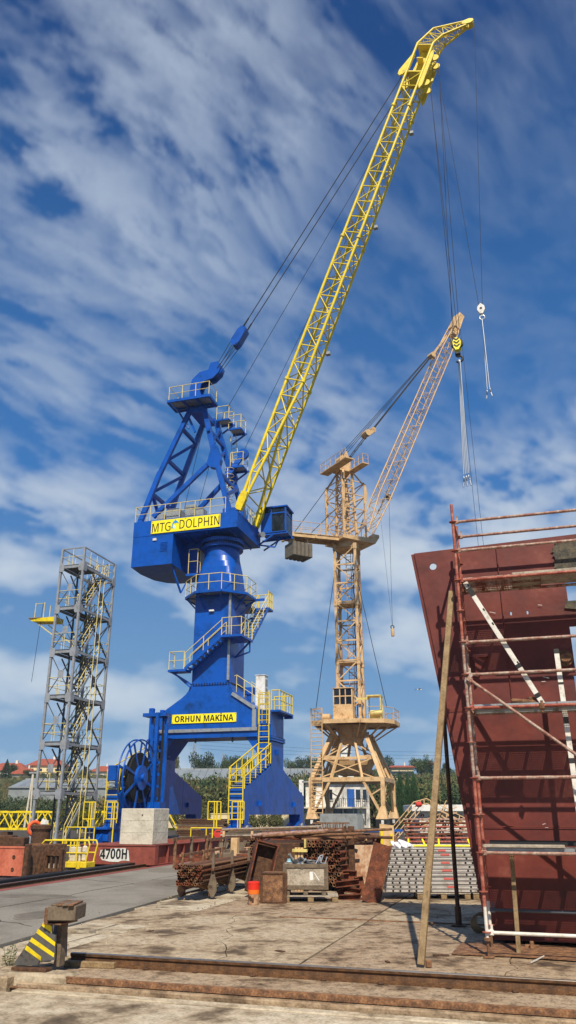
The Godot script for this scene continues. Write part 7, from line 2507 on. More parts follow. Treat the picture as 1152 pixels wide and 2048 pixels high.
# ---------- scrap and stock in the middle of the yard ----------
# a bundle of open tubes lying along -z of t, stacked in a box w x h; each tube is a part
func pipe_bundle(label: String, t: Transform3D, w: float, h: float, len: float, r: float, sag := 0.0) -> Node3D:
	var o := thing("pipe_bundle", label, "pipes", t, "")
	var mm := MB.new()
	mm.pipe(Vector3.ZERO, Vector3(0, 0, -len), r, r * 0.72, 10)
	var mesh := mm.mesh()
	var row := 0
	var y := r
	var tones := [mats.rust, mats.rust_dark, mats.rust_red]
	while y < h:
		var x := -w * 0.5 + r + (r if row % 2 == 1 else 0.0)
		while x <= w * 0.5 - r + 0.001:
			var j := Vector3(rng.randf_range(-0.1, 0.1) * r, rng.randf_range(-0.1, 0.1) * r, rng.randf_range(-0.12, 0.1))
			shared(o, "tube", mesh, tones[rng.randi() % 3], Transform3D(Basis(Vector3.UP, rng.randf_range(-0.012, 0.012)), Vector3(x, y, 0) + j))
			x += r * 2.06
		y += r * 1.78
		row += 1
	return o

func board_stack(called: String, label: String, category: String, t: Transform3D, L: float, w: float, th: float, rows: int, cols: int, tones: Array, gap := 0.004, jitter := 0.06) -> Node3D:
	var o := thing(called, label, category, t)
	var b := MB.new()
	b.box(Vector3.ZERO, Vector3(L, th, w), Basis(), th * 0.12)
	var mesh := b.mesh()
	for i in rows:
		for j in cols:
			shared(o, "board", mesh, tones[rng.randi() % tones.size()], Transform3D(Basis(Vector3.UP, rng.randf_range(-0.02, 0.02)), Vector3(rng.randf_range(-jitter, jitter), th * 0.5 + i * (th + gap), -j * (w + 0.01))))
	return o

func pallet(label: String, t: Transform3D, L := 1.2, D := 0.8) -> Node3D:
	var o := thing("wooden_pallet", label, "pallet", t)
	for k in 5:
		var m := MB.new()
		m.box(Vector3(0, 0.133, -D * 0.42 + k * D * 0.21), Vector3(L, 0.022, 0.1 if k % 2 else 0.13), Basis(), 0.003)
		part(o, "deck_slat", m, mats.timber_grey)
	for x in [-0.44, 0.0, 0.44]:
		for z in [-0.42, 0.0, 0.42]:
			var m := MB.new()
			m.box(Vector3(x * L, 0.072, z * D), Vector3(0.13, 0.1, 0.11), Basis(), 0.006)
			part(o, "block", m, mats.timber_grey if z < 0.4 else mats.timber)
	for z in [-0.42, 0.0, 0.42]:
		var m := MB.new()
		m.box(Vector3(0, 0.011, z * D), Vector3(L, 0.02, 0.1), Basis(), 0.003)
		part(o, "runner", m, mats.timber_dark)
	return o

func at(px: float, py: float, yaw := 0.0, y := 0.0) -> Transform3D:
	return YARD * Transform3D(Basis(Vector3.UP, deg_to_rad(yaw)), ony(YARD, px, py, y))

func build_clutter() -> void:
	var m: MB
	# front pipe rack
	var p0 := ony(YARD, 425, 1795, 0)
	var p1 := ony(YARD, 497, 1774, 0)
	var dir := (p1 - p0)
	var yaw := atan2(-dir.x, -dir.z)
	var len := dir.length()
	var R := YARD * Transform3D(Basis(Vector3.UP, yaw), p0)
	var rk := thing("pipe_rack", "low rusty cradle with leaf shaped posts holding the front tubes", "rack", R)
	for k in 3:
		var z := -len * k / 2.0
		for x in [0.0, -0.78]:
			m = MB.new()
			m.prism(v2([[-0.03, 0.0], [0.03, 0.0], [0.1, 0.14], [0.1, 0.3], [0.035, 0.5], [0.03, 0.95], [-0.03, 0.95], [-0.035, 0.5], [-0.1, 0.3], [-0.1, 0.14]]), 0.03, Transform3D(Basis(), Vector3(x, 0, z)))
			part(rk, "post", m, mats.timber_dark if x == 0.0 else mats.rust)
		m = MB.new()
		m.span(Vector3(-0.78, 0.2, z - 0.03), Vector3(0.0, 0.26, z + 0.03)); m.prism(v2([[-0.8, 0.02], [-0.7, 0.02], [-0.68, 0.14], [-0.4, 0.22], [-0.12, 0.14], [-0.1, 0.02], [0.0, 0.02], [0.0, 0.28], [-0.8, 0.28]]), 0.02, Transform3D(Basis(), Vector3(0, 0, z - 0.03)))
		part(rk, "cross_saddle", m, mats.rust)
	for x in [0.02, -0.8]:
		m = MB.new()
		m.bar(Vector3(x, 0.88 if x < 0 else 0.6, 0.1), Vector3(x, 0.92 if x < 0 else 0.62, -len - 0.3), 0.05, 0.06)
		part(rk, "side_bar", m, mats.rust)
	pipe_bundle("bundle of rusty scaffold tubes in the front cradle, open ends to the road", R * Transform3D(Basis(), Vector3(-0.39, 0.28, 0.55)), 0.66, 0.42, len + 1.3, 0.03)
	# second empty cradle behind, towards the road
	var R2 := YARD * Transform3D(Basis(Vector3.UP, yaw), ony(YARD, 418, 1738, 0))
	rk = thing("pipe_rack", "empty rusty cradle standing at the road behind the tube bundle", "rack", R2)
	for k in 3:
		var z := -1.6 * k
		for x in [0.0, -1.3]:
			m = MB.new()
			m.span(Vector3(x - 0.05, 0.0, z - 0.04), Vector3(x + 0.05, 1.0, z + 0.04), 0.008)
			part(rk, "post", m, mats.rust if k != 1 else mats.timber_dark)
		m = MB.new()
		m.prism(v2([[-1.35, 0.0], [-1.2, 0.0], [-1.1, 0.24], [-0.2, 0.24], [-0.1, 0.0], [0.05, 0.0], [0.05, 0.34], [-1.35, 0.34]]), 0.03, Transform3D(Basis(), Vector3(0, 0, z)))
		part(rk, "saddle", m, mats.rust_red)
	for q in [[0.0, 0.95], [-1.3, 0.95], [0.0, 0.4]]:
		m = MB.new()
		m.bar(Vector3(q[0], q[1], 0.3), Vector3(q[0], q[1], -3.6), 0.07, 0.08)
		part(rk, "side_bar", m, mats.rust)
	# tube stacks further back
	var s1 := at(512, 1768, 14)
	pipe_bundle("tall bundle of rusty tubes between the front cradle and leaning box", s1 * Transform3D(Basis(), Vector3(0.0, 0.08, 0)), 0.42, 1.1, 3.2, 0.036)
	var s2 := at(646, 1782, -4)
	pipe_bundle("big stack of rusty tubes behind the wooden crate, round ends outward", s2 * Transform3D(Basis(), Vector3(0, 0.1, 0)), 1.0, 1.05, 3.4, 0.046)
	var yf := thing("yellow_stake_frame", "yellow stake frame holding the big tube stack behind the crate", "frame", s2)
	for x in [-0.62, -0.54, -0.46]:
		m = MB.new()
		m.span(Vector3(x - 0.03, 0.0, 0.2), Vector3(x + 0.03, 1.0, 0.28), 0.005)
		part(yf, "stake", m, mats.tan)
	m = MB.new()
	m.span(Vector3(-0.7, 0.9, 0.28), Vector3(-0.3, 0.97, 0.34)); m.span(Vector3(-0.4, 1.0, 0.2), Vector3(-0.36, 1.2, 0.26))
	part(yf, "cross_arm", m, mats.rail_cream)
	# rack of long brown boards with pale posts (middle distance)
	var s3 := at(540, 1722, 6)
	var bst := board_stack("board_stack", "long rack of brown weathered planks in front of the blue right leg", "planks", s3 * Transform3D(Basis(), Vector3(0, 0.5, 0)), 3.6, 0.26, 0.06, 8, 5, [mats.rust, mats.timber_dark, mats.rust_dark, mats.timber_grey], 0.012, 0.3)
	bst.set_meta("group", "")
	var prk := thing("plank_rack", "pale posted rack under the long brown planks", "rack", s3)
	for x in [-1.9, -0.7, 0.5, 1.9]:
		for z in [0.25, -1.35]:
			m = MB.new()
			m.span(Vector3(x - 0.05, 0, z - 0.05), Vector3(x + 0.05, 1.12, z + 0.05), 0.008)
			part(prk, "post", m, mats.tan)
		m = MB.new()
		m.span(Vector3(x - 0.05, 0.4, -1.3), Vector3(x + 0.05, 0.5, 0.2))
		part(prk, "bearer", m, mats.rust)
	m = MB.new()
	m.span(Vector3(-0.12, 0, -0.12), Vector3(0.12, 1.0, 0.12), 0.01)
	solo("yellow_column", m, mats.tan, "upright yellow ochre box column beside the plank rack", "column", at(469, 1738))
	board_stack("board_stack", "dark stack of rusty planks beside the blue crane's front right wheels", "planks", at(402, 1690, 2), 3.1, 0.3, 0.09, 14, 4, [mats.rust, mats.timber_dark, mats.rust_dark, mats.timber], 0.016, 0.12)
	board_stack("board_stack", "low pile of brown planks under the blue right leg's bogie", "planks", at(505, 1702, -3), 3.6, 0.3, 0.1, 6, 4, [mats.rust, mats.timber_dark, mats.rust_dark], 0.02, 0.35)
	board_stack("board_stack", "slanted grey brown planks on top of the long plank rack", "planks", s3 * Transform3D(Basis(Vector3.UP, 0.12) * Basis(Vector3.BACK, 0.03), Vector3(-0.2, 1.12, -0.2)), 3.9, 0.3, 0.04, 3, 4, [mats.timber_grey, mats.rust, mats.timber_dark], 0.01, 0.4)
	board_stack("board_stack", "loose brown beams lying behind the big tube stack", "planks", at(640, 1728, 8) * Transform3D(Basis(), Vector3(0, 0.62, 0)), 4.2, 0.2, 0.12, 3, 4, [mats.rust, mats.rust_red, mats.timber_dark], 0.03, 0.6)
	m = MB.new()
	for x in [-1.6, 0.0, 1.6]: m.span(Vector3(x - 0.1, 0, -0.9), Vector3(x + 0.1, 0.62, 0.2), 0.01)
	solo("beam_trestle", m, mats.rust, "row of rusty trestles carrying the loose brown beams", "trestle", at(640, 1728, 8))
	# crate on its pallet
	var ct := at(617, 1806, 15)
	pallet("grey wooden pallet under the pale plywood crate", ct * Transform3D(Basis(), Vector3(0.05, 0, -0.36)))
	var cr := thing("wooden_crate", "pale plywood crate with grey battens standing on a pallet", "crate", ct * Transform3D(Basis(), Vector3(-0.06, 0.146, -0.38)))
	m = MB.new()
	for q in [[0.0, 0.34, 0.74, 0.02], [0.0, -0.34, 0.74, 0.02]]: m.box(Vector3(0, 0.36, q[1]), Vector3(0.92, 0.5, 0.02))
	for x in [-0.46, 0.46]: m.box(Vector3(x, 0.36, 0), Vector3(0.02, 0.5, 0.66))
	m.box(Vector3(0, 0.12, 0), Vector3(0.92, 0.02, 0.66))
	part(cr, "panel", m, mats.timber_grey)
	for q in [[Vector3(0, 0.155, 0.362), Vector3(1.0, 0.09, 0.024)], [Vector3(0, 0.585, 0.362), Vector3(1.0, 0.08, 0.024)], [Vector3(-0.455, 0.37, 0.3625), Vector3(0.09, 0.34, 0.024)], [Vector3(0.455, 0.37, 0.3625), Vector3(0.09, 0.34, 0.024)], [Vector3(0.482, 0.155, 0), Vector3(0.024, 0.09, 0.7)], [Vector3(0.482, 0.585, 0), Vector3(0.024, 0.08, 0.7)], [Vector3(-0.482, 0.37, 0), Vector3(0.024, 0.5, 0.7)], [Vector3(0, 0.585, -0.362), Vector3(1.0, 0.08, 0.024)]]:
		m = MB.new()
		m.box(q[0], q[1], Basis(), 0.004)
		part(cr, "batten", m, mats.timber_dark)
	for x in [-0.4, 0.0, 0.4]:
		m = MB.new()
		m.box(Vector3(x, 0.05, 0.3), Vector3(0.1, 0.1, 0.1), Basis(), 0.006); m.box(Vector3(x, 0.05, -0.3), Vector3(0.1, 0.1, 0.1), Basis(), 0.006)
		part(cr, "foot_block", m, mats.timber_dark)
	m = MB.new()
	m.prism(v2([[-0.08, -0.09], [0.0, -0.07], [-0.01, 0.09], [-0.08, 0.09]]), 0.003, Transform3D(Basis(), Vector3(0.17, 0.38, 0.351))); m.prism(v2([[-0.01, 0.1], [0.02, 0.08], [0.14, -0.08], [0.12, -0.09]]), 0.003, Transform3D(Basis(), Vector3(0.17, 0.38, 0.352)))
	part(cr, "torn_label", m, mats.white)
	# metal bits heaped in the crate
	for i in 16:
		m = MB.new()
		var s := rng.randf_range(0.1, 0.24)
		var b := Basis(Vector3(rng.randf() - 0.5, 1, rng.randf() - 0.5).normalized(), rng.randf() * 6.0) * Basis(Vector3.RIGHT, rng.randf_range(-0.7, 0.7))
		if i % 3 == 0: m.pipe(b * Vector3(-s, 0, 0), b * Vector3(s, 0, 0), 0.03, 0.02, 10)
		elif i % 3 == 1:
			m.box(Vector3.ZERO, Vector3(s, 0.03, 0.09), b, 0.006); m.box(b * Vector3(s * 0.4, 0.05, 0), Vector3(0.03, 0.12, 0.09), b, 0.006)
		else: m.torus(Vector3.ZERO, b * Vector3.UP, 0.06, 0.016, 16, 6)
		solo("scrap_fitting", m, [mats.grey_dark, mats.galvanised, mats.rust_dark, mats.cabinet][i % 4], "small loose metal fitting heaped in the plywood crate", "fitting", cr.transform * Transform3D(Basis(), Vector3(rng.randf_range(-0.32, 0.36), 0.56 + rng.randf_range(0.0, 0.12), rng.randf_range(-0.2, 0.24))), "fittings heaped in the crate")
	var gb := thing("cramp_bracket", "bright bent steel cramp sticking up from the plywood crate", "bracket", cr.transform * Transform3D(Basis(Vector3.UP, 0.4), Vector3(0.34, 0.62, 0.2)))
	m = MB.new()
	m.path([Vector3(-0.12, 0, 0), Vector3(-0.02, 0.16, 0), Vector3(0.06, 0.18, 0), Vector3(0.0, 0.02, 0), Vector3(0.1, 0.0, 0), Vector3(0.16, 0.14, 0)], 0.013, 6)
	part(gb, "bent_rod", m, mats.chain)
	# rusty box and the leaning lid beside the crate
	var rb := at(545, 1808, 8)
	var bx := thing("rusty_box", "square brown rusty steel box left of the plywood crate", "box", rb)
	m = MB.new()
	m.box(Vector3(0, 0.3, -0.32), Vector3(0.56, 0.6, 0.6), Basis(), 0.012)
	part(bx, "body", m, mats.rust)
	for q in [-0.25, 0.25]:
		m = MB.new()
		m.span(Vector3(q - 0.03, 0.01, -0.018), Vector3(q + 0.03, 0.6, -0.004)); m.span(Vector3(-0.28, 0.58 if q > 0 else 0.0, -0.016), Vector3(0.28, 0.612 if q > 0 else 0.04, -0.003))
		part(bx, "edge_strip", m, mats.rust_dark)
	var ln := thing("leaning_channel", "big rusty box channel leaning back behind the rusty box", "channel", at(524, 1796, 28) * Transform3D(Basis(Vector3.BACK, -0.24) * Basis(Vector3.RIGHT, -0.1), Vector3(-0.05, 0.03, -0.72)))
	m = MB.new()
	m.span(Vector3(-0.24, 0, -0.02), Vector3(0.24, 1.08, 0.0), 0.004)
	part(ln, "web", m, mats.rust_dark)
	for q in [[-0.27, -0.24], [0.24, 0.27]]:
		m = MB.new()
		m.span(Vector3(q[0], 0, -0.02), Vector3(q[1], 1.1, 0.34), 0.006)
		part(ln, "flange", m, mats.rust_red)
	m = MB.new()
	m.span(Vector3(-0.27, 1.1, -0.02), Vector3(0.27, 1.13, 0.34), 0.006)
	part(ln, "end_plate", m, mats.rust_red)
	# bucket
	var bu := thing("paint_bucket", "red and orange lidded bucket with pale label beside the rusty box", "bucket", at(507, 1810))
	m = MB.new()
	m.lathe(Vector3.ZERO, [[0.0, 0.0], [0.105, 0.0], [0.11, 0.02], [0.12, 0.22]], 22)
	part(bu, "lower_pail", m, mats.streaked)
	m = MB.new()
	m.lathe(Vector3.ZERO, [[0.122, 0.215], [0.125, 0.3]], 22)
	part(bu, "middle_band", m, mats.bucket_orange)
	m = MB.new()
	m.lathe(Vector3.ZERO, [[0.126, 0.298], [0.13, 0.41], [0.135, 0.415], [0.135, 0.44], [0.1, 0.455], [0.0, 0.46]], 22)
	part(bu, "lid", m, mats.bucket_red)
	m = MB.new()
	for q in 3: m.box(Vector3(0.02 - q * 0.045, 0.1 + q * 0.03, 0.113), Vector3(0.05, 0.09, 0.006), Basis(Vector3.BACK, 0.4 * q))
	part(bu, "drips", m, mats.rust_dark)
	m = MB.new()
	m.torus(Vector3(0, 0.4, 0), Vector3(0, 0.5, 1), 0.135, 0.006, 20, 5, 0, PI)
	part(bu, "handle", m, mats.rope)
	# pale bottle standing on the tubes
	var bt := onz(YARD, 578, 1752, ony(YARD, 578, 1790, 0).z)
	var bo := thing("insulator_bottle", "pale blue bottle shaped cylinder standing left of the crate's metal bits", "bottle", YARD * Transform3D(Basis(), bt))
	m = MB.new()
	m.lathe(Vector3.ZERO, [[0.0, 0.0], [0.05, 0.0], [0.08, 0.04], [0.085, 0.26], [0.06, 0.32], [0.045, 0.34], [0.045, 0.38], [0.0, 0.38]], 16)
	part(bo, "body", m, mats.bottle)
	m = MB.new()
	m.tube(Vector3(0, -bt.y + 0.02, 0), Vector3(0, 0.0, 0), 0.05, 8)
	part(bo, "stand_pipe", m, mats.rust)
	# heap of brown steel brackets right of the crate
	var hp := at(700, 1800, 0)
	for q in [[0, 0.06, 0, 0.5, 0.12, 0.05], [0.05, 0.2, -0.05, 0.45, 0.12, -0.1], [-0.05, 0.34, 0.0, 0.55, 0.13, 0.12], [0.0, 0.5, -0.12, 0.3, 0.2, 0.0], [-0.12, 0.62, -0.1, 0.16, 0.2, 0.1], [0.22, 0.28, -0.12, 0.2, 0.4, 0.2], [-0.24, 0.14, -0.1, 0.18, 0.28, -0.1]]:
		var br := thing("steel_bracket", "brown rusty channel bracket in the heap right of the crate", "bracket", hp * Transform3D(Basis(Vector3.BACK, q[5]) * Basis(Vector3.UP, q[5] * 2.0), Vector3(q[0], q[1], q[2])), "brackets heaped right of the crate")
		m = MB.new()
		m.box(Vector3.ZERO, Vector3(q[3], q[4], 0.02), Basis(), 0.003)
		part(br, "web", m, mats.rust_red)
		for s in [-1.0, 1.0]:
			m = MB.new()
			m.box(Vector3(0, s * (q[4] * 0.5 - 0.01), 0.05), Vector3(q[3], 0.02, 0.1), Basis(), 0.003)
			part(br, "flange", m, mats.rust_red)
	# leaning rusty beam and pale sheet behind
	var lb := at(742, 1806, 6) * Transform3D(Basis(Vector3.BACK, -0.26) * Basis(Vector3.RIGHT, -0.1), Vector3(-0.02, 0, 0))
	var le := thing("leaning_beam", "wide rusty steel beam leaning right against the plank stack", "beam", lb)
	m = MB.new()
	m.span(Vector3(-0.19, 0, -0.03), Vector3(0.19, 1.22, 0.0), 0.006)
	part(le, "web", m, mats.rust_red)
	for s in [-0.2, 0.18]:
		m = MB.new()
		m.span(Vector3(s, 0, -0.2), Vector3(s + 0.025, 1.22, -0.03), 0.004)
		part(le, "flange", m, mats.rust)
	m = MB.new()
	m.box(Vector3(0, 0.52, 0), Vector3(0.9, 1.04, 0.03), Basis(Vector3.RIGHT, -0.12), 0.006); m.box(Vector3(0.12, 0.52, 0.02), Vector3(0.02, 1.04, 0.03), Basis(Vector3.RIGHT, -0.12))
	solo("steel_sheet", m, mats.streaked, "pale rust streaked steel sheet standing behind the leaning beam", "sheet", at(722, 1778, 2))
	m = MB.new()
	m.span(Vector3(-0.06, 0, -0.1), Vector3(0.0, 1.5, 0.0), 0.006); m.span(Vector3(0.04, 0, -0.12), Vector3(0.2, 1.5, -0.06), 0.006)
	solo("steel_stanchion", m, mats.rust_dark, "dark upright steel stanchion left of the pale sheet", "stanchion", at(695, 1780, 4))
	for i in 26:   # tangle of pipe clamps and offcuts on the pile behind
		m = MB.new()
		var s := rng.randf_range(0.15, 0.5)
		var b := Basis(Vector3(rng.randf() - 0.5, 1.2, rng.randf() - 0.5).normalized(), rng.randf() * 6.0) * Basis(Vector3.BACK, rng.randf_range(-0.5, 0.5))
		if i % 2 == 0: m.pipe(b * Vector3(-s, 0, 0), b * Vector3(s, 0, 0), 0.035, 0.026, 8)
		else: m.box(Vector3.ZERO, Vector3(s, 0.07, 0.12), b, 0.01)
		solo("scrap_offcut", m, [mats.rust, mats.rust_dark, mats.rust_red, mats.tan][i % 4], "rusty offcut lying in the heap behind the pale sheet", "offcut", at(725, 1772, 0) * Transform3D(Basis(), Vector3(rng.randf_range(-0.9, 0.8), 0.9 + rng.randf_range(-0.1, 0.25), -1.0 + rng.randf_range(-0.5, 0.4))), "offcuts in the heap behind the pale sheet")
	m = MB.new()
	m.span(Vector3(-1.0, 0, -1.6), Vector3(0.95, 0.86, -0.5), 0.02)
	solo("scrap_skip", m, mats.rust, "rusty skip filled with offcuts behind the pale sheet", "skip", at(725, 1772, 0))
	# stack of punched steel planks on a pallet
	var st := at(768, 1800, 17 - 2)
	pallet("shadowed wooden pallet under the stack of punched steel planks", st * Transform3D(Basis(), Vector3(1.35, 0, -0.4)))
	pallet("second wooden pallet under the right half of the steel planks", st * Transform3D(Basis(), Vector3(2.6, 0, -0.4)))
	var sp := thing("steel_plank_stack", "stack of grey punched steel scaffold planks with red marks", "planks", st * Transform3D(Basis(), Vector3(0, 0.15, 0)))
	for k in 11:
		m = MB.new()
		var y := k * 0.083
		m.span(Vector3(0, y, -0.9), Vector3(3.1, y + 0.07, -0.01), 0.006); m.span(Vector3(0.01, y + 0.015, -0.012), Vector3(3.09, y + 0.055, -0.002)); m.span(Vector3(0, y + 0.066, -0.012), Vector3(3.1, y + 0.078, 0.012), 0.003)
		var pk := part(sp, "plank", m, mats.plank_steel)
		pk.position = Vector3(rng.randf_range(-0.06, 0.07), 0, rng.randf_range(-0.015, 0.012))
		pk.rotation.z = rng.randf_range(-0.0025, 0.0025)
		m = MB.new()
		for x in [0.16, 0.32, 0.52, 0.68, 0.86, 1.0, 1.9, 2.06, 2.22, 2.4, 2.6, 2.78, 2.96]:
			var wd := 0.085 if int(x * 50) % 3 == 0 else 0.042
			m.box(Vector3(x, y + 0.035, 0.0), Vector3(wd, 0.036, 0.006), Basis(), 0.002)
		part(pk, "holes", m, mats.black).set_meta("kind", "stuff")
		if k % 2 == 1 or k == 10:
			m = MB.new()
			m.box(Vector3(1.45 + rng.randf_range(-0.04, 0.04), y + 0.04, 0.001), Vector3(rng.randf_range(0.16, 0.26), 0.04, 0.004))
			part(pk, "red_mark", m, mats.faded_red)
	m = MB.new()
	for i in 9:
		var t := i * 0.7
		m.box(Vector3(0.3 + 0.09 * cos(t) * (i % 3), 0.05 + 0.016 * (i % 4), -0.3 + 0.08 * sin(t) * (i % 3)), Vector3(0.24, 0.07, 0.16), Basis(Vector3(0.3, 1, 0.2).normalized(), t) * Basis(Vector3.RIGHT, 0.3 * sin(t)), 0.03)
	solo("white_cloth", m, mats.cloth, "crumpled white cloth lying on the steel plank stack", "cloth", st * Transform3D(Basis(), Vector3(0.2, 1.06, 0.05)))
	# yellow trestle frames and a second tube stack on top, further back
	var yb := st * Transform3D(Basis(), Vector3(0.1, 1.08, -0.9))
	var yt := thing("yellow_trestle", "low bright yellow trestle lying on the steel plank stack", "trestle", yb)
	m = MB.new()
	m.span(Vector3(0.5, 0, 0.1), Vector3(3.0, 0.03, 0.14))
	part(yt, "rail", m, mats.sign_yellow)
	for k in 7:
		m = MB.new()
		m.box(Vector3(0.6 + k * 0.36, 0.09, 0.12), Vector3(0.04, 0.16, 0.04), Basis(Vector3.BACK, 0.4 if k % 3 == 1 else 0.0), 0.006)
		part(yt, "upright", m, mats.sign_yellow)
	var t2 := at(812, 1716, 14)
	var ts := thing("tube_stack", "stack of long red and white scaffold tubes behind the steel planks", "tubes", t2)
	m = MB.new()
	m.tube(Vector3.ZERO, Vector3(5.0, 0, 0), 0.045, 10)
	var tmesh := m.mesh()
	for k in 8:
		for j in 3: shared(ts, "tube", tmesh, [mats.scaffold, mats.scaffold_white, mats.scaffold_red, mats.rust_red][rng.randi() % 4], Transform3D(Basis(), Vector3(rng.randf_range(-0.08, 0.08), 0.5 + k * 0.15, -j * 0.12)))
	m = MB.new()
	for x in [0.3, 2.4, 4.4]: m.span(Vector3(x, 0, -0.5), Vector3(x + 0.15, 0.45, 0.15), 0.01)
	part(ts, "bearer", m, mats.timber)
	for k in 8:
		m = MB.new()
		m.span(Vector3(0.05, 0.55 + k * 0.15, -0.3), Vector3(0.12, 0.6 + k * 0.15, 0.06))
		part(ts, "spacer", m, mats.timber_dark)
	# yellow ochre post frame left of it and tangled yellow frames above
	var yo := thing("yellow_bracket", "worn yellow ochre bracket plate standing beside the leaning beam", "bracket", at(778, 1752, 5))
	m = MB.new()
	m.prism(v2([[-0.24, 0.0], [0.2, 0.0], [0.26, 0.5], [0.5, 0.62], [0.5, 0.72], [0.24, 0.8], [0.22, 1.45], [-0.22, 1.5], [-0.26, 0.6]]), 0.08, Transform3D())
	part(yo, "plate", m, mats.tan)
	m = MB.new()
	m.span(Vector3(-0.2, 0, 0.081), Vector3(-0.12, 1.3, 0.14)); m.span(Vector3(0.1, 0, 0.081), Vector3(0.18, 1.2, 0.14))
	part(yo, "rib", m, mats.rail_yellow)
	var tf := at(812, 1690, 10)
	for q in [[Vector3(-1.2, 0.4, 0), Vector3(0.6, 2.3, 0)], [Vector3(-0.7, 0.3, -0.1), Vector3(1.0, 2.1, -0.1)], [Vector3(0.6, 2.3, 0), Vector3(1.4, 2.5, 0)], [Vector3(1.4, 2.5, 0), Vector3(2.6, 1.9, 0.2)], [Vector3(1.0, 1.2, 0.2), Vector3(3.2, 2.0, -0.2)], [Vector3(2.0, 1.3, 0), Vector3(2.6, 2.4, 0)], [Vector3(2.4, 2.0, 0.1), Vector3(4.2, 1.1, 0.1)], [Vector3(2.2, 1.8, 0.3), Vector3(3.8, 0.9, 0.3)]]:
		m = MB.new()
		for s in [-0.14, 0.14]: m.bar(q[0] + Vector3(0, s, 0), q[1] + Vector3(0, s, 0), 0.05, 0.05)
		for f in [0.2, 0.5, 0.8]: m.bar(q[0].lerp(q[1], f) + Vector3(0, -0.14, 0), q[0].lerp(q[1], f) + Vector3(0, 0.14, 0), 0.05, 0.05)
		solo("yellow_lattice_piece", m, mats.tan, "dull yellow lattice ladder piece in the tangled heap behind the tubes", "lattice", tf, "tangled yellow lattice pieces")
	m = MB.new()
	m.box(Vector3(0.9, 2.3, 0.1), Vector3(0.42, 0.3, 0.3), Basis(), 0.1)
	solo("red_float", m, mats.bright_red, "red rounded float caught on the tangled yellow lattice", "float", tf)
	m = MB.new()
	for i in 90:
		var p := Vector3(rng.randf_range(0.0, 3.6), rng.randf_range(0.1, 1.7), rng.randf_range(-0.9, -0.2))
		m.pipe(p, p + Vector3(rng.randf_range(-0.1, 0.1), 0, -0.8), 0.11, 0.08, 8)
	var hp2 := solo("pipe_scrap_heap", m, mats.rust_dark, "dark heap of short scrap pipe ends behind the tube stack", "scrap heap", tf)
	hp2.set_meta("kind", "stuff")
	# containers in front of the office
	var gc := thing("grey_container", "grey corrugated container in front of the white building", "container", frame(far(640, 1686, 60), -17))
	m = MB.new()
	m.span(Vector3(0, 0, -2.0), Vector3(2.75, 1.95, 0), 0.02)
	part(gc, "body", m, mats.cabinet)
	for k in 14:
		m = MB.new()
		m.span(Vector3(2.752, 0.08, -0.1 - k * 0.14), Vector3(2.79, 1.85, -0.17 - k * 0.14))
		part(gc, "corrugation", m, mats.cabinet)
	var rc := thing("rusty_cage", "rusty barred cage bin in front of the grey container", "cage", frame(far(626, 1692, 55), -17))
	m = MB.new()
	m.span(Vector3(0, 0.15, -1.4), Vector3(2.2, 0.3, 0)); m.span(Vector3(0, 1.35, -1.4), Vector3(2.2, 1.43, -1.3)); m.span(Vector3(0, 1.35, -0.08), Vector3(2.2, 1.43, 0)); m.span(Vector3(0, 0.3, -1.4), Vector3(2.2, 1.1, -1.3))
	part(rc, "frame_bars", m, mats.rust)
	for k in 14:
		m = MB.new()
		m.bar(Vector3(k * 0.168, 0.2, -0.03), Vector3(k * 0.168 + rng.randf_range(-0.06, 0.06), 1.4, -0.03), 0.06, 0.05)
		part(rc, "upright", m, mats.rust if k % 3 else mats.rust_red)
	board_stack("board_stack", "low rusty stack of planks between the rusty cage and yellow bracket", "planks", at(735, 1705, 3), 2.6, 0.4, 0.12, 6, 3, [mats.rust_dark, mats.rust, mats.timber_dark], 0.03, 0.2)
	m = MB.new()
	m.bar(Vector3(-1.2, 1.0, 0), Vector3(1.6, 1.03, 0), 0.1, 0.12)
	solo("blue_bar", m, mats.door_blue, "blue steel bar lying on the low rusty plank stack", "bar", at(745, 1702, 3) * Transform3D(Basis(), Vector3(0, -0.05, 0.1)))
	# motor group beside the front right wheels
	var mg := at(436, 1704, 0)
	m = MB.new()
	m.lathe(Vector3(0, 0.85, 0), [[0.0, -0.2], [0.22, -0.2], [0.24, 0.0], [0.22, 0.2], [0.0, 0.22]], 16, Vector3(0.2, 0, 1))
	solo("red_drum", m, mats.bright_red, "small red round drum beside the crane's front right wheels", "drum", mg)
	m = MB.new()
	m.box(Vector3(-0.45, 0.25, 0.1), Vector3(0.42, 0.5, 0.4), Basis(), 0.04)
	solo("teal_canister", m, mats.teal, "teal plastic canister beside the crane's front right wheels", "canister", mg)
	m = MB.new()
	m.box(Vector3(0.1, 0.3, 0), Vector3(0.6, 0.6, 0.5), Basis(), 0.05); m.box(Vector3(0.5, 0.3, 0.1), Vector3(0.3, 0.4, 0.3), Basis(), 0.04)
	solo("blue_tool_chest", m, mats.blue_dark, "dark blue tool chest under the small red drum", "chest", mg)
	# light standing things behind the planks: two pale pegs
	for q in [[624, 1738], [581, 1755], [660, 1720]]:
		m = MB.new()
		var b := ony(YARD, q[0], 1772, 0)
		m.tube(b, b + Vector3(0, onz(YARD, q[0], q[1] - 40, b.z).y, 0), 0.035, 8)
		solo("pale_stake", m, mats.scaffold_white, "pale upright tube stake among the tube stacks", "stake", YARD, "pale stakes among the tube stacks")
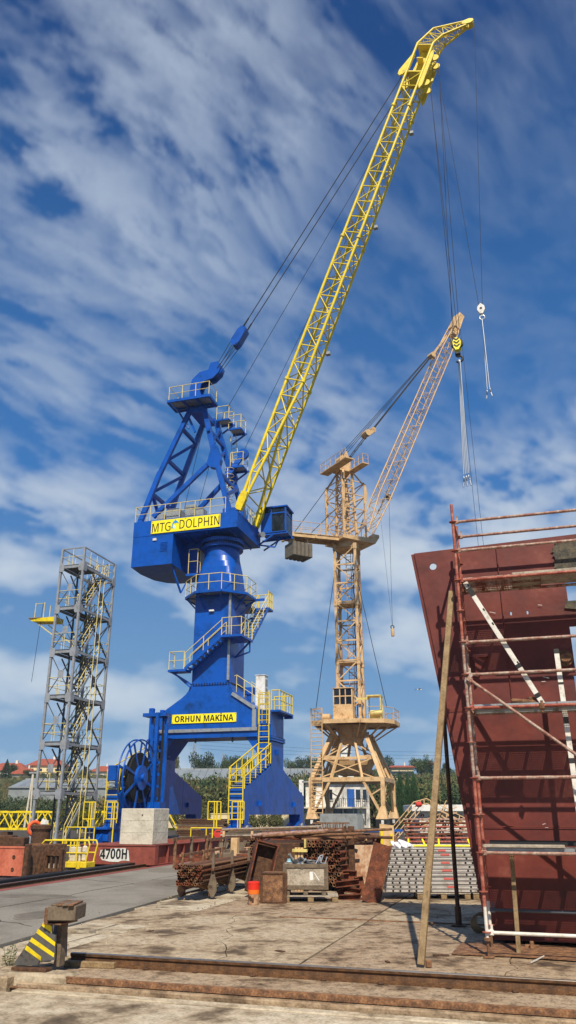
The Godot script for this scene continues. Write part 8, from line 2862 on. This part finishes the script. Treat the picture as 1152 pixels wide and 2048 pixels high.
	for i in 22:   # long loose pipes and bars on the pile behind the crate
		m = MB.new()
		var a := rng.randf_range(-0.35, 0.35)
		var L := rng.randf_range(0.8, 2.2)
		m.pipe(Vector3(-L * 0.5, 0, 0), Vector3(L * 0.5, rng.randf_range(-0.08, 0.12), a), 0.035, 0.028, 8)
		solo("loose_pipe", m, [mats.rust, mats.rust_red, mats.scaffold, mats.rust_dark][i % 4], "loose rusty pipe lying across the pile behind the crate", "pipe", at(640, 1782, 6) * Transform3D(Basis(), Vector3(rng.randf_range(-1.2, 0.9), 1.16 + rng.randf_range(0, 0.16), -1.0 + rng.randf_range(-1.2, 0.9))), "loose pipes behind the crate")
	m = MB.new()
	m.span(Vector3(-1.8, 0.0, -2.2), Vector3(-0.55, 1.1, -0.2), 0.02)
	solo("dark_bin", m, mats.rust_dark, "dark rusty bin under the loose pipes behind the crate", "bin", at(640, 1782, 6))

func scrap_field() -> void:
	var m: MB
	var places := [["flat beside the plank rack", 470, 610, 1728, 1752], ["low before the grey container", 600, 760, 1700, 1722], ["behind the leaning rusty channel", 520, 600, 1752, 1768], ["along the road behind the front cradle", 440, 510, 1722, 1745], ["between the blue crane's right wheels", 490, 610, 1692, 1716], ["beside the dark bin and tube stack", 590, 700, 1722, 1748]]
	for g in places.size():
		var e: Array = places[g]
		for i in 22:
			m = MB.new()
			var px := rng.randf_range(e[1], e[2])
			var py := rng.randf_range(e[3], e[4])
			var k := (i + g) % 5
			var L := rng.randf_range(0.5, 1.9)
			var called := "scrap_bar"
			var what := "rusty bar"
			var cat := "bar"
			if k == 0: m.pipe(Vector3(-L * 0.5, 0.05, 0), Vector3(L * 0.5, 0.05 + rng.randf() * 0.2, 0), 0.05, 0.04, 8); called = "scrap_pipe"; what = "rusty pipe"; cat = "pipe"
			elif k == 1: m.box(Vector3(0, 0.05, 0), Vector3(L, 0.09, 0.16), Basis(Vector3.BACK, rng.randf_range(-0.08, 0.08)), 0.01)
			elif k == 2:
				m.box(Vector3(0, 0.16, 0), Vector3(L * 0.6, 0.02, 0.3), Basis(Vector3.RIGHT, 0.5), 0.003); m.box(Vector3(0, 0.1, 0.1), Vector3(L * 0.6, 0.2, 0.02)); called = "scrap_angle"; what = "rusty angle iron"; cat = "angle iron"
			elif k == 3: m.box(Vector3(0, 0.28, 0), Vector3(0.5, 0.55, 0.45), Basis(Vector3.UP, rng.randf()), 0.02); called = "scrap_case"; what = "rusty case"; cat = "case"
			else: m.box(Vector3(0, 0.4, 0), Vector3(L * 0.5, 0.8, 0.03), Basis(Vector3.RIGHT, -0.4), 0.004); called = "scrap_sheet"; what = "rusty leaning sheet"; cat = "sheet"
			solo(called, m, [mats.rust, mats.rust_dark, mats.rust_red, mats.streaked, mats.timber_dark][rng.randi() % 5], what + " lying " + str(e[0]), cat, at(px, py, rng.randf_range(-40, 40)), what + "s lying " + str(e[0]))

func build_foreground() -> void:
	var m: MB
	# buffer stop with striped cheek plate
	var o := ony(YARD, 62, 1944, -0.03)
	var z := o.z
	var bs := thing("buffer_stop", "rail buffer stop with yellow and black striped plate and wooden block", "buffer stop", YARD)
	var pt := func(px: float, py: float) -> Array:
		var p := onz(YARD, px, py, z)
		return [p.x, p.y]
	var outline := [pt.call(33, 1928), pt.call(30, 1926), pt.call(53, 1893), pt.call(104, 1826), pt.call(106, 1868), pt.call(113, 1870), pt.call(111, 1920), pt.call(80, 1922), pt.call(79, 1930), pt.call(33, 1930)]
	m = MB.new()
	m.prism(v2(outline), 0.025, Transform3D(Basis(), Vector3(0, 0, z)))
	var ck := part(bs, "cheek_plate", m, mats.grey_plate)
	m = MB.new()
	m.prism(v2(outline), 0.025, Transform3D(Basis(), Vector3(0, 0, z - 0.26)))
	part(bs, "cheek_plate", m, mats.grey_dark)
	for q in [[[100, 1829], [104, 1827], [105, 1842], [95, 1834]], [[90, 1842], [86, 1851], [106, 1865], [106, 1852]], [[79, 1857], [75, 1865], [112, 1892], [113, 1884]], [[66, 1874], [62, 1882], [110, 1914], [111, 1906]], [[56, 1890], [52, 1898], [84, 1921], [85, 1913]]]:
		var pp := []
		for e in q: pp.append(pt.call(e[0], e[1]))
		m = MB.new()
		m.prism(v2(pp), 0.003, Transform3D(Basis(), Vector3(0, 0, z + 0.026)))
		part(ck, "stripe", m, mats.yellow)
	var u0: Array = pt.call(107, 1836)
	var u1: Array = pt.call(114, 1902)
	m = MB.new()
	m.span(Vector3(u0[0] + 0.0, 0.02, z - 0.24), Vector3(u0[0] + 0.08, u0[1] + 0.1, z - 0.1), 0.008)
	part(bs, "upright", m, mats.timber_dark)
	var b0: Array = pt.call(103, 1814)
	var b1: Array = pt.call(124, 1845)
	m = MB.new()
	m.box(Vector3(b0[0] + 0.17, (b0[1] + b1[1]) * 0.5 + 0.03, z - 0.1), Vector3(0.36, absf(b0[1] - b1[1]), 0.46), Basis(Vector3.UP, deg_to_rad(14)), 0.012)
	var wb := part(bs, "wooden_block", m, mats.timber_dark)
	for k in 4:
		m = MB.new()
		m.box(Vector3(b0[0] + 0.06 + k * 0.075, b0[1] + 0.042, z - 0.1), Vector3(0.07, 0.022, 0.5), Basis(Vector3.UP, deg_to_rad(14 + k)), 0.004)
		part(wb, "top_board", m, mats.rust if k % 2 else mats.timber_dark)
	m = MB.new()
	m.span(Vector3(b0[0] - 0.03, b1[1] - 0.01, z + 0.03), Vector3(b0[0] + 0.02, b0[1] + 0.0, z + 0.1), 0.004); m.span(Vector3(b0[0] - 0.03, b1[1] - 0.02, z - 0.3), Vector3(b0[0] + 0.22, b1[1], z + 0.1), 0.004)
	part(bs, "steel_pocket", m, mats.rust)
	var bl: Array = pt.call(29, 1955)
	m = MB.new()
	m.box(Vector3(bl[0] + 0.42, -0.11, z + 0.02), Vector3(0.86, 0.2, 0.34), Basis(), 0.03)
	part(bs, "concrete_footing", m, mats.concrete)
	m = MB.new()
	m.span(Vector3(bl[0] + 0.0, -0.012, z - 0.05), Vector3(bl[0] + 0.5, 0.03, z + 0.1), 0.008)
	part(bs, "base_strap", m, mats.rust_dark)
	# wooden batten on the rail bed, steel plate on the ground
	var q0 := ony(YARD, 130, 1933, -0.05)
	var q1 := ony(YARD, 230, 1937, -0.05)
	m = MB.new()
	m.bar(q0 + Vector3(0, 0.035, 0), q1 + Vector3(0, 0.035, 0), 0.08, 0.07, Vector3.UP, 0.008)
	solo("wooden_batten", m, mats.timber, "short wooden batten lying beside the near rail", "batten", YARD)
	m = MB.new()
	var sp := []
	for e in [[6, 1973], [130, 1980], [184, 1965], [100, 1957], [14, 1962]]:
		var p := ony(YARD, e[0], e[1], -0.15)
		sp.append([p.x, p.z])
	m.prism(v2(sp), 0.014, Transform3D(Basis(Vector3(1, 0, 0), Vector3(0, 0, 1), Vector3(0, -1, 0)), Vector3(0, -0.148, 0)))
	solo("steel_plate", m, mats.rust, "flat rusty steel plate lying in front of the buffer stop", "plate", YARD)
	# rusty plates and bits under the scaffold
	m = MB.new()
	var rp := []
	for e in [[903, 1910], [924, 1888], [1000, 1888], [1160, 1898], [1160, 1924], [1030, 1915]]:
		var p := ony(YARD, e[0], e[1], 0.0)
		rp.append([p.x, p.z])
	m.prism(v2(rp), 0.012, Transform3D(Basis(Vector3(1, 0, 0), Vector3(0, 0, 1), Vector3(0, -1, 0)), Vector3(0, 0.02, 0)))
	solo("steel_plate", m, mats.rust, "wide rusty steel plate under the scaffold feet and hull", "plate", YARD)
	m = MB.new()
	m.bar(ony(YARD, 1062, 1925, 0.012), ony(YARD, 1088, 1912, 0.024), 0.012, 0.012)
	solo("white_stick", m, mats.white, "thin white stick lying before the hull's rusty plate", "stick", YARD)
	m = MB.new()
	m.box(ony(YARD, 1064, 1890, 0.06), Vector3(0.06, 0.1, 0.06), Basis(), 0.012); m.box(ony(YARD, 1064, 1892, 0.03), Vector3(0.2, 0.03, 0.1), Basis(), 0.006)
	solo("rusty_stub", m, mats.rust, "small rusty bolt stub on the plate at the hull's foot", "stub", YARD)
	for q in [[882, 1910, 0.22], [560, 1902, 0.16], [775, 1923, 0.1], [300, 1862, 0.18]]:
		m = MB.new()
		var p := ony(YARD, q[0], q[1], 0.004)
		m.box(p, Vector3(q[2], 0.012, q[2] * 0.5), Basis(Vector3.UP, q[0] * 0.1), 0.004)
		solo("rusty_scrap_piece", m, mats.rust_dark, "small flat dark scrap piece lying on the concrete slabs", "scrap", YARD, "scrap pieces on the slabs")
	# weed beside the buffer stop
	var w := ony(YARD, 14, 1956, -0.17)
	var wd := thing("weed", "tall green weed growing beside the buffer stop's footing", "weed", YARD * Transform3D(Basis(), w))
	m = MB.new()
	var lf := MB.new()
	for i in 9:
		var a := TAU * i / 9.0
		var tip := Vector3(cos(a) * 0.09, rng.randf_range(0.22, 0.42), sin(a) * 0.09)
		m.tube(Vector3(cos(a) * 0.02, 0, sin(a) * 0.02), tip, 0.004, 5, 0.002)
		for k in 9:
			var p := Vector3(cos(a) * 0.02, 0, sin(a) * 0.02).lerp(tip, 0.15 + k * 0.1)
			var d := Vector3(rng.randfn(), rng.randf_range(0.1, 0.7), rng.randfn()).normalized()
			var s := d.cross(Vector3(rng.randfn(), rng.randfn(), rng.randfn())).normalized()
			lf.quad(p, p + d * 0.025 + s * 0.009, p + d * 0.06, p + d * 0.025 - s * 0.009)
	part(wd, "stem", m, mats.leaf_olive)
	part(wd, "leaves", lf, mats.leaf_mid)
